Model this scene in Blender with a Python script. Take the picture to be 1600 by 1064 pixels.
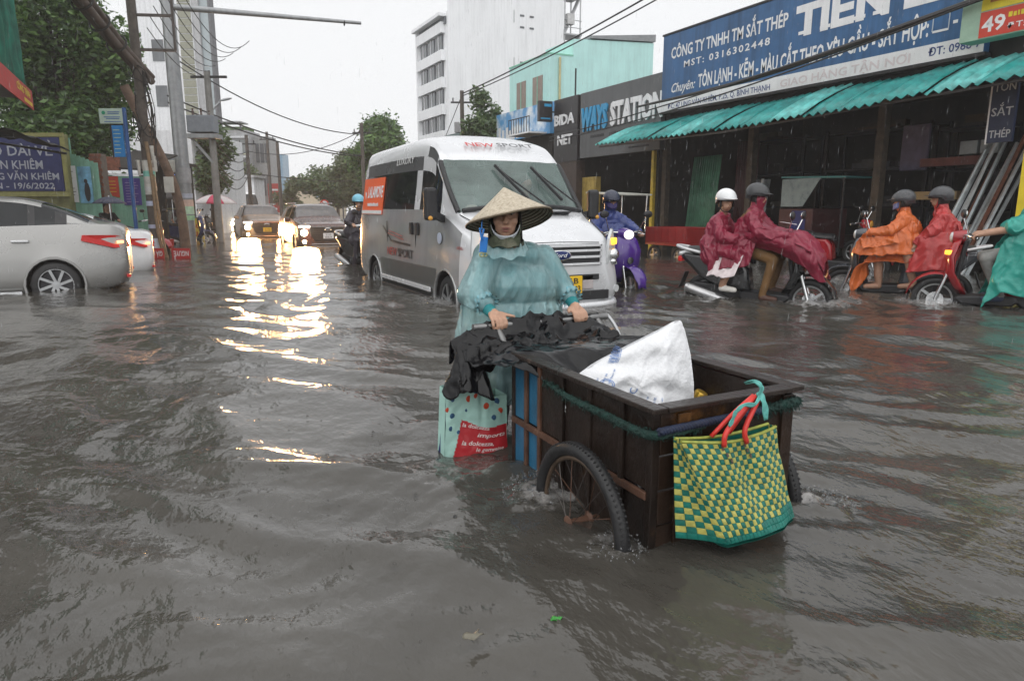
import bpy, bmesh, math, random
import numpy as np
from mathutils import Vector, Matrix, noise as mnoise
R = math.radians
rnd = random.Random(7)
for o in list(bpy.data.objects): bpy.data.objects.remove(o)
SC = bpy.context.scene
COL = SC.collection
# ---------------------------------------------------------------- camera, sky, sun, exposure
# world frame: X across the street (right), Y along the street (away), Z up, water surface at z = 0
DEPTH = 0.32
GZ = -DEPTH
cd = bpy.data.cameras.new('camera'); cam = bpy.data.objects.new('camera', cd); COL.objects.link(cam)
cd.sensor_width = 36; cd.lens = 24.0; cd.clip_start = 0.05; cd.clip_end = 900
cam.location = (0, 0, 1.255); cam.rotation_euler = (R(79.0), 0, R(-27.06))
SC.camera = cam
W = bpy.data.worlds.new('World'); SC.world = W; W.use_nodes = True
nt = W.node_tree; nt.nodes.clear()
sky = nt.nodes.new('ShaderNodeTexSky'); sky.sky_type = 'NISHITA'; sky.sun_disc = False
sky.sun_elevation = R(55); sky.sun_rotation = R(218); sky.dust_density = 4; sky.air_density = 1
hs = nt.nodes.new('ShaderNodeHueSaturation'); hs.inputs['Saturation'].default_value = 0.12
sc_ = nt.nodes.new('ShaderNodeVectorMath'); sc_.operation = 'SCALE'; sc_.inputs['Scale'].default_value = 0.05
mx = nt.nodes.new('ShaderNodeMix'); mx.data_type = 'RGBA'; mx.inputs['Factor'].default_value = 0.88
mx.inputs[7].default_value = (0.885, 0.895, 0.91, 1)          # even rain cloud
bg = nt.nodes.new('ShaderNodeBackground'); bg.inputs['Strength'].default_value = .84
wo = nt.nodes.new('ShaderNodeOutputWorld')
L = nt.links.new
L(sky.outputs[0], hs.inputs['Color']); L(hs.outputs[0], sc_.inputs[0]); L(sc_.outputs[0], mx.inputs[6])
L(mx.outputs[2], bg.inputs['Color']); L(bg.outputs[0], wo.inputs['Surface'])
sd = bpy.data.lights.new('sun', 'SUN'); sun = bpy.data.objects.new('sun', sd); COL.objects.link(sun)
sd.energy = 1.3; sd.angle = R(110); sd.color = (1, .98, .95)
sun.rotation_euler = (R(35), 0, R(-38))
vs = SC.view_settings; vs.view_transform = 'Standard'; vs.look = 'None'; vs.exposure = 0.54; vs.gamma = 1
vs.use_curve_mapping = False
SC.cycles.max_bounces = 7; SC.cycles.diffuse_bounces = 3; SC.cycles.glossy_bounces = 3
SC.cycles.transmission_bounces = 5; SC.cycles.transparent_max_bounces = 12; SC.cycles.volume_bounces = 3
SC.cycles.use_denoising = True; SC.cycles.sample_clamp_indirect = 6
SC.cycles.caustics_reflective = False; SC.cycles.caustics_refractive = False
# ---------------------------------------------------------------- materials
_M = {}
def M(name, col=(.5,.5,.5), rough=.5, metal=0, var=.14, scale=6, bump=0, bscale=40, spec=.5, alpha=1, trans=0,
      emit=None, estr=0, coat=0, streak=0, coord='Object', col2=None, c2=.5, rvar=.12, ior=1.45):
    if name in _M: return _M[name]
    m = bpy.data.materials.new(name); m.use_nodes = True; n = m.node_tree; b = n.nodes['Principled BSDF']; l = n.links.new
    def N(t, **k):
        x = n.nodes.new(t)
        for a, v in k.items(): setattr(x, a, v)
        return x
    tc = N('ShaderNodeTexCoord'); cs = tc.outputs[coord]
    b.inputs['Roughness'].default_value = rough; b.inputs['Metallic'].default_value = metal
    b.inputs['Specular IOR Level'].default_value = spec; b.inputs['Alpha'].default_value = alpha
    b.inputs['Transmission Weight'].default_value = trans; b.inputs['Coat Weight'].default_value = coat
    b.inputs['IOR'].default_value = ior; b.inputs['Coat Roughness'].default_value = .06
    c = tuple(col[:3])
    if var or col2:
        no = N('ShaderNodeTexNoise'); no.inputs['Scale'].default_value = scale; no.inputs['Detail'].default_value = 6
        no.inputs['Roughness'].default_value = .62; l(cs, no.inputs['Vector'])
        rp = N('ShaderNodeValToRGB'); e = rp.color_ramp.elements
        e[0].position, e[1].position = .32, .68
        e[0].color = (*[x*(1-var) for x in c], 1); e[1].color = (*[min(1, x*(1+var)) for x in c], 1)
        l(no.outputs['Fac'], rp.inputs['Fac']); out = rp.outputs['Color']
        if col2:
            n2 = N('ShaderNodeTexNoise'); n2.inputs['Scale'].default_value = scale*.55; n2.inputs['Detail'].default_value = 9
            n2.inputs['Roughness'].default_value = .7; l(cs, n2.inputs['Vector'])
            r2 = N('ShaderNodeValToRGB'); r2.color_ramp.elements[0].position = c2; r2.color_ramp.elements[1].position = c2+.12
            l(n2.outputs['Fac'], r2.inputs['Fac'])
            mm = N('ShaderNodeMix', data_type='RGBA'); l(r2.outputs['Color'], mm.inputs[0]); l(out, mm.inputs[6])
            mm.inputs[7].default_value = (*col2, 1); out = mm.outputs[2]
        if streak:
            mp = N('ShaderNodeMapping'); mp.inputs['Scale'].default_value = (3, 3, .16); l(cs, mp.inputs['Vector'])
            n3 = N('ShaderNodeTexNoise'); n3.inputs['Scale'].default_value = 2.2; n3.inputs['Detail'].default_value = 8
            l(mp.outputs[0], n3.inputs['Vector'])
            r3 = N('ShaderNodeValToRGB'); r3.color_ramp.elements[0].position = .45; r3.color_ramp.elements[1].position = .75
            r3.color_ramp.elements[0].color = (1,1,1,1); r3.color_ramp.elements[1].color = (1-streak,)*3+(1,)
            l(n3.outputs['Fac'], r3.inputs['Fac'])
            ms = N('ShaderNodeMix', data_type='RGBA', blend_type='MULTIPLY'); ms.inputs[0].default_value = 1
            l(out, ms.inputs[6]); l(r3.outputs['Color'], ms.inputs[7]); out = ms.outputs[2]
        l(out, b.inputs['Base Color'])
        if rvar:
            mr = N('ShaderNodeMapRange'); mr.inputs[3].default_value = max(.02, rough-rvar); mr.inputs[4].default_value = min(1, rough+rvar)
            l(no.outputs['Fac'], mr.inputs[0]); l(mr.outputs[0], b.inputs['Roughness'])
    else: b.inputs['Base Color'].default_value = (*c, 1)
    if bump:
        nb = N('ShaderNodeTexNoise'); nb.inputs['Scale'].default_value = bscale; nb.inputs['Detail'].default_value = 5
        l(cs, nb.inputs['Vector']); bp = N('ShaderNodeBump'); bp.inputs['Strength'].default_value = min(1, bump); bp.inputs['Distance'].default_value = .02
        l(nb.outputs['Fac'], bp.inputs['Height']); l(bp.outputs[0], b.inputs['Normal'])
    if emit:
        b.inputs['Emission Color'].default_value = (*emit, 1); b.inputs['Emission Strength'].default_value = estr
    _M[name] = m
    return m
# ---------------------------------------------------------------- mesh builder
def V(*a): return Vector(a)
def basis(t, up=None):
    t = Vector(t).normalized(); up = Vector(up) if up is not None else (Vector((0,0,1)) if abs(t.z) < .95 else Vector((1,0,0)))
    a = t.cross(up).normalized(); b = a.cross(t).normalized()
    return a, b
def cr(P, k):
    """Catmull-Rom refine of a list of points (tuples of any length), k steps per span"""
    P = [np.array(p, float) for p in P]; n = len(P)
    if k <= 1: return P
    out = []
    for i in range(n-1):
        p0 = P[i-1] if i else 2*P[0]-P[1]; p1, p2 = P[i], P[i+1]; p3 = P[i+2] if i+2 < n else 2*P[-1]-P[-2]
        for j in range(k):
            t = j/k
            out.append(.5*(2*p1+(p2-p0)*t+(2*p0-5*p1+4*p2-p3)*t*t+(3*p1-p0-3*p2+p3)*t**3))
    out.append(P[-1])
    return out
SPLIT = set('tape side_wall post leg canopy_post window_frame roof_post door_handle frame tray_side bar_arm prong ring batten pillar step panel square wiper bracket railing windshield_seal cross_arm insulator eyebrow conduit window_frame sill_trim rail canopy_frame'.split())
class MB:
    def __init__(s): s.v = []; s.f = []; s.mi = []
    def add(s, vs, fs, mi=0):
        k = len(s.v); s.v += [tuple(map(float, p)) for p in vs]; s.f += [tuple(i+k for i in f) for f in fs]; s.mi += [mi]*len(fs); return s
    def bx(s, x0, x1, y0, y1, z0, z1, mi=0):
        vs = [(x,y,z) for z in (z0,z1) for y in (y0,y1) for x in (x0,x1)]
        return s.add(vs, [(0,2,3,1),(4,5,7,6),(0,1,5,4),(2,6,7,3),(0,4,6,2),(1,3,7,5)], mi)
    def obx(s, c, d, rot=None, mi=0):
        """oriented box: centre, full size, rotation matrix (3x3) or euler"""
        m = Matrix.Identity(3) if rot is None else (rot if isinstance(rot, Matrix) else Matrix.Rotation(rot[2],3,'Z')@Matrix.Rotation(rot[1],3,'Y')@Matrix.Rotation(rot[0],3,'X'))
        c = Vector(c); vs = [c+m@Vector((x*d[0]/2,y*d[1]/2,z*d[2]/2)) for z in (-1,1) for y in (-1,1) for x in (-1,1)]
        return s.add(vs, [(0,2,3,1),(4,5,7,6),(0,1,5,4),(2,6,7,3),(0,4,6,2),(1,3,7,5)], mi)
    def beam(s, p, q, w, h, up=None, mi=0):
        p, q = Vector(p), Vector(q); t = (q-p); a, b = basis(t, up)
        m = Matrix((a, t.normalized(), b)).transposed()
        return s.obx((p+q)/2, (w, t.length, h), m, mi)
    def tube(s, pts, r, n=8, cap=True, k=1, mi=0, closed=False):
        P = [Vector(p) for p in (cr(pts, k) if k > 1 else pts)]
        rs = r if isinstance(r, (list, tuple)) else [r]*len(pts)
        if k > 1: rs = [float(x[0]) for x in cr([(x,) for x in rs], k)]
        vs = []; up = None
        for i, p in enumerate(P):
            t = (P[(i+1) % len(P)] if (i+1 < len(P) or closed) else P[i])-(P[i-1] if (i or closed) else P[0])
            if t.length < 1e-9: t = Vector((0,0,1))
            a, b = basis(t, up) if up is not None and abs(Vector(up).normalized().dot(t.normalized())) < .98 else basis(t)
            up = b
            for j in range(n):
                th = 2*math.pi*j/n; vs.append(p+(a*math.cos(th)+b*math.sin(th))*rs[i])
        m = len(P); fs = []
        for i in range(m if closed else m-1):
            for j in range(n):
                fs.append((i*n+j, i*n+(j+1) % n, ((i+1) % m)*n+(j+1) % n, ((i+1) % m)*n+j))
        if cap and not closed: fs += [tuple(range(n))[::-1], tuple((m-1)*n+j for j in range(n))]
        return s.add(vs, fs, mi)
    def loft(s, secs, closed=True, cap=True, mi=0):
        n = len(secs[0]); vs = [p for c in secs for p in c]; fs = []
        for i in range(len(secs)-1):
            for j in range(n if closed else n-1):
                fs.append((i*n+j, i*n+(j+1) % n, (i+1)*n+(j+1) % n, (i+1)*n+j))
        if cap and closed: fs += [tuple(range(n))[::-1], tuple((len(secs)-1)*n+j for j in range(n))]
        return s.add(vs, fs, mi)
    def lathe(s, prof, n=20, c=(0,0,0), ax=(0,0,1), mi=0, cap=False):
        a, b = basis(ax); ax = Vector(ax).normalized(); c = Vector(c)
        secs = [[c+ax*z+(a*math.cos(2*math.pi*j/n)+b*math.sin(2*math.pi*j/n))*r for j in range(n)] for r, z in prof]
        return s.loft(secs, True, cap, mi)
    def disc(s, c, ax, r, n=20, th=.004, mi=0): return s.lathe([(r,-th/2),(r,th/2)], n, c, ax, mi, True)
    def torus(s, c, ax, R_, r, n=28, m=8, mi=0, a0=0, a1=360):
        a, b = basis(ax); c = Vector(c); full = abs(a1-a0) >= 360; k = n if full else n+1
        pts = [c+(a*math.cos(R(a0+(a1-a0)*i/n))+b*math.sin(R(a0+(a1-a0)*i/n)))*R_ for i in range(k)]
        return s.tube(pts, r, m, True, 1, mi, full)
    def ell(s, c, d, n=14, m=9, mi=0, rot=None):
        c = Vector(c); vs = []; fs = []
        for i in range(m+1):
            th = math.pi*i/m
            for j in range(n):
                p = Vector((math.sin(th)*math.cos(2*math.pi*j/n)*d[0], math.sin(th)*math.sin(2*math.pi*j/n)*d[1], math.cos(th)*d[2]))
                if rot is not None: p = rot@p
                vs.append(c+p)
        for i in range(m):
            for j in range(n): fs.append((i*n+j, (i+1)*n+j, (i+1)*n+(j+1) % n, i*n+(j+1) % n))
        return s.add(vs, fs, mi)
    def prism(s, poly, f, lo, hi, mi=0):
        """poly 2-D outline, f(u,v,w) -> point, extruded in w"""
        n = len(poly); vs = [f(u,v,lo) for u,v in poly]+[f(u,v,hi) for u,v in poly]
        return s.add(vs, [tuple(range(n))[::-1], tuple(range(n,2*n))]+[(i,(i+1)%n,n+(i+1)%n,n+i) for i in range(n)], mi)
    def grid(s, rows, mi=0):
        return s.loft(rows, False, False, mi)
    def build(s, name, mats, parent=None, smooth=None, bevel=0, sub=0, solid=0, loc=None, rot=None, fix=True):
        me = bpy.data.meshes.new(name); me.from_pydata(s.v, [], s.f)
        mats = mats if isinstance(mats, (list, tuple)) else [mats]
        for m in mats: me.materials.append(m)
        if len(mats) > 1: me.polygons.foreach_set('material_index', s.mi)
        if fix:
            bm = bmesh.new(); bm.from_mesh(me)
            bmesh.ops.remove_doubles(bm, verts=bm.verts, dist=1e-5)
            bmesh.ops.recalc_face_normals(bm, faces=bm.faces); bm.to_mesh(me); bm.free()
        if smooth is not None:
            me.shade_smooth()
            if smooth < 180: me.set_sharp_from_angle(angle=R(smooth))
        me.update()
        if name in SPLIT and len(me.vertices) < 40000:
            # pieces that do not touch become objects of their own
            bm = bmesh.new(); bm.from_mesh(me); bm.verts.ensure_lookup_table(); seen = {}; comps = []
            for v0 in bm.verts:
                if v0.index in seen: continue
                st_ = [v0]; seen[v0.index] = len(comps); c_ = []
                while st_:
                    v1 = st_.pop(); c_.append(v1.index)
                    for e1 in v1.link_edges:
                        w1 = e1.other_vert(v1)
                        if w1.index not in seen: seen[w1.index] = len(comps); st_.append(w1)
                comps.append(c_)
            bm.free()
            if 1 < len(comps) <= 16:
                for k, c_ in enumerate(comps[1:]):
                    m2 = me.copy(); b2 = bmesh.new(); b2.from_mesh(m2); b2.verts.ensure_lookup_table()
                    bmesh.ops.delete(b2, geom=[v1 for v1 in b2.verts if seen[v1.index] != k+1], context='VERTS'); b2.to_mesh(m2); b2.free()
                    s._fin(m2, name, parent, loc, rot, solid, sub, bevel)
                b2 = bmesh.new(); b2.from_mesh(me); b2.verts.ensure_lookup_table()
                bmesh.ops.delete(b2, geom=[v1 for v1 in b2.verts if seen[v1.index] != 0], context='VERTS'); b2.to_mesh(me); b2.free()
        return s._fin(me, name, parent, loc, rot, solid, sub, bevel)
    def _fin(s, me, name, parent, loc, rot, solid, sub, bevel):
        o = bpy.data.objects.new(name, me); COL.objects.link(o)
        if parent: o.parent = parent
        if name in ('lettering','print','notice_print','strands','tread','stitch','bird_mark'): o['kind'] = 'stuff'
        if loc: o.location = loc
        if rot: o.rotation_euler = rot
        if solid: q = o.modifiers.new('s', 'SOLIDIFY'); q.thickness = solid; q.offset = 0
        if sub: q = o.modifiers.new('u', 'SUBSURF'); q.levels = q.render_levels = sub
        if bevel: q = o.modifiers.new('b', 'BEVEL'); q.width = bevel; q.segments = 2; q.limit_method = 'ANGLE'; q.angle_limit = R(40)
        return o
def tag(o, label=None, cat=None, group=None, kind=None):
    if label: o['label'] = label
    if cat: o['category'] = cat
    if group: o['group'] = group
    if kind: o['kind'] = kind
    return o
def thing(name, label, cat, loc=(0,0,0), rz=0, group=None, kind=None):
    o = bpy.data.objects.new(name, None); COL.objects.link(o); o.location = loc; o.rotation_euler = (0,0,rz); o.empty_display_size = .2
    return tag(o, label, cat, group, kind)
def copy_tree(o, parent=None):
    c = o.copy(); COL.objects.link(c); c.parent = parent
    for ch in [x for x in bpy.data.objects if x.parent == o]: copy_tree(ch, c)
    return c
def struct(o): o['kind'] = 'structure'; return o
FONT = None
def text(name, body, mat, parent, loc, right, up, h=None, w=None, off=0.0, shear=0, depth=.002, spacing=1.0, align='LEFT', res=2):
    """lettering as a thin mesh: loc = baseline start (or centre), right/up = direction vectors; h = cap height, w = full width to fit"""
    cu = bpy.data.curves.new('t', 'FONT'); cu.body = body; cu.size = 1; cu.offset = off; cu.shear = shear; cu.extrude = .001
    cu.space_character = spacing; cu.resolution_u = res
    ob = bpy.data.objects.new('t', cu); COL.objects.link(ob)
    dg = bpy.context.evaluated_depsgraph_get(); me = bpy.data.meshes.new_from_object(ob.evaluated_get(dg))
    bpy.data.objects.remove(ob); bpy.data.curves.remove(cu)
    n = len(me.vertices); co = np.empty(n*3); me.vertices.foreach_get('co', co); co = co.reshape(-1,3)
    x0, x1 = co[:,0].min(), co[:,0].max()
    sy = (h or .1)/.727; sx = (w/(x1-x0)) if w else sy
    r = np.array(Vector(right).normalized()); u = np.array(Vector(up).normalized()); nn = np.cross(r, u)
    xx = (co[:,0]-x0)*sx - (0 if align == 'LEFT' else (x1-x0)*sx/2)
    z = np.where(co[:,2] > 0, depth, 0.0)
    out = np.array(loc)+np.outer(xx, r)+np.outer(co[:,1]*sy, u)+np.outer(z, nn)
    me.vertices.foreach_set('co', out.ravel()); me.update(); me.name = name
    me.materials.clear(); me.materials.append(mat)
    o = bpy.data.objects.new(name, me); COL.objects.link(o)
    if parent: o.parent = parent
    return o
def remesh(name, prims, mats, parent=None, voxel=.012, smooth=4, disp=None):
    """one continuous surface grown over tapered capsules / ellipsoids; prims: (p, r, q, r2, mat) or (c, (rx,ry,rz), mat, rot)"""
    mb = MB()
    for p in prims:
        if len(p) == 5:
            a, b = Vector(p[0]), Vector(p[2]); n = 12
            mb.tube([a, b], [p[1], p[3]], n); mb.ell(a, (p[1],)*3, n, 8); mb.ell(b, (p[3],)*3, n, 8)
        else: mb.ell(p[0], p[1], 16, 12, 0, p[3] if len(p) > 3 else None)
    o = mb.build(name, mats[0], None, fix=True)
    q = o.modifiers.new('r', 'REMESH'); q.mode = 'VOXEL'; q.voxel_size = voxel
    if smooth: q = o.modifiers.new('s', 'SMOOTH'); q.factor = .5; q.iterations = smooth
    dg = bpy.context.evaluated_depsgraph_get(); me = bpy.data.meshes.new_from_object(o.evaluated_get(dg))
    old = o.data; o.modifiers.clear(); o.data = me; bpy.data.meshes.remove(old)
    me.name = name; me.materials.clear()
    for m in mats: me.materials.append(m)
    if disp:
        for v in me.vertices: v.co = disp(v.co)
    if len(mats) > 1:
        n = len(me.polygons); c = np.empty(n*3); me.polygons.foreach_get('center', c); c = c.reshape(-1,3)
        best = np.full(n, 1e9); idx = np.zeros(n, int)
        for p in prims:
            if len(p) == 5:
                a, b = np.array(p[0], float), np.array(p[2], float); ab_ = b-a; t = np.clip(((c-a)@ab_)/max(1e-9, ab_@ab_), 0, 1)
                d = np.linalg.norm(c-(a+t[:,None]*ab_), axis=1)-(p[1]+(p[3]-p[1])*t); k = p[4]
            else:
                d = np.linalg.norm((c-np.array(p[0]))/np.array(p[1]), axis=1)-1; d = d*min(p[1]); k = p[2]
            w = d < best; best[w] = d[w]; idx[w] = k
        me.polygons.foreach_set('material_index', idx.astype(np.int32))
    me.shade_smooth(); me.update()
    if parent: o.parent = parent
    return o
def ridge(p, fx, fy, fz, seed=0.0):
    """sharp crease lines"""
    n = mnoise.noise(Vector((p.x*fx+seed, p.y*fy, p.z*fz)))
    return (1-min(1,abs(n)*2.2))**2
def fbm(p, s=1.0, o=3): return mnoise.fractal(Vector(p)*s, 1.0, 2.0, o)
def dark(n='dark_rubber'): return M(n, (.012,.012,.013), .55, var=.3, scale=20)
# ================================================================ SETTING
def cw(x, y): return (.8905*x+.455*y, -.455*x+.8905*y)      # a spot x metres right of and y metres ahead of the photographer
CXV = Vector((.8905, -.455, 0)); CYV = Vector((.455, .8905, 0)); CROT = R(-27.06)
UP = Vector((0,0,1)); RT_SIGN = Vector((0,-1,0))
# ---- ground (flooded road bed) and pavements
asph = M('asphalt', (.045,.045,.047), .8, var=.3, scale=3, bump=.4)
struct(MB().bx(-100, 125, -28, 180, GZ-.3, GZ).build('ground', asph))
conc = M('pavement_concrete', (.26,.25,.235), .7, var=.25, scale=1.5, bump=.3, streak=.2)
struct(MB().bx(12.9, 40, -8, 60, GZ+.004, GZ+.15).build('pavement', conc, bevel=.02))
struct(MB().bx(-40, -1.2, 19, 60, GZ+.004, GZ+.16).build('pavement', conc, bevel=.02))
# ---- flood water
def vnoise(x, y, seed=0):
    xi = np.floor(x).astype(np.int64); yi = np.floor(y).astype(np.int64); fx = x-xi; fy = y-yi
    def g(i, j):
        h = (i*374761393+j*668265263+seed*982451653) & 0x7fffffff; h = ((h ^ (h >> 13))*1274126177) & 0x7fffffff
        a = (h & 0xffff)/65536.*2*np.pi; return np.cos(a), np.sin(a)
    u = fx*fx*fx*(fx*(fx*6-15)+10); v = fy*fy*fy*(fy*(fy*6-15)+10)
    def d(i, j, dx, dy):
        gx, gy = g(xi+i, yi+j); return gx*dx+gy*dy
    a = d(0,0,fx,fy); b = d(1,0,fx-1,fy); c = d(0,1,fx,fy-1); e = d(1,1,fx-1,fy-1)
    return (a*(1-u)+b*u)*(1-v)+(c*(1-u)+e*u)*v
SPLASH = []   # (x, y, radius, strength) where wheels and legs churn the water
def graded(lo, hi, c0, c1, d0, g, dmax):
    out = [c0]
    x = c0
    while x < c1: x += d0; out.append(x)
    d = d0
    while x < hi: d = min(d*g, dmax); x += d; out.append(x)
    x = c0; d = d0; left = []
    while x > lo: d = min(d*g, dmax); x -= d; left.append(x)
    return np.array(left[::-1]+out)
def build_water():
    # rows run across the view, graded by distance only
    gx = graded(-70, 78, -3.2, 3.2, .024, 1.022, 5.0); gy = graded(-20, 150, 1.0, 4.6, .022, 1.0155, 6.0)
    X0, Y0 = np.meshgrid(gx, gy); x = .8905*X0+.455*Y0; y = -.455*X0+.8905*Y0
    wx = x+.5*vnoise(x*.6, y*.6, 3)+.12*vnoise(x*2.1, y*2.1, 4); wy = y+.5*vnoise(x*.6, y*.6, 5)+.12*vnoise(x*2.1, y*2.1, 6)
    h = np.zeros_like(x)
    def ridged(n, p): return (1-np.abs(n)*2.0)
    def wave(ang, lam, lcr, amp, seed, sharp=0):
        c, s = math.cos(ang), math.sin(ang); u = (wx*c+wy*s)/lam; v = (-wx*s+wy*c)/lcr
        n = vnoise(u, v, seed)
        return amp*(ridged(n, 1)-.6 if sharp else n*1.6)
    # crests lie along (.5,-.86): travel direction (.86,.5)
    h += wave(.53, .75, 2.6, .052, 11, 1) + wave(.75, .42, 1.3, .034, 12) + wave(.30, 1.5, 4.5, .046, 13)
    h += wave(-.2, .30, .7, .016, 14) + wave(1.1, .22, .5, .010, 15, 1)
    h += .0062*vnoise(wx*7.5, wy*7.5, 21) + .0032*vnoise(wx*15, wy*15, 22) + .0012*vnoise(wx*29, wy*29, 23)
    h *= (.75+.6*vnoise(x*.5, y*.5, 30))
    far = np.clip((np.hypot(x, y)-3.5)/14, 0, 1); h *= (1-.48*far)
    # bow waves off the cart and the churn round wheels
    foam = np.zeros_like(x)
    for (sx, sy, rr, st) in SPLASH:
        d = np.hypot(x-sx, y-sy); m = np.exp(-(d/rr)**2)
        if rr < 1.0: h += st*.015*m*(vnoise(x*14, y*14, 41)*2+vnoise(x*30, y*30, 42)*1.4)
        h += st*.012*np.cos(np.clip(d-rr*.5, 0, 9)*2*np.pi/(.28+.1*rr))*np.exp(-(np.clip(d-rr*.5, 0, 9)/(rr*1.6)))
        foam = np.maximum(foam, st*m)
    # raindrop rings
    rr = np.random.RandomState(5)
    near = (np.hypot(x, y) < 9)
    for k in range(900):
        cxr, cyr = rr.uniform(-4, 4.5), 1.4+7.2*rr.rand()**1.6; px, py = cw(cxr, cyr); r0 = rr.uniform(.012, .05); am = rr.uniform(.002, .0045)
        i0, i1 = np.searchsorted(gx, [cxr-.12, cxr+.12]); j0, j1 = np.searchsorted(gy, [cyr-.12, cyr+.12])
        if i1 <= i0 or j1 <= j0: continue
        d = np.hypot(x[j0:j1,i0:i1]-px, y[j0:j1,i0:i1]-py)
        h[j0:j1,i0:i1] += am*np.cos((d-r0)*2*np.pi/.028)*np.exp(-((d-r0)/.016)**2)
    ny, nx = x.shape
    co = np.stack([x, y, h], -1).reshape(-1, 3)
    ii = (np.arange(ny-1)[:,None]*nx+np.arange(nx-1)[None,:]).ravel()
    q = np.stack([ii, ii+1, ii+1+nx, ii+nx], 1).astype(np.int32)
    me = bpy.data.meshes.new('water'); me.vertices.add(len(co)); me.vertices.foreach_set('co', co.ravel())
    me.loops.add(q.size); me.loops.foreach_set('vertex_index', q.ravel()); me.polygons.add(len(q))
    me.polygons.foreach_set('loop_start', np.arange(0, q.size, 4, dtype=np.int32)); me.polygons.foreach_set('loop_total', np.full(len(q), 4, np.int32))
    me.update(calc_edges=True); me.shade_smooth()
    at = me.attributes.new('foam', 'FLOAT', 'POINT'); at.data.foreach_set('value', foam.ravel().astype(np.float32))
    m = bpy.data.materials.new('flood_water'); m.use_nodes = True; n = m.node_tree; b = n.nodes['Principled BSDF']; l = n.links.new
    tc = n.nodes.new('ShaderNodeTexCoord')
    no = n.nodes.new('ShaderNodeTexNoise'); no.inputs['Scale'].default_value = .7; no.inputs['Detail'].default_value = 6; l(tc.outputs['Object'], no.inputs['Vector'])
    rp = n.nodes.new('ShaderNodeValToRGB'); rp.color_ramp.elements[0].color = (.040,.037,.032,1); rp.color_ramp.elements[1].color = (.074,.0685,.059,1)
    rp.color_ramp.elements[0].position = .3; rp.color_ramp.elements[1].position = .7; l(no.outputs['Fac'], rp.inputs['Fac'])
    fa = n.nodes.new('ShaderNodeAttribute'); fa.attribute_name = 'foam'
    fn = n.nodes.new('ShaderNodeTexNoise'); fn.inputs['Scale'].default_value = 13; fn.inputs['Detail'].default_value = 8; fn.inputs['Roughness'].default_value = .75; l(tc.outputs['Object'], fn.inputs['Vector'])
    ad = n.nodes.new('ShaderNodeMath'); ad.operation = 'MULTIPLY_ADD'; l(fa.outputs['Fac'], ad.inputs[0]); ad.inputs[1].default_value = .42; l(fn.outputs['Fac'], ad.inputs[2])
    fr = n.nodes.new('ShaderNodeValToRGB'); fr.color_ramp.elements[0].position = .72; fr.color_ramp.elements[1].position = .98; l(ad.outputs[0], fr.inputs['Fac'])
    mix = n.nodes.new('ShaderNodeMix'); mix.data_type = 'RGBA'; l(fr.outputs['Color'], mix.inputs[0]); l(rp.outputs['Color'], mix.inputs[6]); mix.inputs[7].default_value = (.30,.29,.28,1)
    l(mix.outputs[2], b.inputs['Base Color']); b.inputs['Roughness'].default_value = .10; b.inputs['IOR'].default_value = 1.55; b.inputs['Specular IOR Level'].default_value = .5
    # fine rain chop
    mpv = n.nodes.new('ShaderNodeMapping'); mpv.inputs['Rotation'].default_value = (0,0,.5); mpv.inputs['Scale'].default_value = (1.35,.75,1); l(tc.outputs['Object'], mpv.inputs['Vector'])
    n1 = n.nodes.new('ShaderNodeTexNoise'); n1.inputs['Scale'].default_value = 15; n1.inputs['Detail'].default_value = 3; n1.inputs['Roughness'].default_value = .5; n1.inputs['Distortion'].default_value = .0; l(mpv.outputs[0], n1.inputs['Vector'])
    vo = n.nodes.new('ShaderNodeTexVoronoi'); vo.inputs['Scale'].default_value = 9; l(tc.outputs['Object'], vo.inputs['Vector'])
    vr = n.nodes.new('ShaderNodeMapRange'); vr.inputs[1].default_value = 0; vr.inputs[2].default_value = .16; vr.inputs[3].default_value = 1; vr.inputs[4].default_value = 0; l(vo.outputs['Distance'], vr.inputs[0])
    s1 = n.nodes.new('ShaderNodeMath'); s1.operation = 'MULTIPLY_ADD'; l(vr.outputs[0], s1.inputs[0]); s1.inputs[1].default_value = .10; l(n1.outputs['Fac'], s1.inputs[2])
    bp = n.nodes.new('ShaderNodeBump'); bp.inputs['Strength'].default_value = .26; bp.inputs['Distance'].default_value = .03; l(s1.outputs[0], bp.inputs['Height']); l(bp.outputs[0], b.inputs['Normal'])
    me.materials.append(m)
    o = bpy.data.objects.new('water', me); COL.objects.link(o); struct(o)
def dashes(name, par, y0, y1, z, h, x, mat, n):
    """a line of print too small to read"""
    mb = MB(); y = y0; r_ = random.Random(n)
    while y > y1:
        w = r_.uniform(.35,.8)*h; mb.bx(x-.003, x, y-w, y, z, z+h*r_.uniform(.75,1)); y -= w+h*.22
    mb.build(name, mat, par)
# ---------------------------------------------------------------- right side: steel shop
mt_blue = M('sign_blue', (.032,.110,.255), .35, var=.16, scale=2, streak=.4)
mt_white = M('sign_white', (.74,.75,.77), .45, var=.06, scale=3, streak=.12)
mt_faded = M('faded_lettering', (.62,.56,.58), .5, var=.08)
mt_navy = M('navy_lettering', (.03,.06,.20), .45, var=.1)
frame_d = M('dark_frame', (.03,.03,.032), .5, metal=.3, var=.3, scale=9)
XF = 13.5
t = thing('shop_sign', 'long blue steel shop signboard with white lettering above the teal awning', 'signboard', (XF-.2, 12.0, 3.95))
MB().bx(-.08, .08, -4.4, 4.42, 0, 2.05).build('board', mt_blue, t, bevel=.01)
MB().bx(-.09, -.083, -4.39, 4.41, .005, .31).build('address_strip', mt_white, t)
MB().bx(-.1, .1, -4.43, 4.45, -.06, -.003).bx(-.1,.1,-4.43,4.45,2.053,2.1).build('frame', frame_d, t)
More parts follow.
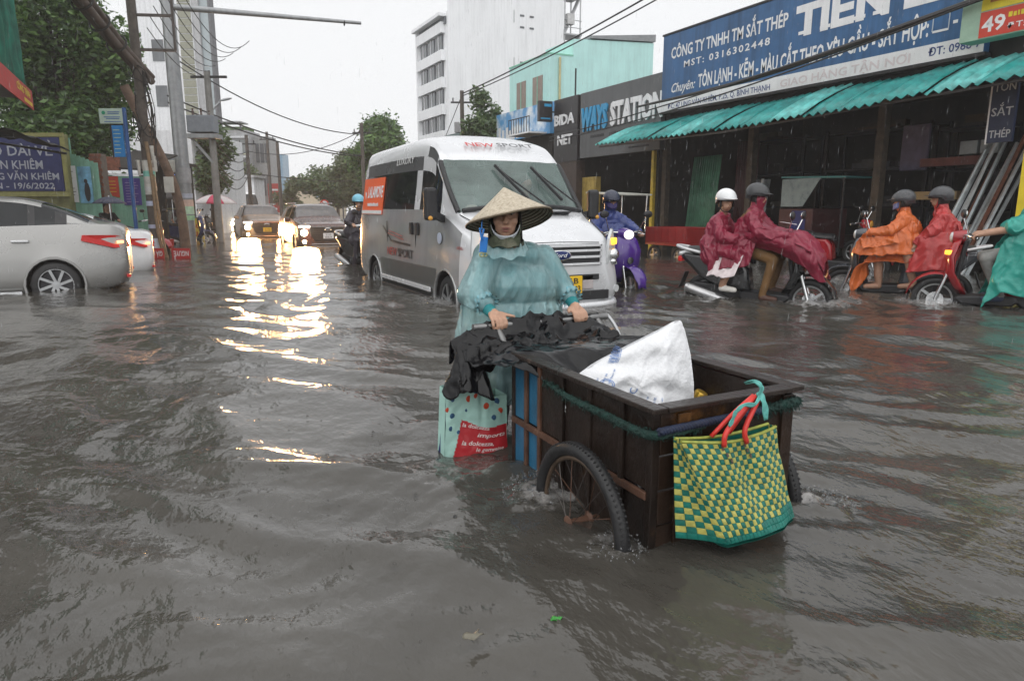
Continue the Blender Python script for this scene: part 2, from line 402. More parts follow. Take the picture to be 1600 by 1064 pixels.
def sgn(s, y0, y1, z, h, mat=mt_white, off=.015, **k): return text('lettering', s, mat, t, (-.085, y0-12, z-3.95), RT_SIGN, UP, h, y0-y1, off, **k)
sgn('CÔNG TY TNHH TM SẮT THÉP', 16.05, 12.0, 5.34, .3, off=.02)
sgn('MST: 0316302448', 15.5, 12.5, 5.03, .17, spacing=1.25)
sgn('TIẾN', 11.78, 9.5, 5.06, .62, off=.05); sgn('LÊN', 9.2, 7.75, 5.06, .62, off=.05)
mb = MB()
for y in (11.55, 10.98, 10.15, 9.72, 9.0): mb.bx(-.09,-.0855,y-12-.13,y-12+.13,1.11,1.18)
mb.build('lettering', mt_white, t)
sgn('Chuyên:', 15.98, 15.02, 4.43, .25, shear=.35, off=.01)
sgn('TÔN LẠNH - KẼM - MÀU CẮT THEO YÊU CẦU - SẮT HỘP:', 14.9, 8.65, 4.42, .34, off=.022)
mb = MB(); q = [(8.57,4.47),(8.27,4.47),(8.27,4.79),(8.57,4.79)]
for i in range(4):
    (y0,z0),(y1,z1) = q[i], q[(i+1)%4]; mb.beam((-.086,y0-12,z0-3.95),(-.086,y1-12,z1-3.95),.004,.04)
mb.build('lettering', mt_white, t)
sgn('- U -', 8.2, 7.64, 4.48, .3, off=.022)
sgn('ĐC: 47 UNG VĂN KHIÊM, P.25, Q. BÌNH THẠNH', 16.1, 12.4, 4.0, .14, mt_navy, off=.008).location.x = -.008
sgn('GIAO HÀNG TẬN NƠI', 12.1, 8.95, 4.01, .17, mt_faded, off=.015).location.x = -.008
sgn('ĐT: 0988 7', 8.6, 7.65, 4.05, .15, mt_navy, off=.012).location.x = -.008
# awning
teal = M('teal_corrugated', (.02,.25,.235), .35, var=.3, scale=3, streak=.45, col2=(.06,.14,.13), c2=.60)
teal2 = M('teal_corrugated_pale', (.10,.42,.40), .35, var=.3, scale=3, streak=.45, col2=(.12,.2,.17), c2=.60)
aw = thing('corrugated_awning', 'teal corrugated sheet awning sloping down under the blue signboard', 'awning', (0,0,0))
def awz(y, s): # s 0 at the wall, 1 at the front edge
    zf = 3.03+.0045*(y-12.5)**2*(1 if y < 12.5 else .45); zb = 3.72+.012*(12.5-y)+.02*math.sin(y*1.9)
    return zb+(zf-zb)*s+.06*math.sin(s*math.pi)
for i in range(14):
    y0 = 6.0+i*.83; mb = MB(); rows = []
    for j in range(17):
        row = []
        for k in range(4):
            s = k/3; y = y0+.83*j/16+.008
            row.append((13.25-1.5*s+.03*math.sin(i*2.1), y, awz(y, s)+(.038+.014*fbm((y*1.3,s*2,i),1))*math.sin(j/16*2*math.pi*4)+.012*((i*7) % 3)))
        rows.append(row)
    mb.grid(rows); mb.build('panel', teal2 if (i*5) % 4 == 1 else teal, aw, smooth=60, solid=.006, fix=False)
mb = MB()
for y in (6.2, 9.7, 13.0, 16.6): mb.beam((11.85,y,awz(y,1)-.06),(13.3,y,awz(y,0)-.09),.04,.05)
mb.beam((11.85,6.0,awz(6,1)-.06),(11.85,12.5,awz(12.5,1)-.06),.04,.04); mb.beam((11.85,12.5,awz(12.5,1)-.06),(11.85,17.5,awz(17.5,1)-.06),.04,.04)
mb.build('frame', frame_d, aw)
# dark shop shell
dim_w = M('dim_wall', (.028,.026,.024), .85, var=.4, scale=1.5, streak=.3)  # near-black colour puts the shop interior's dimness into walls and floor
t = thing('steel_shop', 'dark open fronted steel shop full of racks behind the awning', 'building', (XF, 12, 0))
MB().bx(6.0, 6.2, -6.4, 5.0, GZ+.16, 4.2).build('back_wall', dim_w, t)
MB().bx(0, 6.0, 4.75, 4.95, GZ+.16, 4.2).bx(0,6.0,-6.4,-6.2,GZ+.16,4.2).build('side_wall', dim_w, t)
MB().bx(-.1, 6.3, -6.4, 5.0, 4.2, 4.4).build('roof', dim_w, t)
MB().bx(.0, .25, -6.2, 4.75, 3.6, 4.2).build('lintel', dim_w, t)
MB().bx(.05, 6.0, -6.2, 4.75, GZ+.154, -.02).build('floor', dim_w, t)
post_m = M('old_timber', (.055,.042,.03), .8, var=.4, scale=7, bump=.4)
for y in (-2.35, 1.2, 4.55): MB().bx(.02, .2, y-.09, y+.09, -.02, 3.6).build('pillar', post_m, t, bevel=.008)
MB().bx(-.75, -.05, -6.0, -2.6, GZ+.154, -.06).build('step', conc, t, bevel=.02)
MB().bx(-.70, -.05, -2.1, -.9, GZ+.154, -.02).build('step', M('pale_block',(.3,.28,.24),.7,var=.2), t, bevel=.02)
# contents
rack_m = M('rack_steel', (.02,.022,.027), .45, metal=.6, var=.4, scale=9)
def rack(y0, y1, x, zt, lab, fill):
    r = thing('storage_rack', lab, 'rack', (x, (y0+y1)/2, -.02)); w = (y1-y0)/2
    for sy in (-w, w):
        for sx in (0, .7): MB().bx(sx-.03,sx+.03,sy-.03,sy+.03,0,zt).build('post', rack_m, r)
    for z in np.linspace(.35, zt-.1, 4):
        MB().bx(-.03,.73,-w,w,z,z+.04).build('shelf', rack_m, r)
        for k in range(fill):
            mb = MB(); yy = rnd.uniform(-w+.1, w-.7); L_ = rnd.uniform(.4, min(1.4, w)); hh = rnd.uniform(.05,.3)
            c = rnd.choice([(.02,.02,.025),(.04,.035,.03),(.012,.02,.03),(.05,.035,.02),(.03,.012,.01),(.05,.054,.06)])
            mb.bx(.02+.2*k,.2+.2*k,yy,min(w-.04, yy+L_),z+.045,z+.045+hh).build('stock', M('stock_%d%d' % (int(c[0]*100), int(c[2]*100)), c, .5, metal=.3, var=.3, scale=6), r)
rack(8.2, 9.5, 15.2, 3.0, 'tall dark rack of steel stock by the leaning pipes', 3)
rack(9.9, 12.6, 15.6, 3.2, 'dark steel rack behind the two riders in burgundy ponchos', 3)
rack(13.3, 15.2, 15.6, 3.2, 'dark steel rack beside the green corrugated sheet', 2)
rack(6.2, 7.5, 15.4, 2.9, 'dark steel rack behind the yellow sign', 2)
for i, (y, z, l, c, lb) in enumerate([(9.2, 1.42, 1.3, (.34,.24,.12), 'brown timber board lying across the rack behind the orange poncho'), (9.2, .42, 1.2, (.5,.4,.32), 'pale timber board low behind the orange poncho'),
                              (8.75, 2.1, 1.3, (.12,.035,.03), 'dull red metal beam hung high in the dark shop'), (8.0, .75, .5, (.33,.27,.23), 'short pale board by the leaning pipes')]):
    tag(MB().bx(14.55, 14.68, y-l/2, y+l/2, z, z+.17).build('timber_board' if i != 2 else 'metal_beam', M('board_%d' % i, c, .6, var=.25, scale=5), None, bevel=.006), lb, 'board' if i != 2 else 'beam')
    for yy in (-.4, .4): pass
tag(MB().bx(14.7,14.76,9.35,9.95,2.05,3.0).build('wall_board', M('purple_panel',(.09,.075,.13),.5,var=.25), None, bevel=.01), 'dull purple board hanging in the dark shop', 'board')
for y, lb in ((8.55, 'pale grey box on the high shelf above the orange poncho'), (8.15, 'smaller pale box on the high shelf by the red beam')):
    tag(MB().bx(14.75,14.95,y-.17,y+.17,2.32,2.58).build('storage_box', M('pale_box',(.3,.34,.36),.6,var=.2), None, bevel=.008), lb, 'box')
corr = M('green_corrugated', (.09,.24,.15), .5, var=.35, scale=2, streak=.4)
def sheet(y0, y1, x, z0, z1, mat, name, lab, cat='sheet', pitch=.09, lean=.3):
    n = int((y1-y0)/pitch*4); rows = [[(x+lean*(1-s)*-1+.018*math.sin(j*math.pi/2), y0+(y1-y0)*j/n, z0+(z1-z0)*s) for s in (0,1)] for j in range(n+1)]
    return tag(MB().grid(rows).build(name, mat, None, smooth=80, solid=.004, fix=False), lab, cat)
sheet(15.3, 16.45, 14.6, -.02, 2.75, corr, 'corrugated_sheet', 'green corrugated sheet standing against the shop wall')
sheet(13.55, 14.15, 14.7, -.02, 2.0, M('galvanised', (.34,.36,.37), .4, metal=.6, var=.3, streak=.3), 'corrugated_sheet', 'grey galvanised sheet standing beside a white tube')
tag(MB().tube([(14.3,13.45,-.02),(14.3,13.45,2.0)], .035, 10).build('pipe', M('white_pipe',(.62,.64,.66),.4)), 'thin white upright tube beside the grey galvanised sheet', 'pipe')
sheet(14.3, 15.1, 15.0, .1, 3.1, M('dark_red_sheet', (.07,.02,.022), .5, var=.3, streak=.4), 'corrugated_sheet', 'dark red sheet hung behind the green corrugated sheet', lean=.05)
pipe_ms = [M('pipe_grey', (.42,.46,.48), .35, metal=.7, var=.25, streak=.3), M('pipe_rust', (.16,.06,.035), .7, var=.35), M('pipe_pale', (.62,.66,.68), .35, metal=.6, var=.2)]
for i in range(11):
    y = 8.36-i*.085; ln = rnd.uniform(-.05,.06)
    tag(MB().beam((13.55, y+.1, -.02),(14.25+rnd.uniform(0,.1), y-.42+ln, 2.35+rnd.uniform(-.05,.35)), .05, .05).build('steel_bar', pipe_ms[1 if i in (4,8) else (2 if i%3 == 0 else 0)]),
        ('grey steel bar, %s in the leaning bundle counted from the boards' if i not in (4,8) else 'rusty brown steel bar, %s in the leaning bundle counted from the boards') % 'first second third fourth fifth sixth seventh eighth ninth tenth eleventh'.split()[i], 'steel bar', 'steel bars leaning by the shop corner')
# hanging side signs at the right end
t = thing('hanging_sign', 'narrow navy sign with pale lettering under the awning end', 'sign', (12.95, 7.0, 2.35))
MB().bx(-.03,.03,-.2,.2,0,1.12).build('board', M('navy_sign',(.02,.03,.07),.4,var=.2), t); MB().bx(-.035,.035,.2,.225,-.02,1.2).build('frame', mt_white, t)
text('lettering','TÔN',M('grey_lettering',(.45,.48,.52),.5),t,(-.034,.17,.84),RT_SIGN,UP,.14,.34,.01); text('lettering','SẮT',M('grey_lettering'),t,(-.034,.17,.44),RT_SIGN,UP,.14,.34,.01)
text('lettering','THÉP',M('grey_lettering'),t,(-.034,.17,.08),RT_SIGN,UP,.13,.34,.01)
MB().tube([(0,0,1.12),(0,0,1.35)],.012,6).build('hanger', frame_d, t)
ylw = M('sign_yellow', (.62,.52,.03), .45, var=.12)
t = thing('standing_sign', 'yellow and white tall shop sign at the edge of the steel shop', 'sign', (12.35, 5.72, GZ+.004))
MB().bx(-.05,.05,-.55,.55,1.0,3.1).build('board', ylw, t, bevel=.01); MB().bx(-.056,-.052,-.5,.33,1.3,2.55).build('white_field', mt_white, t)
MB().bx(-.03,.03,-.5,-.44,0,1.0).bx(-.03,.03,.44,.5,0,1.0).build('leg', frame_d, t)
text('lettering','B',M('green_lettering',(.03,.22,.06),.5),t,(-.054,.42,2.72),RT_SIGN,UP,.2,.16,.02); dashes('lettering',t,.4,.05,1.08,.12,-.053,M('green_lettering'),8)
t = thing('corner_sign_box', 'green edged sign box with red panel numbered 49', 'sign', (12.9, 7.15, 4.02))
MB().bx(-.35,.0,-.9,.5,0,1.5).build('box', M('pale_green_paint',(.28,.42,.33),.5,var=.1), t, bevel=.01)
MB().bx(-.358,-.353,-.88,.18,.02,.42).build('red_panel', M('sign_red',(.5,.05,.03),.4,var=.1), t); MB().bx(-.358,-.353,-.88,.18,.44,1.4).build('yellow_panel', ylw, t)
MB().bx(-.362,-.36,-.8,.05,.55,1.3).build('photo_panel', M('food_photo',(.30,.13,.03),.4,var=.9,scale=14), t)
text('lettering','49',mt_white,t,(-.36,.14,.1),RT_SIGN,UP,.24,.36,.02); dashes('lettering',t,-.26,-.8,.26,.08,-.36,ylw,6); text('lettering','ĐT: 0',mt_white,t,(-.36,-.26,.08),RT_SIGN,UP,.09,.4,.008)
# ---------------------------------------------------------------- station shop
grey_s = M('sign_grey', (.10,.105,.11), .45, var=.12, scale=2, streak=.2)
t = thing('station_shop', 'grey fronted shop with large cut out STATION letters', 'building', (XF, 19.2, 0))
MB().bx(-.22,-.05,-2.72,1.62,2.93,5.08).build('sign_board', grey_s, t, bevel=.01)
MB().bx(-.05,6,-2.28,2.2,2.98,4.9).build('upper_wall', dim_w, t); MB().bx(5.5,5.7,-2.28,2.2,GZ+.16,2.98).build('back_wall', dim_w, t)
MB().bx(0,5.5,-2.3,-2.15,GZ+.16,2.98).bx(0,5.5,2.05,2.2,GZ+.16,2.98).build('side_wall', dim_w, t)
MB().bx(-.1,.08,-2.32,-2.2,GZ+.16,2.98).build('pillar', M('yellow_post',(.55,.40,.04),.5,var=.25,streak=.3), t)
MB().bx(.0,.2,.9,2.1,GZ+.16,2.3).build('shutter', M('dull_yellow',(.35,.25,.06),.6,var=.3,streak=.3), t)
cyan = M('sign_cyan',(.03,.28,.52),.35,var=.1)
text('lettering','WAYS',cyan,t,(-.224,1.5,3.85),RT_SIGN,UP,.72,1.55,.05,shear=.1,depth=.05)
text('lettering','STATION',mt_white,t,(-.224,-.22,3.87),RT_SIGN,UP,.70,2.6,.04,depth=.05)
dashes('lettering',t,.95,.2,3.56,.1,-.221,frame_d,3); dashes('lettering',t,-.15,-.95,3.54,.13,-.221,frame_d,4); dashes('lettering',t,-1.2,-2.2,3.07,.06,-.221,frame_d,5)
blackp = M('black_panel',(.022,.02,.022),.35,var=.25)
t = thing('billiard_sign', 'tall black panel sign reading BIDA NET beside the grey shop', 'sign', (XF-.2, 21.75, 0))
MB().bx(-.08,.08,-.85,.75,2.87,5.07).build('board', blackp, t, bevel=.01); MB().bx(-.05,.3,-.79,.8,GZ+.16,2.9).build('lower_panel', M('brown_panel',(.05,.035,.03),.5,var=.3), t)
text('lettering','BIDA',mt_white,t,(-.085,.68,4.17),RT_SIGN,UP,.36,1.35,.03,depth=.03); text('lettering','NET',mt_white,t,(-.085,.45,3.48),RT_SIGN,UP,.34,1.0,.03,depth=.03)
MB().bx(-.084,-.081,-.85,.75,3.94,3.97).build('seam', frame_d, t)
t = thing('sign_box', 'small black sign box sticking out above the black panel sign', 'sign', (XF-.55, 22.75, 4.35))
MB().bx(-.25,.3,-.09,.09,0,.72).build('box', blackp, t, bevel=.015); MB().bx(-.2,.2,-.1,-.092,.08,.13).build('blue_bar', cyan, t); MB().bx(-.05,.25,-.1,-.092,.52,.62).build('cyan_mark', cyan, t)
MB().beam((.3,0,.36),(.5,0,.36),.05,.05).build('bracket', frame_d, t)
tag(MB().tube([(XF-.1,21.35,5.1),(XF-.1,21.35,6.0)],.03,8).build('wire_post', frame_d), 'short dark wire post on top of the grey shop', 'post')
# sky picture billboard
def skyboard():
    m = bpy.data.materials.new('sky_picture'); m.use_nodes = True; n = m.node_tree; b = n.nodes['Principled BSDF']; l = n.links.new
    tc = n.nodes.new('ShaderNodeTexCoord'); no = n.nodes.new('ShaderNodeTexNoise'); no.inputs['Scale'].default_value = 1.3; no.inputs['Detail'].default_value = 7; l(tc.outputs['Object'], no.inputs['Vector'])
    rp = n.nodes.new('ShaderNodeValToRGB'); e = rp.color_ramp.elements; e[0].position=.45; e[0].color=(.09,.30,.58,1); e[1].position=.6; e[1].color=(.72,.78,.82,1); l(no.outputs['Fac'], rp.inputs['Fac'])
    l(rp.outputs['Color'], b.inputs['Base Color']); b.inputs['Roughness'].default_value=.4
    return m
t = thing('picture_billboard', 'billboard printed with blue sky and pale towers above the far shop', 'billboard', (XF, 25.3, 0))
MB().bx(-.1,.1,-2.2,2.4,4.0,5.15).build('board', skyboard(), t)
mb = MB()
for i, (y, h) in enumerate([(2.1,.55),(1.75,.42),(1.4,.5),(1.1,.36),(.8,.42),(.45,.3)]): mb.bx(-.104,-.101,y-.12,y+.12,4.05,4.05+h)
mb.build('tower_print', mt_white, t); MB().bx(0,5,-2.2,2.4,GZ+.16,4.0).build('wall', dim_w, t)
MB().bx(-.9,-.12,-2.0,-.3,4.0,4.06).build('balcony_slab', mt_white, t)
mb = MB()
for k in range(9): mb.tube([(-.88,-2.0+k*.21,4.06),(-.88,-2.0+k*.21,4.6)],.014,6)
mb.tube([(-.88,-2.0,4.6),(-.88,-.3,4.6)],.02,6); mb.build('railing', frame_d, t)
# teal house
mint = M('mint_wall',(.48,.76,.73),.7,var=.07,scale=1,streak=.14); mint2 = M('green_trim',(.24,.56,.42),.6,var=.1)
t = thing('mint_house', 'pale mint house with shuttered windows beyond the grey shop', 'house', (15.0, 26.0, 0))
MB().bx(0,3.0,0,3.6,GZ+.16,7.5).build('front_block', mint, t)
MB().add([(1.2,.02,7.5),(5.4,.02,7.5),(5.4,.02,8.45),(1.2,.02,8.2),(1.2,2.4,7.5),(5.4,2.4,7.5),(5.4,2.4,8.45),(1.2,2.4,8.2)],[(0,1,2,3),(4,7,6,5),(0,3,7,4),(1,5,6,2),(3,2,6,7)]).bx(3.0,5.4,0.02,2.4,GZ+.16,7.5).build('rear_block', mint, t)
MB().add([(2.0,-.05,8.3),(5.45,-.05,8.5),(5.45,2.45,8.5),(2.0,2.45,8.3),(2.0,-.05,8.4),(5.45,-.05,8.8),(5.45,2.45,8.8),(2.0,2.45,8.4)],[(0,1,2,3),(4,7,6,5),(0,4,5,1),(1,5,6,2),(2,6,7,3),(3,7,4,0)]).build('roof', M('roof_grey',(.24,.25,.26),.6,var=.15), t); MB().bx(-.03,1.18,-.02,3.62,7.502,7.56).build('parapet', mint2, t)
for y0 in (.5, 2.0):
    w = MB().bx(-.03,.05,y0,y0+.85,5.55,6.75).build('window', M('brown_shutter',(.28,.22,.19),.6,var=.15), t); MB().bx(-.045,-.032,y0-.06,y0+.91,5.47,5.53).bx(-.045,-.032,y0+.4,y0+.44,5.55,6.75).build('frame', mint2, w)
MB().bx(-.5,-.003,-.05,3.6,4.55,4.7).build('balcony_slab', mint2, t); MB().bx(-.5,-.45,-.05,3.6,4.703,5.4).build('balcony_wall', mint2, t)
MB().tube([(.5,-.06,4),(.5,-.06,7.4)],.05,8).build('drain_pipe', M('old_yellow',(.5,.45,.25),.6), t)
# white tower
twh = M('tower_white',(.82,.83,.85),.7,var=.05,scale=.3,streak=.14); wgl = M('dark_window',(.10,.11,.12),.15,var=.3,scale=1)
t = thing('white_tower', 'tall plain white tower block with small vent windows', 'building', (18.0, 44.5, GZ))
MB().bx(0,8.85,0,5.6,0,14.2).build('wall', twh, t); MB().prism([(0,0),(8.85,0),(8.85,6.2),(3.2,6.2)], lambda u,v,q: (u,v,q), 14.2, 34).build('upper_wall', twh, t)
for k in range(7):
    for (x, w) in ((5.35,.1),(6.1,.1)):
        for dz in (0,.75): MB().bx(x,x+.32,-.03,.05,7.6+k*3.05+dz,7.72+k*3.05+dz).build('window', wgl, t)
    MB().bx(4.85,4.92,-.02,.05,7.9+k*3.05,8.7+k*3.05).build('vent', M('vent_grey',(.45,.46,.47),.6), t)
for k in range(5):
    z = 5.0+k*1.72
    b_ = MB().bx(-.3,-.003,.5,5.3,z+1.05,z+1.72).build('floor_band', twh, t)
    for j in range(3):
        w = MB().bx(-.12,-.004,.8+j*1.5,1.95+j*1.5,z,z+1.0).build('window', wgl, t)
        MB().bx(-.16,-.122,1.35+j*1.5,1.4+j*1.5,z,z+1.0).build('frame', twh, w)
MB().bx(-.5,0,.3,5.8,13.9,14.1).build('roof_slab', twh, t); MB().bx(-.29,-.004,5.3,5.55,2,13.9).build('end_wall', twh, t)
MB().bx(-.1,-.003,.2,5.28,13.45,13.9).build('roof_shade_strip', wgl, t)  # solid dark strip painted as the shade under the roof slab
mb = MB(); rail = M('rail_steel',(.42,.43,.44),.5,metal=.4,var=.1)
for x in (9.0, 10.3):
    for y in (.1, 1.4): mb.tube([(x,y,6),(x,y,34)],.05,6)
mb.build('stair_frame', rail, t)
for k in range(10):
    z = 8.5+k*2.6; f = MB().bx(8.9,10.4,0,1.5,z,z+.1).build('landing', rail, t)
    mb = MB()
    for zz in (.5,1.0): mb.tube([(10.35,0,z+zz),(8.9,0,z+zz)],.03,6)
    mb.beam((9.0,.3,z),(10.3,.3,z+2.6),.5,.06); mb.build('railing', rail, f)
    MB().bx(9.15,9.7,-.1,.35,z+.7,z+1.4).build('cooling_unit', M('unit_grey',(.5,.5,.5),.5), f)
# low block with a striped roof behind the pole
t = thing('roof_shed', 'grey shed roof and frame between the pole and the small tree', 'shed', (14.2, 33.5, 0))
MB().bx(0,3,-1.2,1.8,GZ+.16,4.7).build('wall', M('shed_wall',(.5,.52,.53),.7,var=.1), t); MB().add([(-.3,-1.4,4.9),(3,-1.4,5.3),(3,2,5.3),(-.3,2,4.9)],[(0,1,2,3)]).build('roof', M('roof_slate',(.15,.2,.2),.6,var=.2), t, solid=.15)
# ================================================================ LEFT SIDE, POLES, WIRES, TREES, FAR STREET
def cthing(name, label, cat, x, y, z=0, group=None, rz=None):
    bx_, by_ = cw(x, y); return thing(name, label, cat, (bx_, by_, z), CROT if rz is None else rz, group)
def P(x, y, z): a, b = cw(x, y); return (a, b, z)
# ---- leaves
def leaf_mat(name, c1, c2):
    if name in _M: return _M[name]
    m = bpy.data.materials.new(name); m.use_nodes = True; n = m.node_tree; b = n.nodes['Principled BSDF']; l = n.links.new
    g = n.nodes.new('ShaderNodeNewGeometry'); rp = n.nodes.new('ShaderNodeValToRGB')
    rp.color_ramp.elements[0].color = (*c1,1); rp.color_ramp.elements[1].color = (*c2,1); l(g.outputs['Random Per Island'], rp.inputs['Fac'])
    l(rp.outputs['Color'], b.inputs['Base Color']); b.inputs['Roughness'].default_value = .4
    tr = n.nodes.new('ShaderNodeBsdfTranslucent'); l(rp.outputs['Color'], tr.inputs['Color'])
    ms = n.nodes.new('ShaderNodeMixShader'); ms.inputs[0].default_value = .3; l(b.outputs[0], ms.inputs[1]); l(tr.outputs[0], ms.inputs[2])
    l(ms.outputs[0], n.nodes['Material Output'].inputs['Surface']); _M[name] = m
    return m
def leaves(name, clumps, count, size, mat, parent, seed=1):
    r = np.random.RandomState(seed); vol = np.array([c[3]*c[4]*c[5] for c in clumps]); pk = r.choice(len(clumps), count, p=vol**.67/(vol**.67).sum())
    C = np.array(clumps)[pk]; d = r.normal(size=(count,3)); d /= np.linalg.norm(d, axis=1)[:,None]; rad = r.rand(count)**.4*(1+.22*r.normal(size=count)*.6)
    p = C[:,:3]+d*C[:,3:6]*rad[:,None]
    u = r.normal(size=(count,3)); u[:,2] *= .5; u /= np.linalg.norm(u, axis=1)[:,None]; w = np.cross(u, d+.8*r.normal(size=(count,3))); w /= np.linalg.norm(w, axis=1)[:,None]+1e-9
    s = size*(.6+.8*r.rand(count))[:,None]
    nn = np.cross(u, w)
    v = np.stack([p-u*s, p+w*s*.42+nn*s*.12, p+u*s, p-w*s*.42+nn*s*.12], 1).reshape(-1,3)
    me = bpy.data.meshes.new(name); me.vertices.add(len(v)); me.vertices.foreach_set('co', v.ravel())
    me.loops.add(count*4); me.loops.foreach_set('vertex_index', np.arange(count*4, dtype=np.int32)); me.polygons.add(count)
    me.polygons.foreach_set('loop_start', np.arange(0,count*4,4,dtype=np.int32)); me.polygons.foreach_set('loop_total', np.full(count,4,np.int32)); me.update(calc_edges=True)
    me.materials.append(mat); o = bpy.data.objects.new(name, me); COL.objects.link(o); o.parent = parent
    return o
bark = M('bark', (.05,.042,.034), .85, var=.35, scale=8, bump=.6)
def tree(label, loc, H, rx, ry, trunk_h, n, size, mat, seed, group=None, nclump=14, zlow=None, name='tree'):
    t = thing(name, label, 'tree', loc, 0, group); r = random.Random(seed); cl = []
    zc = trunk_h+(H-trunk_h)*.5; mb = MB(); lean = r.uniform(-.15,.15)
    mb.tube([(0,0,0),(lean,.05,trunk_h*.5),(lean*1.3,0,trunk_h),(lean,.1,H*.8)],[.09+H*.016,.075+H*.013,.06+H*.01,.02],9,k=3)
    for i in range(nclump):
        a = r.uniform(0,2*math.pi); q = math.sqrt(r.random()); z = r.uniform(-1,1)
        k = math.sqrt(max(.1, 1-z*z)); c = (math.cos(a)*q*rx*.75*k, math.sin(a)*q*ry*.75*k, zc+z*(H-trunk_h)*.42)
        s = r.uniform(.28,.46); cl.append((*c, rx*s, ry*s, (H-trunk_h)*s*.5))
        mb.tube([(lean*1.3,0,trunk_h*.92),(c[0]*.5,c[1]*.5,(trunk_h+c[2])*.5),(c[0],c[1],c[2])],[.05+H*.005,.04,.012],6,k=2)
    mb.build('trunk', bark, t, smooth=60); leaves('crown', cl, n, size, mat, t, seed)
    return t
lf1 = leaf_mat('leaf_deep', (.035,.085,.025), (.14,.25,.06)); lf2 = leaf_mat('leaf_mid', (.05,.09,.035), (.14,.21,.08)); lf3 = leaf_mat('leaf_dusty', (.08,.11,.05), (.18,.22,.10))
x_, y_ = cw(-15.1, 24.0)
tree('big dark leafy tree overhanging the green wall and bus stop', (x_, y_, GZ), 9.8, 2.35, 2.4, 2.7, 36000, .12, lf1, 3, nclump=34)
x_, y_ = cw(-9.6, 31); tree('small tree behind the poster covered pole', cw(-14.2, 33)+(GZ,), 5.2, 1.6, 1.6, 2.2, 3500, .13, lf2, 5)
tree('round dark tree behind the van beside the tall pole', cw(-8.2, 45)+(GZ,), 7.0, 2.9, 2.9, 2.6, 9000, .16, lf1, 8, nclump=22)
tree('broad dusty tree far down the street', cw(-14.5, 58)+(GZ,), 5.6, 3.6, 3.0, 1.8, 7000, .17, lf2, 11, nclump=18)
tree('wide spreading tree at the bend of the far street', cw(-11.2, 52)+(GZ,), 6.0, 2.8, 2.6, 2.2, 7000, .16, lf3, 12, nclump=18)
tree('low dusty tree below the far grey building', cw(-20.3, 52)+(GZ,), 5.0, 2.2, 2.0, 1.2, 5000, .15, lf3, 13)
tree('small pale tree beside the red far sign', cw(-17.6, 56)+(GZ,), 3.9, 1.6, 1.6, 1.0, 3500, .14, lf3, 14)
tree('small green tree between the tower and the picture billboard', (12.9, 28.6, GZ+.1), 6.5, 1.15, 1.2, 3.6, 4000, .12, lf2, 15)
# ---- wall with the blue banner
olive = M('olive_wall',(.20,.20,.09),.8,var=.25,streak=.35); grn = M('green_board',(.20,.40,.30),.65,var=.12,streak=.3); brick_m = M('brick_red',(.22,.085,.055),.85,var=.35,scale=12,bump=.3)
t = cthing('banner_wall', 'olive wall carrying a blue banner behind the silver car', 'wall', -13.7, 19)
MB().bx(-6,1.6,.06,.3,GZ+.16,3.2).build('wall', olive, t); MB().bx(-6,1.66,-.02,.057,1.55,1.68).bx(-6,1.66,-.02,.057,3.12,3.22).bx(1.57,1.66,-.02,.057,1.69,3.11).build('frame', M('olive_trim',(.28,.27,.10),.7,var=.2), t)
t = cthing('cloth_banner', 'dark blue cloth banner with white lettering and a date', 'banner', -13.7, 18.97)
MB().bx(-5,1.56,0,.02,1.70,3.1).build('cloth', M('banner_blue',(.022,.03,.12),.55,var=.2,streak=.15), t)
for s, x0, w, z, h in (('KÉO DÀI VỀ', -.75, 2.1, 2.63, .26), ('VĂN KHIÊM', -.5, 1.55, 2.28, .23), ('UNG VĂN KHIÊM', -.6, 2.05, 2.0, .18), ('ĐẾN - 19/6/2022', -.7, 2.0, 1.76, .16)):
    text('lettering', s, M('banner_print',(.42,.44,.5),.6), t, (x0,-.004,z), (1,0,0), UP, h, w, .012)
t = cthing('green_wall', 'pale green board wall with a stepped top and two posters', 'wall', -12.0, 19.3)
for i in range(8):
    x0 = -.3+i*.115; zt = 3.12 if i < 2 else 2.78-.045*i; MB().bx(x0,x0+.112,0,.04,GZ+.16,zt).build('plank', grn, t)
MB().bx(-.3,.62,.045,.1,.2,.3).bx(-.3,.62,.045,.1,1.8,1.9).build('rail', frame_d, t)
t2 = cthing('paper_poster', 'white printed notice pasted on the pale green wall', 'poster', -12.3, 19.27)
MB().bx(0,.32,0,.012,1.4,2.38).build('sheet', mt_white, t2)
mb = MB()
for k in range(9): mb.bx(.03,.12+.16*rnd.random(),-.004,-.001,1.5+k*.09,1.515+k*.09)
mb.build('print', frame_d, t2)
t2 = cthing('picture_poster', 'pale blue picture poster with a dark figure next to the white notice', 'poster', -11.93, 19.27)
MB().bx(0,.36,0,.012,1.38,2.36).build('sheet', M('poster_blue',(.16,.38,.55),.5,var=.5,scale=3), t2); MB().ell((.22,-.004,1.68),(.08,.003,.26)).ell((.2,-.004,1.97),(.05,.003,.06)).build('figure_print', frame_d, t2)
t = cthing('brick_pillar', 'weathered red brick pillar beside the pale green wall', 'pillar', -11.72, 19.8)
MB().bx(-.15,.15,0,.3,GZ+.16,2.74).build('core', M('mortar',(.16,.13,.11),.9,var=.2), t)
bm_ = None
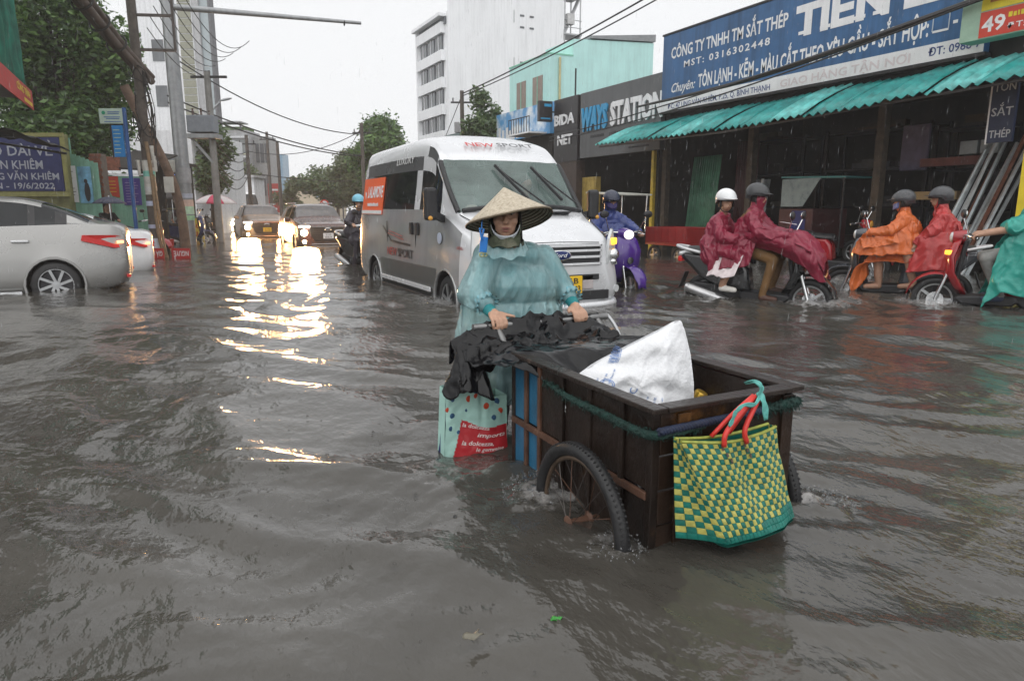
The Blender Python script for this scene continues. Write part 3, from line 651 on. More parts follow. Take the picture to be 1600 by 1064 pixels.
for k in range(26):
    for j in range(2):
        x0 = -.165 if j == 0 else .008; off = .04 if k % 2 else 0
        o = MB().bx(x0+off*(j==1)-.0, x0+.157-off*(j==0), -.015-.006*rnd.random(), .0, .15+k*.1, .235+k*.1) if False else None
        if bm_ is None: bm_ = MB().bx(-.078,.078,-.016,0,0,.085).build('brick', brick_m, t, bevel=.004); b_ = bm_
        else: b_ = bm_.copy(); COL.objects.link(b_)
        b_.parent = t; b_.location = (-.085+.17*j+(.03 if k % 2 else -.0)-.015, -.002-.008*rnd.random(), .15+k*.1)
t = cthing('poster_panel', 'green board panel with a red and a purple notice', 'panel', -11.6, 21)
for i in range(12): MB().bx(-.78+i*.118,-.665+i*.118,0,.04,GZ+.16,2.2-.003*i).build('plank', grn, t)
MB().bx(-.78,.64,-.03,-.004,2.205,2.25).build('rail', mt_white, t)
MB().add([(-.66,-.012,2.17),(-.2,-.012,2.17),(-.2,-.012,1.55),(-.42,-.012,1.6)],[(0,1,2,3)]).build('red_notice', M('notice_red',(.45,.05,.035),.5,var=.12), t, solid=.01)
mb = MB()
for k in range(4): mb.bx(-.52,-.28,-.022,-.019,1.72+k*.1,1.735+k*.1)
mb.build('notice_print', ylw, t); MB().bx(-.08,.45,-.02,-.006,1.33,2.12).build('purple_notice', M('notice_purple',(.06,.04,.22),.5,var=.2), t)
mb = MB()
for k in range(8): mb.bx(0,.2+.2*rnd.random(),-.025,-.021,1.42+k*.08,1.432+k*.08)
mb.build('notice_print', M('print_lilac',(.35,.3,.45),.5), t)
t = cthing('lean_to_roof', 'dark sagging lean-to roof above the notice panel', 'roof', -11.6, 21.6)
MB().add([(-.9,-.5,2.45),(.5,-.5,2.37),(.5,1.8,2.95),(-.9,1.8,3.1)],[(0,1,2,3)]).build('sheet', dim_w, t, solid=.05)
MB().bx(-.9,-.1,1.9,2.0,GZ+.16,2.6).build('back_wall', dim_w, t)
MB().bx(-.85,-.75,-.4,-.3,GZ+.16,2.44).bx(.4,.5,-.4,-.3,GZ+.16,2.36).build('post', post_m, t)
MB().bx(-.55,-.2,-.52,-.4,2.35,2.75).build('loose_brickwork', brick_m, t)
# neon kiosk
t = cthing('lit_kiosk', 'dark roadside kiosk hung with small coloured lights', 'kiosk', -13.35, 27)
MB().bx(-1.0,.15,.3,2.0,GZ+.16,2.9).build('wall', dim_w, t); MB().bx(-1.1,.35,-.2,2.0,2.9,3.0).build('roof', dim_w, t)
for i,(x,z,c) in enumerate([(-.25+.05*k,2.62,(1,.25,.05)) for k in range(5)]+[(-.1+.07*k,2.5,(.1,.25,1)) for k in range(6)]+[(.35,2.2-.1*k,(1,.65,.2)) for k in range(14)]):
    MB().ell((x+.12,.24,z),(.025,.025,.025),6,4).build('bulb', M('bulb_%d' % int(c[2]*100), c, .5, var=0, emit=c, estr=5), t)
# ---- net building at top left
netm = M('green_net',(.015,.16,.11),.85,var=.45,scale=2.5,bump=.6,bscale=9,streak=.4)
t = thing('scaffold_building', 'building front veiled in green scaffold netting', 'building', (-2.4, 17.5, 0))
rows = [[(-.04+.05*math.sin(y*9+z*.7)+.04*fbm((y,z,1),1.3), y, z) for z in np.linspace(3.85,9.5,22)] for y in np.linspace(-3.5,2.2,60)]
MB().grid(rows).build('net', netm, t, smooth=180, fix=False, solid=.01); MB().bx(-3.6,-.16,-3.5,2.15,3.7,9.5).build('wall', conc, t); MB().bx(-3.6,-3.3,-3.4,2.1,GZ+.16,3.7).build('rear_wall', conc, t)
t = thing('cloth_banner', 'red banner with yellow lettering along the bottom of the green net', 'banner', (-2.33, 17.5, 3.45))
MB().bx(-.01,.01,-3.4,2.15,0,.42).build('cloth', M('banner_red',(.42,.02,.02),.6,var=.15), t)
text('lettering','CÔNG TRÌNH',M('banner_yellow',(.75,.55,.04),.5),t,(.014,.1,.2),(0,1,0),UP,.15,1.7,.02); mb = MB(); [mb.bx(.011,.014,.9+.1*k,.97+.1*k,.05,.13) for k in range(11)]; mb.build('lettering', M('banner_yellow'), t)
MB().bx(-.06,-.015,-3.4,2.15,.3,.36).build('batten', frame_d, t)
t = cthing('fabric_canopy', 'drooping black fabric canopy above the blue banner', 'canopy', -12.2, 17.6)
rows = [[(-4+5.0*i/20, -1.6+1.9*j/8, 3.62-.95*(i/20)**2*.75-.25*(j/8)+.05*math.sin(i*1.7)+.03*math.sin(j*2+i)) for j in range(9)] for i in range(21)]
MB().grid(rows).build('fabric', M('canopy_black',(.02,.02,.022),.6,var=.4,bump=.3,bscale=12), t, smooth=180, solid=.02, fix=False)
MB().tube([(-4,-1.5,3.55),(.9,-1.5,2.8)],.03).tube([(-4,.3,3.35),(.9,.3,2.6)],.03).tube([(-3.6,.2,GZ+.16),(-3.6,.2,3.3)],.04).build('frame', frame_d, t)
# ---- bus stop
blue_p = M('blue_pole',(.02,.085,.26),.4,var=.2)
t = cthing('bus_stop_sign', 'blue bus stop pole with a pale plate and a blue route board', 'bus stop', -9.62, 17.7, GZ)
MB().tube([(0,0,0),(-.0,0,4.0)],.05,10).build('pole', blue_p, t, smooth=60)
MB().bx(-.62,-.02,-.03,.02,3.62,3.98).build('plate', M('plate_pale',(.50,.62,.54),.5,var=.06), t, bevel=.01)
MB().disc((-.5,-.036,3.88),(0,1,0),.045,16).build('round_mark', M('mark_green',(.03,.35,.2),.5), t); dashes_c = MB()
for k,(z,a,b) in enumerate([(3.9,-.4,-.1),(3.86,-.4,-.12),(3.78,-.5,-.1),(3.74,-.45,-.12),(3.67,-.5,-.08)]): dashes_c.bx(a,b,-.036,-.032,z-.01,z+.008)
dashes_c.build('print', M('print_blue',(.1,.2,.45),.5), t)
MB().bx(-.34,-.07,-.03,.02,2.82,3.58).build('route_board', M('board_blue',(.02,.22,.55),.45,var=.08), t, bevel=.006); mb = MB()
for k in range(7): mb.bx(-.31,-.12-.06*rnd.random(),-.036,-.032,2.92+k*.09,2.935+k*.09)
mb.build('print', M('print_lime',(.5,.6,.35),.5), t); MB().bx(-.39,-.365,-.02,.02,2.8,3.6).bx(-.36,0,-.01,.01,3.585,3.61).build('bracket', frame_d, t)
# ---- poles
con_p = M('pole_concrete',(.24,.235,.225),.8,var=.2,scale=5,bump=.3,streak=.3); gal = M('pole_galvanised',(.30,.31,.32),.45,metal=.5,var=.15,streak=.25); old_p = M('pole_old',(.10,.085,.075),.85,var=.3,scale=6,bump=.4)
t = cthing('utility_pole', 'dark concrete utility pole pasted with bills beside the bus stop', 'pole', -9.25, 17.9, GZ)
MB().tube([(0,0,0),(-.06,0,9)],[.13,.1],12).build('shaft', old_p, t, smooth=60)
MB().tube([(0,0,1.9),(-.01,0,2.75)],.137,12).build('whitewash_band', M('old_white',(.5,.49,.46),.8,var=.25,col2=(.2,.18,.16),c2=.55), t, smooth=60)
for i,(z,h,c) in enumerate([(2.35,.14,(.2,.5,.42)),(1.62,.12,(.45,.5,.65)),(1.05,.1,(.4,.42,.55)),(.5,.3,(.5,.53,.6)),(2.0,.1,(.5,.5,.5))]):
    MB().lathe([(.142,0),(.142,h)],12,(0,0,z)).build('bill', M('bill_%d'%i,c,.7,var=.15), t, smooth=60)
MB().tube([(.25,-.1,.2),(.14,-.12,1.0),(.12,-.12,2.2),(.06,-.12,3.2)],.045,8,k=3).tube([(.33,-.1,.2),(.24,-.12,.9),(.16,-.12,2.4)],.03,8,k=3).build('conduit', M('conduit_tan',(.22,.15,.09),.7,var=.25), t, smooth=60)
mb = MB()
for z in (5.4,6.2): mb.beam((-.05,0,z),(.9,.1,z),.06,.06)
mb.beam((.9,.1,5.4),(.9,.1,6.9),.05,.05); mb.build('cross_arm', M('rust_iron',(.09,.075,.07),.7,var=.3), t)
mb = MB()
for k in range(26):
    a = rnd.uniform(0,6.28); z = rnd.uniform(3.2,5.2); r_ = rnd.uniform(.14,.26); mb.tube([(r_*math.cos(a+q),r_*.8*math.sin(a+q),z+rnd.uniform(-.25,.25)-.12*q) for q in (0,.8,1.6,2.4)], .012, 5, k=3)
for k in range(10): mb.tube([(.12,-.1,4.6+.1*k*.3),(.25+rnd.uniform(-.1,.1),-.1,4.0),(.2+rnd.uniform(-.1,.15),-.12,3.0+rnd.uniform(-.3,.3))],.01,5,k=3)
mb.build('cable_tangle', M('cable_black',(.02,.019,.018),.6,var=.3), t, smooth=60)
for x,z in ((-.2,2.75),(.22,2.85),(.18,3.1)): MB().tube([(x,-.12,z),(x+.02,-.12,z-.38)],[.05,.03],6).build('rag', M('rag_white',(.5,.48,.44),.8,var=.2), t)
cabm = M('cable_brown',(.13,.105,.09),.75,var=.3,scale=3,streak=.1)
t = thing('cable_bundle', 'thick bundle of taped cables running down past the tree to the poles', 'cable bundle', (0,0,0))
for i in range(9):
    ox, oz = rnd.uniform(-.14,.14), rnd.uniform(-.14,.14)
    MB().tube([P(-8.75+ox,13.5,6.15+oz),P(-9.35+ox,16.2,5.55+oz),P(-9.35+ox*.7,17.4,4.95+oz*.7),P(-9.25+ox*.6,18.4,4.45+oz*.6)],.065+.04*rnd.random(),7,k=6).build('cable', cabm, t, smooth=60)
mb = MB()
for q in ((-9.13,15.1,5.84),(-9.3,15.9,5.64),(-9.37,16.6,5.38),(-9.36,17.2,5.06)):
    p = Vector(P(*q)); mb.torus(p, Vector(P(-9.35,17.4,4.95))-Vector(P(-9.35,16.2,5.55)), .23, .025, 14, 6)
mb.build('tape', M('cable_black'), t)
t = cthing('utility_pole', 'old brown leaning timber pole between the pasted pole and steel pole', 'pole', -10.05, 20.5, GZ)
MB().tube([(-.75,-.5,4.9),(.15,0,2.2),(.3,.1,0)],[.13,.13,.15],10,k=4).build('shaft', M('brown_timber',(.14,.09,.065),.8,var=.35,scale=5,bump=.3), t, smooth=60)
MB().bx(-.05,.2,-.2,-.1,2.0,2.45).build('meter_box', M('box_cream',(.5,.49,.45),.6,var=.1), t, bevel=.01)
t = cthing('steel_mast', 'tall galvanised steel mast with a long arm over the road', 'mast', -11.25, 24, GZ)
MB().tube([(0,0,0),(-.02,0,10)],[.25,.20],14).build('shaft', gal, t, smooth=60)
ang = R(27.06)
MB().tube([(0,0,8.02),(.6,.2,8.02),(5.75,2.6,8.16)],[.10,.10,.055],10).build('arm', gal, t, smooth=60); MB().torus((5.2,2.35,8.1),(.9,.4,0),.08,.02,14,6).build('lamp_clip', frame_d, t)
for z,h,c in ((1.35,.28,(.45,.62,.45)),(1.62,.22,(.6,.42,.35)),(1.15,.16,(.3,.5,.3)),(1.9,.15,(.4,.42,.5)),(2.4,.5,(.33,.33,.34))): MB().lathe([(.253,0),(.252,h)],14,(0,0,z)).build('bill', M('bill_m%d'%int(z*10),c,.7,var=.2), t, smooth=60)
MB().bx(-.42,-.16,-.2,.0,2.75,3.15).build('meter_box', M('box_cream'), t, bevel=.01); MB().bx(-.3,-.2,-.25,-.15,1.75,2.05).build('meter_box', M('box_cream'), t, bevel=.01)
t = cthing('transformer_pole', 'grey transformer box held on a braced pole behind the steel mast', 'pole', -11.0, 26, GZ)
MB().tube([(0,0,0),(0,0,6.4)],[.14,.11],10).build('shaft', con_p, t, smooth=60); MB().bx(-.75,.2,-.35,.2,4.25,4.85).build('transformer', M('trafo_grey',(.20,.22,.25),.5,var=.12), t, bevel=.03)
MB().bx(-.8,.3,-.38,.22,4.05,4.2).build('platform', gal, t); MB().beam((-.7,-.1,4.05),(0,-.1,3.2),.08,.08).build('brace', gal, t); mb = MB()
for x in (-.6,-.3,0): mb.lathe([(.03,0),(.05,.05),(.025,.1),(.05,.15),(.025,.2),(.04,.26)],8,(x,-.08,4.85))
mb.build('insulator', M('insulator_brown',(.1,.06,.05),.3), t); MB().beam((-.6,0,6.2),(.7,0,6.2),.08,.08).build('cross_arm', frame_d, t)
def upole(x, y, h, lab, arms=True, r=.12):
    t = cthing('utility_pole', lab, 'pole', x, y, GZ); MB().tube([(0,0,0),(0,0,h)],[r,r*.75],10).build('shaft', old_p, t, smooth=60)
    if arms:
        mb = MB(); mb.beam((-.5,0,h-.5),(.5,0,h-.5),.07,.07)
        for k in (-.4,0,.4): mb.tube([(k,0,h-.46),(k,0,h-.3)],.03,6)
        mb.build('cross_arm', frame_d, t)
    return t
upole(-8.05, 38, 6.0, 'dark pole standing beside the round dark tree')
upole(-18.28, 70, 5.8, 'far short pole in front of the hazy trees', False)
upole(-15.0, 40, 5.6, 'dark pole before the grey concrete building'); upole(-16.6, 48, 6.6, 'thin far pole beside the grey building edge'); upole(-14.6, 44, 5.6, 'far pole with lamps left of the red sign', False)
t = upole(0,0,6.7,'short dark pole with junction boxes above the van roof'); t.location = (12.6, 29.6, GZ)
MB().bx(-.35,-.12,-.12,.12,4.9,5.35).build('junction_box', M('box_grey',(.3,.3,.31),.6), t, bevel=.02); MB().bx(.12,.38,-.12,.12,4.8,5.1).build('junction_box', M('box_grey'), t, bevel=.02)
t = cthing('street_lamp', 'curved street lamp rising above the grey building', 'street lamp', -16.95, 40, GZ)
MB().tube([(0,0,0),(0,0,6.2),(.15,0,6.9),(.6,0,7.35)],.055,8,k=4).build('pole', gal, t, smooth=60); MB().ell((.95,0,7.5),(.38,.12,.07),12,6,0,Matrix.Rotation(-.2,3,'Y')).build('lamp_head', gal, t, smooth=180)
t = cthing('street_lamp', 'small far street lamp in front of the hazy trees', 'street lamp', -12.3, 60, GZ)
MB().tube([(0,0,0),(0,0,4.0),(-.2,0,4.5),(-1.2,0,4.85)],.05,8,k=4).build('pole', gal, t, smooth=60); MB().ell((-1.5,0,4.85),(.35,.1,.06),10,5).build('lamp_head', gal, t, smooth=180)
# ---- wires
wm = M('wire_black',(.025,.025,.027),.6,var=.2)
def wire(p, q, sag, r, lab, n=16):
    p, q = Vector(p), Vector(q); pts = [p.lerp(q, i/n)+Vector((0,0,-sag*4*(i/n)*(1-i/n))) for i in range(n+1)]
    tag(MB().tube(pts, r, 6).build('power_line', wm, None, smooth=180), lab, 'wire', 'overhead power lines')
wire((12.6,29.6,6.25),(12.9,5.2,8.4),.35,.025,'long black wire crossing above the mint house to the blue signboard')
wire((12.6,29.6,6.15),(12.9,5.2,8.2),.4,.02,'lower of the twin wires crossing above the mint house')
wire((12.6,29.6,6.2),P(-9,75,4.9),.3,.02,'thin wire running from the junction pole behind the van roof')
for k in range(2): wire((12.75,22.0,3.72-.12*k),(12.3,4.0,4.98+.12*k),.2+.16*k,.018,['upper','lower'][k]+' black cable sagging across the blue signboard lettering')
tag(MB().tube([(12.8,17,4.15),(12.6,13,4.17),(12.5,10,4.38),(12.4,6,4.8),(12.3,4,5.1)],[.03,.05,.06,.05,.05],8,k=4).build('cable_bundle', wm, None, smooth=180), 'black cable bundle twisted in front of the signboard address strip', 'cable bundle')
wire(P(-13,27,7.0),P(-8.05,38,5.1),.7,.025,'upper wire sagging from the steel mast to the far pole')
wire(P(-13,27,5.4),P(-8.05,38,4.0),.35,.028,'middle wire sagging from the transformer to the far pole'); wire(P(-13,27,5.15),P(-8.05,38,3.95),.38,.028,'lower wire sagging from the transformer to the far pole')
wire(P(-15,40,4.4),P(-8.05,38,5.3),.6,.02,'thin wire strung between the two far poles'); wire(P(-15,40,3.2),P(-8,60,4.0),.5,.025,'low far wire with a dark lump')
wire(P(-18.28,70,5.2),P(-8.05,38,5.5),.5,.02,'thin wire rising to the top of the far pole')
for k in range(7):
    wire(P(-9.0+.1*k,18,5.6+.25*k),P(-11.2+.3*k,26,5.9+.2*k),.3+.1*k,.012,'thin wire between the pasted pole and the transformer, %s from the bottom' % 'first second third fourth fifth sixth seventh'.split()[k])
for k in range(5): wire(P(-11.0,26,4.2-.35*k),P(-15.0,40,4.4-.3*k),.5+.1*k,.02,'thin wire looping from the transformer pole to the grey building, %s from the top' % 'first second third fourth fifth'.split()[k])
# ---- far buildings
hz = M('far_white',(.76,.77,.79),.8,var=.08,streak=.2); hz2 = M('far_grey',(.42,.42,.43),.8,var=.15,streak=.25); hzd = M('far_dark',(.13,.13,.14),.6,var=.2); tile_m = M('far_tile',(.27,.27,.21),.6,var=.1)
t = cthing('tall_building', 'tall narrow white building with a tiled strip behind the poles', 'building', -22.8, 50, GZ)
MB().bx(-3.0,.9,0,1.2,0,20).build('wall', hz, t); MB().bx(.9,1.35,.1,1.2,0,20).build('grey_column', hz2, t)
for k in range(26): MB().bx(-.02,.85,-.05,-.003,6.3+k*.5,6.74+k*.5).build('tile', tile_m, t)
MB().bx(1.36,1.9,.3,1.0,0,18).build('glass_wall', M('far_glass',(.35,.4,.42),.2,var=.1), t); MB().bx(1.9,2.05,.3,1.0,0,18).build('corner_column', hzd, t)
for k in range(3): MB().bx(-2.0,-1.2,-.04,-.003,5.5+k*3,6.9+k*3).build('window', wgl, t)
t = cthing('grey_building', 'grey concrete block with big windows and a roof garden far down the street', 'building', -25.2, 60, GZ)
MB().bx(0,2.8,0,3,0,8.0).build('wall', hz2, t); MB().bx(2.8,4.2,1.2,3,0,7.6).build('side_block', M('far_concrete',(.4,.4,.4),.8,var=.15,streak=.2), t)
MB().bx(-.2,2.4,-.3,1.5,8.6,8.7).build('roof_canopy', hz2, t); MB().bx(0,.1,0,.1,8,8.6).bx(2.2,2.3,0,.1,8,8.6).build('canopy_post', hzd, t); MB().bx(.1,2.5,.2,2.5,8.003,8.3).build('planter', M('planter_green',(.10,.16,.06),.9,var=.6,scale=4), t)
for j in range(3):
    w = MB().bx(.35+j*.85,1.1+j*.85,-.05,-.003,6.1,7.2).build('window', M('far_pane',(.22,.24,.24),.15,var=.2), t); MB().bx(.3+j*.85,1.15+j*.85,-.08,-.052,6.0,6.1).build('sill', M('cream_trim',(.6,.6,.45),.6), w)
MB().bx(.4,2.6,-.05,-.003,3.0,4.0).build('window', M('far_pane'), t); MB().bx(.3,2.7,-.06,-.003,4.6,5.6).build('dark_band', hzd, t)
for j in range(3): MB().bx(3.0+j*.4,3.28+j*.4,1.14,1.196,5.4,7.0).build('window', hzd, t)
for z in (1.9,4.25,5.75,7.35): MB().bx(-.1,2.9,-.16,-.003,z,z+.16).build('floor_band', hz, t)
for j in range(3): MB().bx(3.0+j*.4,3.28+j*.4,1.14,1.196,2.6,4.4).build('window', hzd, t)
t = cthing('sliver_building', 'narrow white building with a blue glass edge beside a red sign', 'building', -24.6, 70, GZ)
MB().bx(0,1.45,0,2,0,6.7).build('wall', hz, t); MB().bx(1.45,1.75,.1,2,0,6.8).build('glass_edge', M('far_blue_glass',(.25,.38,.5),.2), t); MB().bx(.1,1.0,-.05,-.003,5.8,6.3).build('window', wgl, t)
t = cthing('red_sign', 'tall red vertical shop sign far down the street', 'sign', -20.9, 60, GZ); MB().bx(-.05,1.1,0,.15,.3,3.6).build('board', M('far_red',(.42,.05,.05),.5,var=.12), t)
mb = MB()
for k in range(6): mb.bx(.1,.5+.5*rnd.random(),-.02,-.003,1.0+k*.4,1.15+k*.4)
mb.build('print', mt_white, t)
t = cthing('beige_building', 'hazy beige building closing the far end of the street', 'building', -38.5, 120, GZ); MB().bx(0,7.5,0,10,0,6.4).build('wall', M('far_beige',(.5,.42,.3),.8,var=.1), t); MB().bx(-.3,7.8,-.3,10,6.403,6.7).build('cornice', M('far_beige'), t)
for j in range(4): MB().bx(.6+j*1.8,1.6+j*1.8,-.1,-.003,3.9,5.3).build('window', hzd, t)
t = cthing('low_house', 'low pale roofed house in front of the grey building', 'house', -19.3, 48, GZ); MB().bx(-2,1.6,0,2,0,3.6).build('wall', hz, t); MB().bx(-2.2,1.8,-.4,2,3.6,3.75).build('roof', hz2, t); MB().bx(-1.5,-.2,-.04,-.003,.2,2.4).build('opening_panel', hzd, t); MB().bx(.3,1.4,-.04,-.003,.2,2.4).build('opening_panel', M('lit_shop',(.5,.4,.25),.5,var=.3,emit=(1,.7,.35),estr=.6), t)  # flat panels for openings: interior shade as dark colour, one made to glow
t = cthing('brown_house', 'narrow grey house with a rusty brown panel behind the transformer', 'house', -17.2, 36, GZ); MB().bx(-2.2,1.2,0,1.5,0,4.6).build('wall', hz2, t); MB().bx(.5,1.25,-.08,-.003,3.4,4.3).build('rusty_panel', M('rusty_panel',(.22,.09,.05),.7,var=.3), t)
for k in range(2): MB().bx(-1.8+k*1.4,-.9+k*1.4,-.04,-.003,.3,2.4).build('opening_panel', hzd, t)  # dark panels carry the shade of the shop interiors
t = cthing('pale_house', 'pale house half hidden by the big dark tree', 'house', -19.5, 32, GZ); MB().bx(-3,5.0,0,6,0,5.0).build('wall', hz, t); w = MB().bx(3.2,4.6,-.04,-.003,2.6,3.8).build('window', wgl, t); MB().bx(3.2,4.6,-.07,-.042,3.15,3.2).bx(3.87,3.93,-.07,-.042,2.6,3.8).build('frame', hz, w)
# far end masses
t = cthing('far_shop_row', 'hazy row of low shops on the far right of the street', 'building', -9, 64, GZ); MB().bx(0,8,0,8,0,3.4).build('wall', hz, t); MB().bx(-.2,8.2,-.8,0,2.5,2.7).build('canopy', hz2, t)
for k in range(5): MB().bx(.3+k*1.5,1.4+k*1.5,-.05,-.003,.3,2.3).build('opening_panel', hzd, t)  # shaded openings drawn as dark panels on the wall
t = cthing('advert_board', 'far hazy blue and white advertising board', 'billboard', -24.0, 95, GZ); MB().bx(-2.6,1.6,0,.2,3.0,4.9).build('board', skyboard(), t); MB().bx(-2,-1.8,.05,.15,0,3.0).bx(.8,1.0,.05,.15,0,3.0).build('post', frame_d, t)
t = cthing('road_sign', 'round no entry road sign in front of the far trees', 'road sign', -9.7, 36, GZ)
MB().tube([(0,.03,0),(0,.03,2.0)],.03,8).build('post', gal, t); MB().disc((0,-.01,1.75),(0,1,0),.24,20,.02).build('plate', M('sign_red'), t); MB().disc((0,-.03,1.75),(0,1,0),.17,20,.01).build('white_field', mt_white, t); MB().obx((0,-.04,1.75),(.36,.005,.05),(0,R(45),0)).build('bar', M('sign_red'), t)
t = cthing('road_sign', 'white rectangular road sign beside the dark pole', 'road sign', -7.2, 37, GZ); MB().tube([(0,.03,0),(0,.03,3.2)],.03,8).build('post', gal, t); MB().bx(-.3,.3,-.01,.02,2.2,3.3).build('plate', mt_white, t); MB().bx(-.24,.1,-.014,-.011,2.3,3.2).build('print', hz2, t)
# ================================================================ VEHICLES
glass_d = M('glass_dark', (.014,.016,.018), .05, var=.2, scale=2, spec=.3, rvar=.02)
blk = M('black_plastic', (.018,.018,.02), .45, var=.2, scale=15)
chrome = M('chrome', (.62,.63,.64), .15, metal=1, var=.1, rvar=.05)
rubber = M('tyre_rubber', (.016,.016,.017), .5, var=.3, scale=18, bump=.2)
alloy = M('alloy', (.42,.43,.44), .3, metal=.8, var=.12)
lens = M('lamp_lens', (.55,.57,.58), .08, var=.1, spec=.8)
red_l = M('tail_red', (.35,.012,.012), .12, var=.15, emit=(.8,.03,.02), estr=.12)
amber_on = M('amber_on', (.9,.4,.03), .2, var=0, emit=(1,.45,.04), estr=1.6)
head_on = M('headlight_on', (1,.9,.7), .2, var=0, emit=(1,.72,.36), estr=80)
def wheel(par, c, r, w, side=1, spokes=7, name='wheel', mat=None, rimr=.66):
    """axle along local x; side = direction the rim faces"""
    c = Vector(c); o = MB().lathe([(r*.68,-w/2),(r*.9,-w/2),(r*.985,-w*.36),(r,0),(r*.985,w*.36),(r*.9,w/2),(r*.68,w/2)],30,c,(1,0,0)).build(name, rubber, par, smooth=50)
    mb = MB().lathe([(r*.69,w*.5*side),(r*.66,w*.36*side),(r*.6,w*.2*side),(r*.05,w*.14*side)],28,c,(1,0,0)); mb.build('rim', M('rim_inner',(.05,.05,.055),.4,metal=.5), o, smooth=40)
    mb = MB()
    for i in range(spokes):
        a = 2*math.pi*i/spokes; d = Vector((0,math.cos(a),math.sin(a))); d2 = Vector((0,math.cos(a+.3),math.sin(a+.3)))
        mb.beam(c+Vector((side*w*.40,0,0))+d*r*.1, c+Vector((side*w*.42,0,0))+d2*r*.66, r*.11, w*.08, (1,0,0))
    mb.lathe([(r*.17,w*.3*side),(r*.15,w*.46*side),(0.001,w*.47*side)],14,c,(1,0,0)); mb.torus(c+Vector((side*w*.42,0,0)),(1,0,0),r*.665,r*.03,28,6)
    mb.build('spokes' if False else 'hub', mat or alloy, o, smooth=40)
    return o
def shell(st, kl=5, kr=3, arches=(), arch_r=.36):
    """st: stations (y, zb, hb, zm, hm, zbelt, hbelt, zedge, hedge, ztop). returns refined grid [i][j] of (x,y,z), half ring mirrored"""
    st = cr(st, kl); G = []
    for (y,zb,hb,zm,hm,zl,hl,ze,he,zt) in st:
        ring = [(0,zb),(hb*.8,zb),(hb,zb+.09),(hm,zm),(hl,zl),(hl+(he-hl)*.5,zl+(ze-zl)*.5),(he,ze),(he*.8,ze+(zt-ze)*.72),(he*.4,ze+(zt-ze)*.95),(0,zt)]
        ring = cr(ring, kr); half = [(float(a),float(y),float(b)) for a,b in ring]
        G.append([(-a,b,c) for a,b,c in half[::-1]]+half[1:][::1] if False else [(a,b,c) for a,b,c in half]+[(-a,b,c) for a,b,c in half[::-1][1:]])
    return G
def car_parts(G, kr, paint, par, pick, arches, arch_r, mats):
    """pick(y, ctrl, side) -> part name for the cell; arches: list of y,z of wheel centres"""
    H = 9*kr; parts = {}
    n = len(G[0])
    for i in range(len(G)-1):
        for j in range(n-1):
            q = [G[i][j], G[i][j+1], G[i+1][j+1], G[i+1][j]]; c = [sum(p[k] for p in q)/4 for k in range(3)]
            jj = j+.5 if j < H else 2*H-(j+.5); ctrl = jj/kr; side = 1 if j < H else -1
            if ctrl < 5 and abs(c[0]) > .45 and any(all(math.hypot(p_[1]-ay, p_[2]-az) < arch_r+.001 for p_ in q) for ay, az in arches): continue
            if ctrl < 6 and abs(c[0]) > .45:
                q2 = []
                for p_ in q:
                    for ay, az in arches:
                        d_ = math.hypot(p_[1]-ay, p_[2]-az)
                        if d_ < arch_r: p_ = (p_[0], ay+(p_[1]-ay)/d_*arch_r, az+(p_[2]-az)/d_*arch_r)
                    q2.append(p_)
                q = q2
            k = pick(c[1], ctrl, side, c); parts.setdefault(k, MB()).add(q, [(0,1,2,3)])
    ends = MB().add(G[0], [tuple(range(n-1))]).add(G[-1], [tuple(range(n-1))[::-1]])
    parts['body'].v += []; b = parts['body']; k = len(b.v); b.v += ends.v; b.f += [tuple(x+k for x in f) for f in ends.f]; b.mi += [0,0]
    out = {}
    for k, mb in parts.items():
        nm = k.split('#')[0]; out[k] = mb.build(nm, mats.get(nm, paint), par, smooth=38)
    # arch lips and liners
    for ay, az in arches:
        for s in (1,-1):
            hw = max(abs(p[0]) for r_ in G for p in r_ if abs(p[1]-ay) < .3 and p[2] < az+arch_r+.1)
            MB().torus((s*(hw-.012),ay,az),(1,0,0),arch_r,.022,22,6,0,0,360).build('wheel_arch', mats.get('lip', paint), par, smooth=60)
            MB().lathe([(arch_r,hw-.02),(arch_r,hw-.45),(0.01,hw-.45)],22,(0,ay,az),(s,0,0)).build('wheel_well', blk, par)
    return out
# ---------------------------------------------------------------- the van
silver = M('van_silver', (.66,.67,.69), .26, metal=.25, var=.05, scale=1.5, coat=.5, streak=.05)
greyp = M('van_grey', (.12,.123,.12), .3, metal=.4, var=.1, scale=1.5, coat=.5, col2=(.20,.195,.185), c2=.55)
vw = thing('passenger_van', 'silver passenger van driving through the flood behind the hat wearer', 'van', (4.43, 8.56, GZ)); vw.scale = (1.05,1,1)
# y, zb, hb, zm, hm, zbelt, hbelt, zedge, hedge, ztop
st = [(-1.13,.34,.62,.5,.78,.80,.70,.98,.55,1.02),(-1.08,.30,.80,.52,.90,.86,.84,1.10,.70,1.14),(-.95,.27,.93,.55,.99,.95,.93,1.20,.80,1.24),(-.6,.26,.97,.6,1.01,1.12,.97,1.36,.83,1.42),
      (-.22,.26,.98,.65,1.02,1.28,.98,1.50,.90,1.55),(.05,.26,.98,.7,1.02,1.34,.98,1.76,.90,1.80),(.36,.26,.98,.75,1.02,1.36,.98,2.10,.89,2.15),(.55,.26,.98,.75,1.02,1.36,.985,2.30,.87,2.36),(.85,.26,.98,.75,1.02,1.36,.985,2.42,.85,2.56),(1.5,.26,.98,.75,1.02,1.36,.985,2.47,.84,2.65),
      (3.0,.26,.98,.75,1.02,1.36,.985,2.47,.83,2.63),(4.1,.28,.98,.75,1.02,1.36,.985,2.45,.82,2.60),(4.38,.32,.97,.75,1.0,1.36,.97,2.36,.80,2.50)]
G = shell(st, 6, 3)
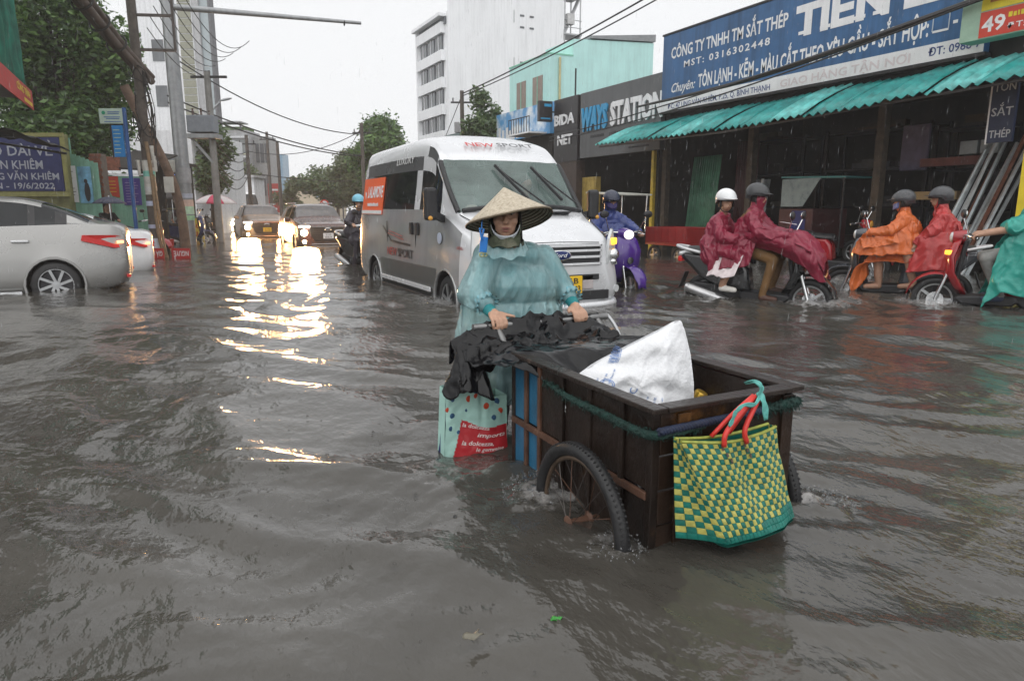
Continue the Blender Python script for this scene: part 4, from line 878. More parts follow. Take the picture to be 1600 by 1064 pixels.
def pick(y, c, s, p):
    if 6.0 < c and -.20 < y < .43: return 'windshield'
    if 4.25 < c < 5.75 and p[2] < 2.08 and p[2] > 1.38:
        if .26 < y < 1.12 and y > -.1+(p[2]-1.36)*.62: return 'side_window#a%d' % s
        if 1.32 < y < 2.55: return 'side_window#b%d' % s
        if 2.62 < y < 4.2: return 'side_window#c%d' % s
    if .26 < y < 4.3 and 5.4 < c < 6.0 and 2.2 < p[2] < 2.36: return 'roof_stripe#%d' % s
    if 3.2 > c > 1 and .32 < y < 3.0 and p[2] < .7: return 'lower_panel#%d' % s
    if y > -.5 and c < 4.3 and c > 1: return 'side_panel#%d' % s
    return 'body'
arch = [(0,.34),(3.4,.34)]
wsg = M('windshield_sky_tint', (.17,.23,.215), .05, var=.3, scale=2.5, spec=.8, rvar=.02, alpha=.58)  # pale green base colour carries part of the reflected sky
car_parts(G, 3, silver, vw, pick, arch, .42, {'windshield':wsg,'side_window':glass_d,'roof_stripe':M('stripe_charcoal',(.045,.047,.05),.3,var=.1),'lower_panel':greyp,'side_panel':M('van_silver_dim',(.34,.345,.345),.22,metal=.35,var=.12,scale=1.2,coat=.6,streak=.14),'lip':M('van_silver_dim')})  # side silver darkened in its colour to stand for dark reflections
for y in (0, 3.4):
    for s in (-1, 1): wheel(vw, (s*.88, y, .34), .34, .22, s, 6)
LX = -1.0
for x, y0, y1, z0, z1 in ((-.9,-.22,.62,1.54,2.38),):  # black screen surround: A pillars and wipers
    mb = MB()
    for s in (-1,1): mb.tube([(s*.90,-.2,1.52),(s*.905,.05,1.77),(s*.895,.36,2.11),(s*.88,.44,2.19)],.035,8,k=3)
    mb.tube([(-.86,-.24,1.535),(-.4,-.275,1.585),(.4,-.275,1.585),(.86,-.24,1.535)],.03,8,k=3); mb.build('windshield_seal', blk, vw, smooth=60)
for x0,x1,t0,t1 in ((.30,-.12,.0,.72),(.80,.42,.0,.70)):
    w = MB(); p = lambda x,t: (x, -.25+t*.68-.03, 1.57+t*.66+.03); w.beam(p(x0,.05),p(x1,t1),.025,.02); w.build('wiper', blk, vw); w2 = MB(); w2.beam(p(x0-.2,.12),p(x1-.05,t1+.12),.03,.035); w2.build('wiper_blade', blk, vw)
MB().bx(-.3,.3,.50,.56,2.26,2.33).build('mirror_mount', blk, vw, bevel=.02) if False else None
for s in (-1,1):
    m_ = MB().obx((s*1.2,-.02,1.62),(.16,.13,.42),(0,0,s*-.15)).build('door_mirror', blk, vw, bevel=.04); MB().beam((s*.97,.12,1.42),(s*1.18,.0,1.5),.06,.09).build('mirror_arm', blk, m_); MB().ell((s*1.23,-.1,1.44),(.03,.02,.03)).build('side_repeater', M('amber_lens',(.6,.3,.05),.2), m_)
# front details
MB().obx((.28,-.42,1.50),(.62,.10,.012),(R(-24),0,0)).build('bonnet_vent', blk, vw, bevel=.004); MB().obx((-.45,-.42,1.50),(.42,.10,.012),(R(-24),0,0)).build('bonnet_vent', blk, vw, bevel=.004)
g_ = MB().bx(-.62,.62,-1.135,-1.06,.84,1.12).build('grille', blk, vw, bevel=.01)
for z in (.865,.955,1.035,1.1): MB().bx(-.63,.63,-1.16,-1.13,z-.016,z+.016).build('slat', silver, g_, bevel=.006)
for s in (-1,1): MB().bx(s*.625-.015,s*.625+.015,-1.16,-1.12,.85,1.115).build('grille_end', silver, g_)
e = MB().ell((.02,-1.165,.985),(.165,.018,.068),24,10).build('badge', M('badge_silver',(.6,.61,.62),.2,metal=.8), vw, smooth=180); MB().ell((.02,-1.172,.985),(.15,.016,.057),24,10).build('badge_field', M('badge_blue',(.012,.025,.12),.2), e, smooth=180)
text('lettering','Ford',mt_white,e,(.02,-1.19,.962),(1,0,0),UP,.055,.19,.006,shear=.3,align='C')
MB().bx(-.6,.6,-1.15,-1.1,.66,.73).build('lower_grille', blk, vw); MB().bx(-.75,.75,-1.16,-1.08,.40,.52).build('bumper_slot', blk, vw, bevel=.01)
MB().tube([(-1.0,-.75,.36),(-.92,-1.0,.34),(-.7,-1.16,.33),(0,-1.2,.33),(.7,-1.16,.33),(.92,-1.0,.34),(1.0,-.75,.36)],.05,8,k=4).build('bumper_lip', silver, vw, smooth=60)
pl = MB().bx(-.16,.16,-1.185,-1.165,.50,.72).build('number_plate', M('plate_yellow',(.80,.50,.02),.4,var=.06), vw, bevel=.004); pl.location = (.17,-.01,0)
text('lettering','51B',blk,pl,(0,-1.188,.625),(1,0,0),UP,.075,.2,.008,align='C'); text('lettering','203.03',blk,pl,(0,-1.188,.525),(1,0,0),UP,.075,.26,.008,align='C')
MB().bx(.36,.52,-1.15,-1.13,.54,.72).build('bumper_pad', M('van_pinkgrey',(.42,.38,.38),.4), vw, bevel=.01)
for s in (-1,1):
    sec = [[(s*(.70+.03*k), -1.10+.035*k+.02*(k==0), .84+.12*f+.0*k) for f in (0,1,2,3,4)] for k in range(3)]
    hl = MB().loft([[(s*.70,-1.075,.83),(s*.76,-1.075,1.20),(s*.88,-.95,1.30),(s*.985,-.80,1.31),(s*1.005,-.82,1.0),(s*.96,-.98,.82)],[(s*.72,-1.13,.85),(s*.77,-1.12,1.18),(s*.89,-1.0,1.285),(s*.99,-.86,1.295),(s*1.015,-.88,1.0),(s*.965,-1.02,.83)]]).build('headlight', lens, vw, smooth=30, bevel=.012)
    MB().ell((s*.86,-1.08,.97),(.075,.05,.08)).ell((s*.85,-1.085,.88),(.05,.04,.04)).build('reflector', chrome, hl, smooth=180)
    MB().obx((s*.88,-1.045,1.14),(.16,.05,.09),(0,0,s*.75)).build('indicator', amber_on, hl, bevel=.015)
    fl = MB().ell((s*.90,-1.02,.52),(.08,.06,.08)).build('fog_lamp', blk, vw, smooth=180); MB().disc((s*.905,-1.085,.52),(s*.35,-1,0),.05,16,.02).build('lamp_lens', lens, fl)
# near side details (local -x faces the pavement with the poles)
for y in (1.18, 2.6): MB().bx(-1.012,-1.002,y-.008,y+.008,.5,1.36).build('door_seam', blk, vw)
for y in (1.06,1.32): MB().bx(-1.04,-1.005,y-.05,y+.05,1.18,1.36).build('door_handle', blk, vw, bevel=.01)
MB().bx(-1.035,-1.01,.55,3.0,.40,.47).build('side_rail', silver, vw, bevel=.01); MB().bx(-1.045,-1.0,.5,2.9,.22,.34).build('side_step', blk, vw, bevel=.01)
LR = Vector((0,-1,0))
tx = lambda z: -(1.0-(z-1.36)*.14)
ad_ = MB().add([(tx(1.46),2.95,1.46),(tx(1.46),4.2,1.46),(tx(2.08),4.2,2.08),(tx(2.08),2.95,2.08)],[(0,1,2,3)]).build('advert_panel', M('advert_orange',(.75,.11,.025),.4,var=.06), vw, solid=.012)
text('lettering','LALAMOVE',mt_white,ad_,(tx(1.75)-.009,3.90,1.75),LR,(.14,0,1),.2,.92,.02,shear=.12); dashes('lettering',ad_,3.85,3.2,1.6,.06,tx(1.6)-.012,mt_white,11); MB().bx(tx(1.5)-.016,tx(1.5)-.008,2.96,4.19,1.47,1.53).build('white_strip', mt_white, ad_)
MB().add([(tx(1.86)-.01,4.08,1.86),(tx(1.86)-.01,4.0,1.82),(tx(1.86)-.01,3.96,1.9),(tx(1.72)-.01,4.02,1.72)],[(0,1,2,3)]).build('bird_mark', mt_white, ad_, solid=.003)
text('lettering','LUXURY',M('luxury_grey',(.6,.6,.6),.4),vw,(-.892,2.35,2.235),LR,(.13,0,1),.10,.85,.006,shear=.15)
text('lettering','NEW',M('van_red',(.30,.04,.04),.4),vw,(-1.026,2.55,.82),LR,UP,.13,.5,.012); text('lettering','SPORT',blk,vw,(-1.026,2.0,.82),LR,UP,.13,.75,.012)
mb = MB(); mb.beam((-1.026,2.75,1.28),(-1.026,2.35,1.05),.004,.03); mb.beam((-1.026,2.35,1.05),(-1.026,1.4,1.02),.004,.025); mb.build('swoosh', blk, vw); mb = MB(); mb.beam((-1.026,2.5,1.17),(-1.026,1.7,1.09),.004,.012).beam((-1.026,2.45,1.21),(-1.026,1.75,1.14),.004,.012); mb.build('swoosh', M('van_red'), vw)
text('lettering','DIESEL',M('van_red'),vw,(-1.026,-.42+.02,1.05),LR,UP,.04,.2,.003).location=(.02,.0,0); MB().disc((-1.016,.18,1.17),(1,0,0),.075,18,.01).build('round_badge', M('badge_pale',(.4,.45,.55),.4), vw)
text('lettering','NEW',M('van_red2',(.5,.05,.05),.4),vw,(-.46,.585,2.375),(1,0,0),(0,.85,.52),.11,.42,.012).location = (0,-.03,.05); text('lettering','SPORT',M('van_text',(.09,.09,.095),.4),vw,(.0,.585,2.385),(1,0,0),(0,.85,.52),.11,.56,.008).location = (0,-.03,.05)
for s in (-1,1): MB().tube([(s*.79,-1.0,1.19),(s*.835,-.6,1.372),(s*.905,-.26,1.485)],.006,6,k=4).build('bonnet_seam', blk, vw, smooth=60)
MB().tube([(-.6,-1.125,1.135),(0,-1.14,1.15),(.6,-1.125,1.135)],.006,6,k=4).build('bonnet_seam', blk, vw, smooth=60)
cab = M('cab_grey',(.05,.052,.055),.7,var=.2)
MB().bx(-.9,.9,-.12,.35,1.2,1.5).build('dashboard', cab, vw, bevel=.05); MB().bx(-.78,.78,1.6,1.66,.5,2.2).build('cab_dark_backing', cab, vw)  # dark panel added behind the seats for an unlit-looking cab
for s in (-.48,.48):
    st_ = MB().bx(s-.24,s+.24,.75,.9,1.0,1.75).build('seat', M('seat_grey',(.16,.165,.17),.8,var=.15), vw, bevel=.05); MB().bx(s-.12,s+.12,.78,.86,1.77,1.95).build('headrest', M('seat_grey'), st_, bevel=.04)
MB().torus((.48,.42,1.5),(0,-.8,.5),.19,.016,24,8).build('steering_wheel', blk, vw, smooth=180)
t = thing('sun_hat', 'cream sun hat lying on the van dashboard behind the windscreen', 'hat', (4.43-.62, 8.56+.1, GZ+1.5)); MB().lathe([(.17,0),(.16,.015),(.095,.02),(.09,.08),(.06,.11),(.001,.115)],20).build('crown', M('cream_cloth',(.6,.56,.48),.8,var=.1), t, smooth=60)
t = thing('dashboard_cloth', 'pale blue cloth spread along the van dashboard behind the windscreen', 'cloth', (4.43-.1, 8.56+.05, GZ+1.505)); rows = [[(-.35+.75*i/14, -.1+.22*j/6, .02+.03*ridge(Vector((i*.2,j*.2,0)),2,2,1)) for j in range(7)] for i in range(15)]
MB().grid(rows).build('cloth', M('cloth_pale_blue',(.30,.48,.55),.8,var=.2), t, smooth=180, solid=.006, fix=False)
driver = thing('person', 'person in a dark shirt driving the van, dim behind the windscreen', 'person', (4.43+.5, 8.56+.62, GZ+1.0))
remesh('body', [((0,0,.92),(.08,.09,.11),0),((0,.0,.82),.05,(0,.02,.72),.055,0),((-.17,.03,.64),.06,(.17,.03,.64),.06,1),((-.06,.05,.45),.14,(.06,.05,.45),.14,1),((-.06,.05,.2),.14,(.06,.05,.2),.14,1),((-.19,.02,.62),.055,(-.25,-.12,.42),.045,1),((-.25,-.12,.42),.042,(-.15,-.2,.56),.035,2),((.19,.02,.62),.055,(.25,-.12,.42),.045,1),((.25,-.12,.42),.042,(.15,-.2,.56),.035,2),((0,-.085,.93),.012,(0,-.10,.90),.015,0)], [M('skin_rider',(.40,.23,.155),.5,var=.1,scale=25), M('driver_shirt',(.05,.05,.07),.8), M('skin_rider')], driver, .014, 3)
MB().ell((0,.02,.96),(.088,.095,.095)).build('hair', M('hair_black',(.012,.010,.009),.5,var=.3,scale=60,bump=.6,bscale=90), driver, smooth=180)
# ---------------------------------------------------------------- cars
def car(name, label, cat, loc, rz, paint, st, wins, ws, rw, wheelb, wr, hw, arch_r=.36, extra=None, glass=None):
    t = thing(name, label, cat, loc, rz); G = shell(st, 6, 3)
    def pick(y, c, s, p):
        if c > 6.15 and ws[0] < y < ws[1]: return 'windshield'
        if c > 6.15 and rw[0] < y < rw[1]: return 'rear_window'
        if 4.3 < c < 5.85:
            for k,(a,b) in enumerate(wins):
                if a < y < b: return 'side_window#%d%d' % (k, s)
            if wins[0][0]-.12 < y < wins[-1][1]+.14: return 'window_frame'
        return 'body'
    car_parts(G, 3, paint, t, pick, [(0,wr),(wheelb,wr)], arch_r, {'windshield':glass or glass_d,'rear_window':glass or glass_d,'side_window':glass_d,'window_frame':blk})
    for y in (0, wheelb):
        for s in (-1,1): wheel(t, (s*(hw-.12), y, wr), wr, .2, s, 8)
    return t
sedan_st = [(-.82,.24,.55,.42,.66,.62,.6,.68,.5,.70),(-.7,.20,.74,.45,.80,.72,.74,.78,.62,.80),(-.2,.18,.82,.5,.86,.88,.80,.92,.68,.95),(.45,.18,.83,.52,.865,.97,.81,1.00,.70,1.03),(.85,.18,.83,.52,.865,.985,.81,1.22,.66,1.27),(1.25,.18,.83,.52,.865,.99,.81,1.40,.60,1.46),
            (1.8,.18,.83,.52,.865,1.0,.81,1.42,.585,1.49),(2.3,.18,.83,.53,.865,1.02,.81,1.38,.585,1.45),(2.75,.18,.83,.54,.865,1.05,.80,1.24,.62,1.30),(3.05,.20,.82,.56,.86,1.07,.79,1.11,.68,1.15),(3.28,.24,.80,.6,.84,1.06,.76,1.10,.66,1.13),(3.42,.30,.74,.6,.80,.98,.70,1.04,.6,1.08),(3.46,.36,.68,.6,.76,.9,.66,.98,.56,1.0)]
def sedan(label, loc, rz, paint):
    t = car('sedan_car', label, 'car', loc, rz, paint, sedan_st, [(.72,1.42),(1.50,2.28),(2.36,2.62)], (.5,1.2), (2.42,3.0), 2.55, .315, .865)
    for s in (-1,1):
        tl = MB().loft([[(s*.63,3.44,.80),(s*.62,3.40,.92),(s*.80,3.30,.96),(s*.855,2.95,.97),(s*.87,2.92,.90),(s*.84,3.28,.80)],[(s*.64,3.50,.80),(s*.63,3.46,.92),(s*.82,3.34,.965),(s*.875,2.92,.975),(s*.89,2.90,.895),(s*.86,3.31,.79)]]).build('tail_light', red_l, t, smooth=30, bevel=.008)
        MB().obx((s*.80,3.38,.87),(.12,.03,.035),(0,0,s*-.5)).build('lit_bar', M('tail_lit',(1,.25,.1),.3,var=0,emit=(1,.35,.15),estr=2.5), tl)
        MB().bx(s*.872-.012,s*.872+.012,1.42,1.62,.875,.91).bx(s*.872-.012,s*.872+.012,2.1,2.3,.885,.92).build('door_handle', chrome, t, bevel=.008)
        MB().bx(s*.862-.006,s*.862+.006,1.44,1.452,.30,.98).build('door_seam', blk, t); MB().bx(s*.862-.008,s*.862+.008,.5,2.15,.22,.25).build('sill_trim', chrome, t)
        MB().bx(s*.84-.01,s*.84+.01,2.62,2.82,.74,.87).build('fuel_flap', paint, t, bevel=.01) if s < 0 else None
        MB().bx(s*.74-.05,s*.74+.05,3.42,3.47,.38,.42).build('rear_reflector', red_l, t)
    return t
car_s = M('car_silver', (.30,.298,.29), .28, metal=.45, var=.05, scale=1.2, coat=.6); car_w = M('car_white', (.72,.73,.74), .25, var=.04, coat=.6)
t = sedan('silver sedan seen from its side with its rear wheel in the water', (-3.75, 12.3+.85, GZ), R(-90), car_s)
t.location = (-4.2, 13.15, GZ+.08); t.scale = (1.08,1.08,1.12)
MB().bx(-.735,-.725,2.02,2.24,1.14,1.21).build('window_sticker', M('sticker_green',(.03,.42,.2),.5,var=.1), t)
t = sedan('white sedan half hidden behind the silver sedan', (-3.6, 16.6, GZ), R(-90), car_w)
suv_st = [(-.88,.3,.6,.5,.74,.80,.66,.92,.5,.95),(-.80,.26,.8,.55,.90,.88,.80,1.0,.66,1.03),(-.5,.24,.88,.6,.94,.98,.86,1.06,.74,1.10),(.1,.24,.9,.62,.95,1.06,.88,1.12,.76,1.16),(.45,.24,.9,.62,.95,1.10,.88,1.20,.76,1.25),(.85,.24,.9,.62,.95,1.10,.88,1.48,.70,1.54),(1.15,.24,.9,.62,.95,1.10,.88,1.60,.66,1.68),
          (1.9,.24,.9,.62,.95,1.10,.88,1.62,.66,1.71),(2.8,.24,.9,.62,.95,1.12,.88,1.6,.66,1.69),(3.5,.28,.89,.64,.94,1.14,.86,1.52,.64,1.6),(3.75,.34,.86,.66,.9,1.1,.8,1.3,.64,1.36),(3.85,.4,.8,.66,.85,.95,.74,1.1,.6,1.14)]
def spot(par, p, e, col=(1,.52,.2)):
    d = bpy.data.lights.new('headlamp_light','SPOT'); d.energy = e; d.color = col; d.spot_size = R(75); d.spot_blend = .8; d.shadow_soft_size = .4
    o = bpy.data.objects.new('headlamp_light', d); COL.objects.link(o); o.parent = par; o.location = p; o.rotation_euler = (R(84),0,R(180))
    return o
maroon = M('suv_maroon', (.055,.018,.018), .25, metal=.4, var=.1, coat=.7)
def suv(label, x, y, paint, logo=True, e=1500):
    t = car('suv_car', label, 'car', (x, y, GZ), 0, paint, suv_st, [(.7,1.5),(1.58,2.5),(2.6,3.3)], (.5,1.12), (3.2,3.6), 2.7, .36, .95, .40, glass=M('suv_screen',(.09,.09,.095),.06,var=.2,spec=.7))
    g_ = MB().add([(-.55,-.9,.95),(.55,-.9,.95),(.62,-.93,.78),(.45,-.93,.48),(-.45,-.93,.48),(-.62,-.93,.78)],[tuple(range(6))]).build('grille', blk, t, solid=.05)
    for z in np.linspace(.54,.9,7): MB().bx(-.5,.5,-.965,-.95,z-.008,z+.008).build('slat', M('grille_grey',(.06,.06,.065),.3,metal=.6), g_)
    MB().ell((0,-.965,.86),(.115,.012,.06),20,8).build('badge', M('badge_silver'), t, smooth=180); MB().ell((0,-.972,.86),(.092,.01,.043),20,8).build('badge_field', blk, t, smooth=180)
    if logo: text('lettering','H',M('badge_silver'),t,(0,-.985,.835),(1,0,0),UP,.05,.09,.008,shear=.3,align='C')
    MB().bx(-.62,.62,-.955,-.93,.945,.975).build('chrome_bar', chrome, t); MB().bx(-.55,.55,-.965,-.93,.37,.40).build('skid_bar', chrome, t)
    p_ = MB().bx(-.17,.17,-.985,-.965,.56,.74).build('number_plate', mt_white, t); text('lettering','51G',blk,p_,(0,-.988,.66),(1,0,0),UP,.055,.18,.004,align='C'); text('lettering','854.04',blk,p_,(0,-.988,.58),(1,0,0),UP,.055,.22,.004,align='C')
    for s in (-1,1):
        MB().obx((s*.76,-.90,.96),(.36,.06,.06),(0,0,s*.35)).build('daylight_bar', M('drl',(1,1,1),.2,var=0,emit=(1,.93,.82),estr=6), t, bevel=.01)
        h_ = MB().ell((s*.80,-.92,.76),(.13,.07,.12)).build('headlight', blk, t, smooth=180); MB().disc((s*.79,-.985,.76),(0,1,0),.105,18,.03).build('lamp_lens', head_on, h_)
        f_ = MB().ell((s*.80,-.92,.46),(.10,.06,.08)).build('fog_lamp', blk, t, smooth=180); MB().disc((s*.79,-.975,.46),(0,1,0),.055,16,.03).build('lamp_lens', head_on, f_)
        spot(t, (s*.79,-1.06,.76), e)
        MB().obx((s*1.06,.55,1.16),(.2,.12,.14)).build('door_mirror', paint, t, bevel=.03)
        MB().bx(s*.64-.02,s*.64+.02,1.2,3.4,1.71,1.75).build('roof_rail', chrome, t)
    for a in (-.15,.25):
        w_ = MB(); w_.beam((a,.52,1.24),(a-.35,.95,1.52),.03,.03); w_.build('wiper', blk, t)
    return t
suv('dark maroon suv driving head on with lit headlights', 5.05, 24.4, maroon)
t = suv('brown car with glaring headlights and a yellow plate behind the maroon suv', 4.15, 32.2, M('car_brown',(.20,.14,.10),.3,metal=.4,coat=.6), False, 2200)
for o in [c for c in t.children if c.name.startswith('number_plate')]: o.data.materials[0] = M('plate_yellow')
t = suv('dark suv behind the brown car in the traffic queue', 2.6, 39.5, M('car_dark',(.06,.06,.065),.3,metal=.3,coat=.5), False, 200)
# far white minibus and more queue
t = car('minibus', 'white minibus roof showing behind the maroon suv', 'van', (4.9, 47.0, GZ), 0, car_w, st, [(.3,1.1),(1.3,2.5),(2.6,4.2)], (-.2,.62), (5,6), 3.4, .34, 1.0, .42)
t = sedan('white sedan waiting under the red umbrella', (.6, 34.5, GZ), R(178), car_w)
t = sedan('small far white car at the roadside stalls', (-2.2, 31.5, GZ), R(150), car_w)
# ================================================================ HANDCART
wood_d = M('cart_dark', (.020,.013,.010), .38, spec=.3, var=.45, scale=5, bump=.35, bscale=30, col2=(.09,.045,.022), c2=.60, streak=.25)
wood_w = M('cart_worn', (.026,.015,.010), .38, spec=.3, var=.4, scale=4, bump=.4, bscale=26, col2=(.20,.09,.025), c2=.57, streak=.3)
rust = M('cart_rust', (.11,.055,.035), .5, metal=.2, var=.4, scale=9, bump=.3, col2=(.30,.19,.11), c2=.62)
blue_c = M('cart_blue', (.020,.12,.22), .45, var=.3, scale=6, bump=.2, col2=(.05,.04,.035), c2=.63, streak=.4)
CT = (1.89, 2.42, GZ)
ct = thing('handcart', 'dark wooden handcart with bicycle wheels pushed through the flood', 'handcart', CT)
def cl(x, y, z): return (x-CT[0], y-CT[1], z-CT[2])
def cbx(x0,x1,y0,y1,z0,z1): return MB().bx(x0-CT[0],x1-CT[0],y0-CT[1],y1-CT[1],z0-CT[2],z1-CT[2])
X0, X1, Y0, Y1, ZB, ZT = 1.50, 2.18, 1.88, 2.98, -.06, .557
# near side: panels between battens, from the rear
ys = [2.97, 2.83, 2.70, 2.50, 2.28, 2.06, 1.90]
for i in range(6):
    a, b = ys[i+1], ys[i]
    for z0, z1 in ((ZB, .20), (.235, ZT-.02)):
        cbx(X0+.006*(i % 2), X0+.03, a+.008, b-.008, z0, z1).build('panel', blue_c if i in (0,1) and not (i == 1 and z0 > .1 and False) else wood_d, ct, bevel=.003)
for y in ys[1:-1]: cbx(X0-.012, X0+.004, y-.013, y+.013, ZB, ZT-.02).build('batten', rust if y > 2.6 else wood_d, ct, bevel=.003)
cbx(X0-.014, X0+.002, 1.9, 2.97, .202, .233).build('rail', rust, ct, bevel=.003)
for x in (X0-.006, X1-.024):
    for y in (Y0-.004, Y1-.03): cbx(x, x+.034, y, y+.034, ZB-.02, ZT-.012).build('corner_post', wood_d, ct, bevel=.004)
# front boards
zz = [ZB, .10, .235, .37, ZT-.02]
for i in range(4): cbx(X0+.03, X1-.03, Y0-.002*(i % 2), Y0+.02, zz[i]+.004, zz[i+1]-.003).build('plank', wood_w, ct, bevel=.004)
for x in (1.60, 2.13): cbx(x, x+.06, Y0-.016, Y0-.004, ZB, ZT-.03).build('batten', wood_w, ct, bevel=.003)
cbx(X1-.025, X1, Y0+.03, Y1-.03, ZB, ZT-.02).build('panel', wood_d, ct); cbx(X0+.03, X1-.03, Y1-.025, Y1, ZB, ZT-.02).build('panel', wood_d, ct)
cbx(X0+.03, X1-.03, Y0+.03, Y1-.03, .0, .03).build('floor_board', wood_d, ct)
for q in ((X0-.035,X0+.03,Y0-.04,Y1+.01),(X1-.03,X1+.035,Y0-.04,Y1+.01),(X0+.031,X1-.031,Y0-.045,Y0+.025),(X0+.031,X1-.031,Y1-.03,Y1+.01)):
    cbx(*q, ZT-.012, ZT+.008).build('rim', M('cart_rim',(.022,.015,.012),.3,spec=.35,var=.45,scale=9,bump=.3,col2=(.16,.11,.08),c2=.64), ct, bevel=.004)
# wheels
def bike_wheel(x, s):
    c = Vector(cl(x, 2.21, GZ+.325)); R_ = .298
    o = MB().torus(c, (1,0,0), R_, .029, 48, 12).build('wheel', rubber, ct, smooth=180); o['label'] = 'spoked bicycle wheel with black tyre'
    mb = MB()
    for i in range(96):
        a = 2*math.pi*i/96; d = Vector((0, math.cos(a), math.sin(a))); t_ = Vector((0,-math.sin(a),math.cos(a)))
        for k in (-1,1): mb.obx(c+d*(R_+.023)+Vector((k*.013,0,0)), (.010,.007,.010), Matrix((Vector((1,0,0)),t_,d)).transposed()@Matrix.Rotation(k*.5,3,'Z'))
    mb.build('tread', rubber, o)
    MB().torus(c,(1,0,0),R_-.036,.011,44,8).build('rim', M('rim_rusty',(.12,.085,.06),.4,metal=.6,var=.4,scale=20), o, smooth=180)
    MB().lathe([(.018,-.06),(.035,-.05),(.018,-.04),(.018,.04),(.035,.05),(.018,.06)],14,c,(1,0,0),cap=True).build('hub', rust, o, smooth=40)
    for i in range(28):
        a = 2*math.pi*i/28; k = 1 if i % 2 else -1; a2 = a+(.35 if (i//2) % 2 else -.35)
        MB().tube([c+Vector((k*.045,math.cos(a2)*.034,math.sin(a2)*.034)), c+Vector((0,math.cos(a)*(R_-.04),math.sin(a)*(R_-.04)))], .0016, 5).build('spoke', M('spoke_steel',(.10,.09,.085),.4,metal=.8,var=.3) if i % 3 else rust, o)
bike_wheel(1.405, -1); bike_wheel(2.30, 1)
MB().tube([cl(1.38,2.21,GZ+.325),cl(2.37,2.21,GZ+.325)],.014,8).build('axle', rust, ct)
# push bar
steel_o = M('bar_steel',(.22,.22,.22),.4,metal=.7,var=.3,scale=12,col2=(.12,.08,.06),c2=.6)
mb = MB()
for x in (1.56, 2.2): mb.tube([cl(x,2.9,.42),cl(x,3.15,.53),cl(x,3.287,.625)],.018,8,k=3)
mb.build('bar_arm', steel_o, ct, smooth=60); MB().tube([cl(1.42,3.287,.635),cl(2.27,3.287,.635)],.019,10).build('push_bar', steel_o, ct, smooth=60)
MB().tube([cl(2.255,3.287,.64),cl(2.275,3.287,.64),cl(2.30,3.25,.59),cl(2.31,3.21,.53)],.011,8,k=3).build('bar_hook', M('zinc',(.45,.46,.47),.35,metal=.6), ct, smooth=60)
# rolled net and rope under the rim
net_g = M('net_green',(.008,.035,.028),.8,var=.6,scale=30,bump=1,bscale=70)
def fuzz(p, n, r, seed):
    mb = MB(); q = random.Random(seed)
    for i in range(n):
        t_ = q.random()*(len(p)-1); k = int(t_); c = Vector(p[k]).lerp(Vector(p[min(k+1,len(p)-1)]), t_-k)
        d = Vector((q.gauss(0,1),q.gauss(0,1),q.gauss(0,1))).normalized(); mb.tube([c+d*r*.6, c+d*r*1.1+Vector((0,0,.004)), c+d*r*(1.3+.5*q.random())-Vector((0,0,.006))],[.0022,.002,.001],4)
    return mb
pth = [cl(1.475,2.62,.49),cl(1.468,2.4,.47),cl(1.465,2.15,.468),cl(1.462,1.95,.465),cl(1.5,1.85,.465),cl(1.7,1.845,.475)]
nr = thing('rolled_net', 'dark green rolled net and navy rope tied under the cart rim', 'net', CT)
MB().tube(pth,[.008,.014,.016,.017,.017,.014],9,k=5).build('roll', net_g, nr, smooth=180); fuzz(pth, 420, .016, 2).build('strands', net_g, nr)
pth = [cl(1.95,1.845,.488),cl(2.08,1.845,.497),cl(2.17,1.845,.50),cl(2.20,1.87,.495)]
MB().tube(pth,[.012,.018,.02,.016],9,k=5).build('roll', net_g, nr, smooth=180); fuzz(pth, 300, .02, 3).build('strands', net_g, nr)
mb = MB(); rope = M('rope_navy',(.015,.022,.05),.7,var=.4,scale=40)
for ph in range(3):
    pts = []
    for i in range(90):
        t_ = i/89; x = 1.49+.5*t_; pts.append(cl(x, 1.838+.009*math.cos(t_*80+ph*2.1), .482+.009*math.sin(t_*80+ph*2.1)+.012*t_))
    mb.tube(pts,.008,6)
mb.build('rope', rope, nr, smooth=180)
# things in the cart
t = thing('black_bundle', 'dark rubbish bundle lying in the bottom of the cart', 'rubbish bundle', (1.9, 2.45, .03))
rows = []
for i in range(45):
    for_ = []
    for j in range(56):
        u, v = i/44*2-1, j/55*2-1; e = max(0,(1-u**4)*(1-v**4)); for_.append((u*.34, v*.46, .02+e*(.20+.07*fbm((u*2,v*2,3),1)+.05*v+.05*(1-2*abs(mnoise.noise(Vector((u*4,v*5,1))))))))
    rows.append(for_)
bagb = M('plastic_black',(.005,.005,.006),.13,var=.3,scale=10,bump=.08,bscale=14,spec=.34,rvar=.05)
MB().grid(rows).build('bundle', bagb, t, smooth=180, fix=False)
t = thing('drink_can', 'yellow and purple can lying beside the white sack', 'can', (2.12, 2.30, .38)); MB().lathe([(.0,-.06),(.026,-.06),(.032,-.05),(.032,.05),(.026,.06),(0,.06)],16,(0,0,0),(.25,-.3,.8)).build('can', M('can_print',(.55,.35,.05),.3,metal=.5,var=.3,scale=30,col2=(.12,.04,.2),c2=.5), t, smooth=40)
t = thing('plastic_bottle', 'clear plastic bottle lying under the white sack', 'bottle', (2.16, 2.22, .36)); MB().lathe([(0,-.09),(.03,-.09),(.032,.03),(.014,.07),(.014,.09),(0,.09)],14,(0,0,0),(.6,-.5,.25)).build('bottle', M('clear_plastic',(.5,.55,.58),.1,var=.1,trans=.6), t, smooth=40); MB().lathe([(.0165,.075),(.0165,.095),(0,.096)],12,(0,0,0),(.6,-.5,.25)).build('cap', M('cap_blue',(.1,.2,.4),.4), t)
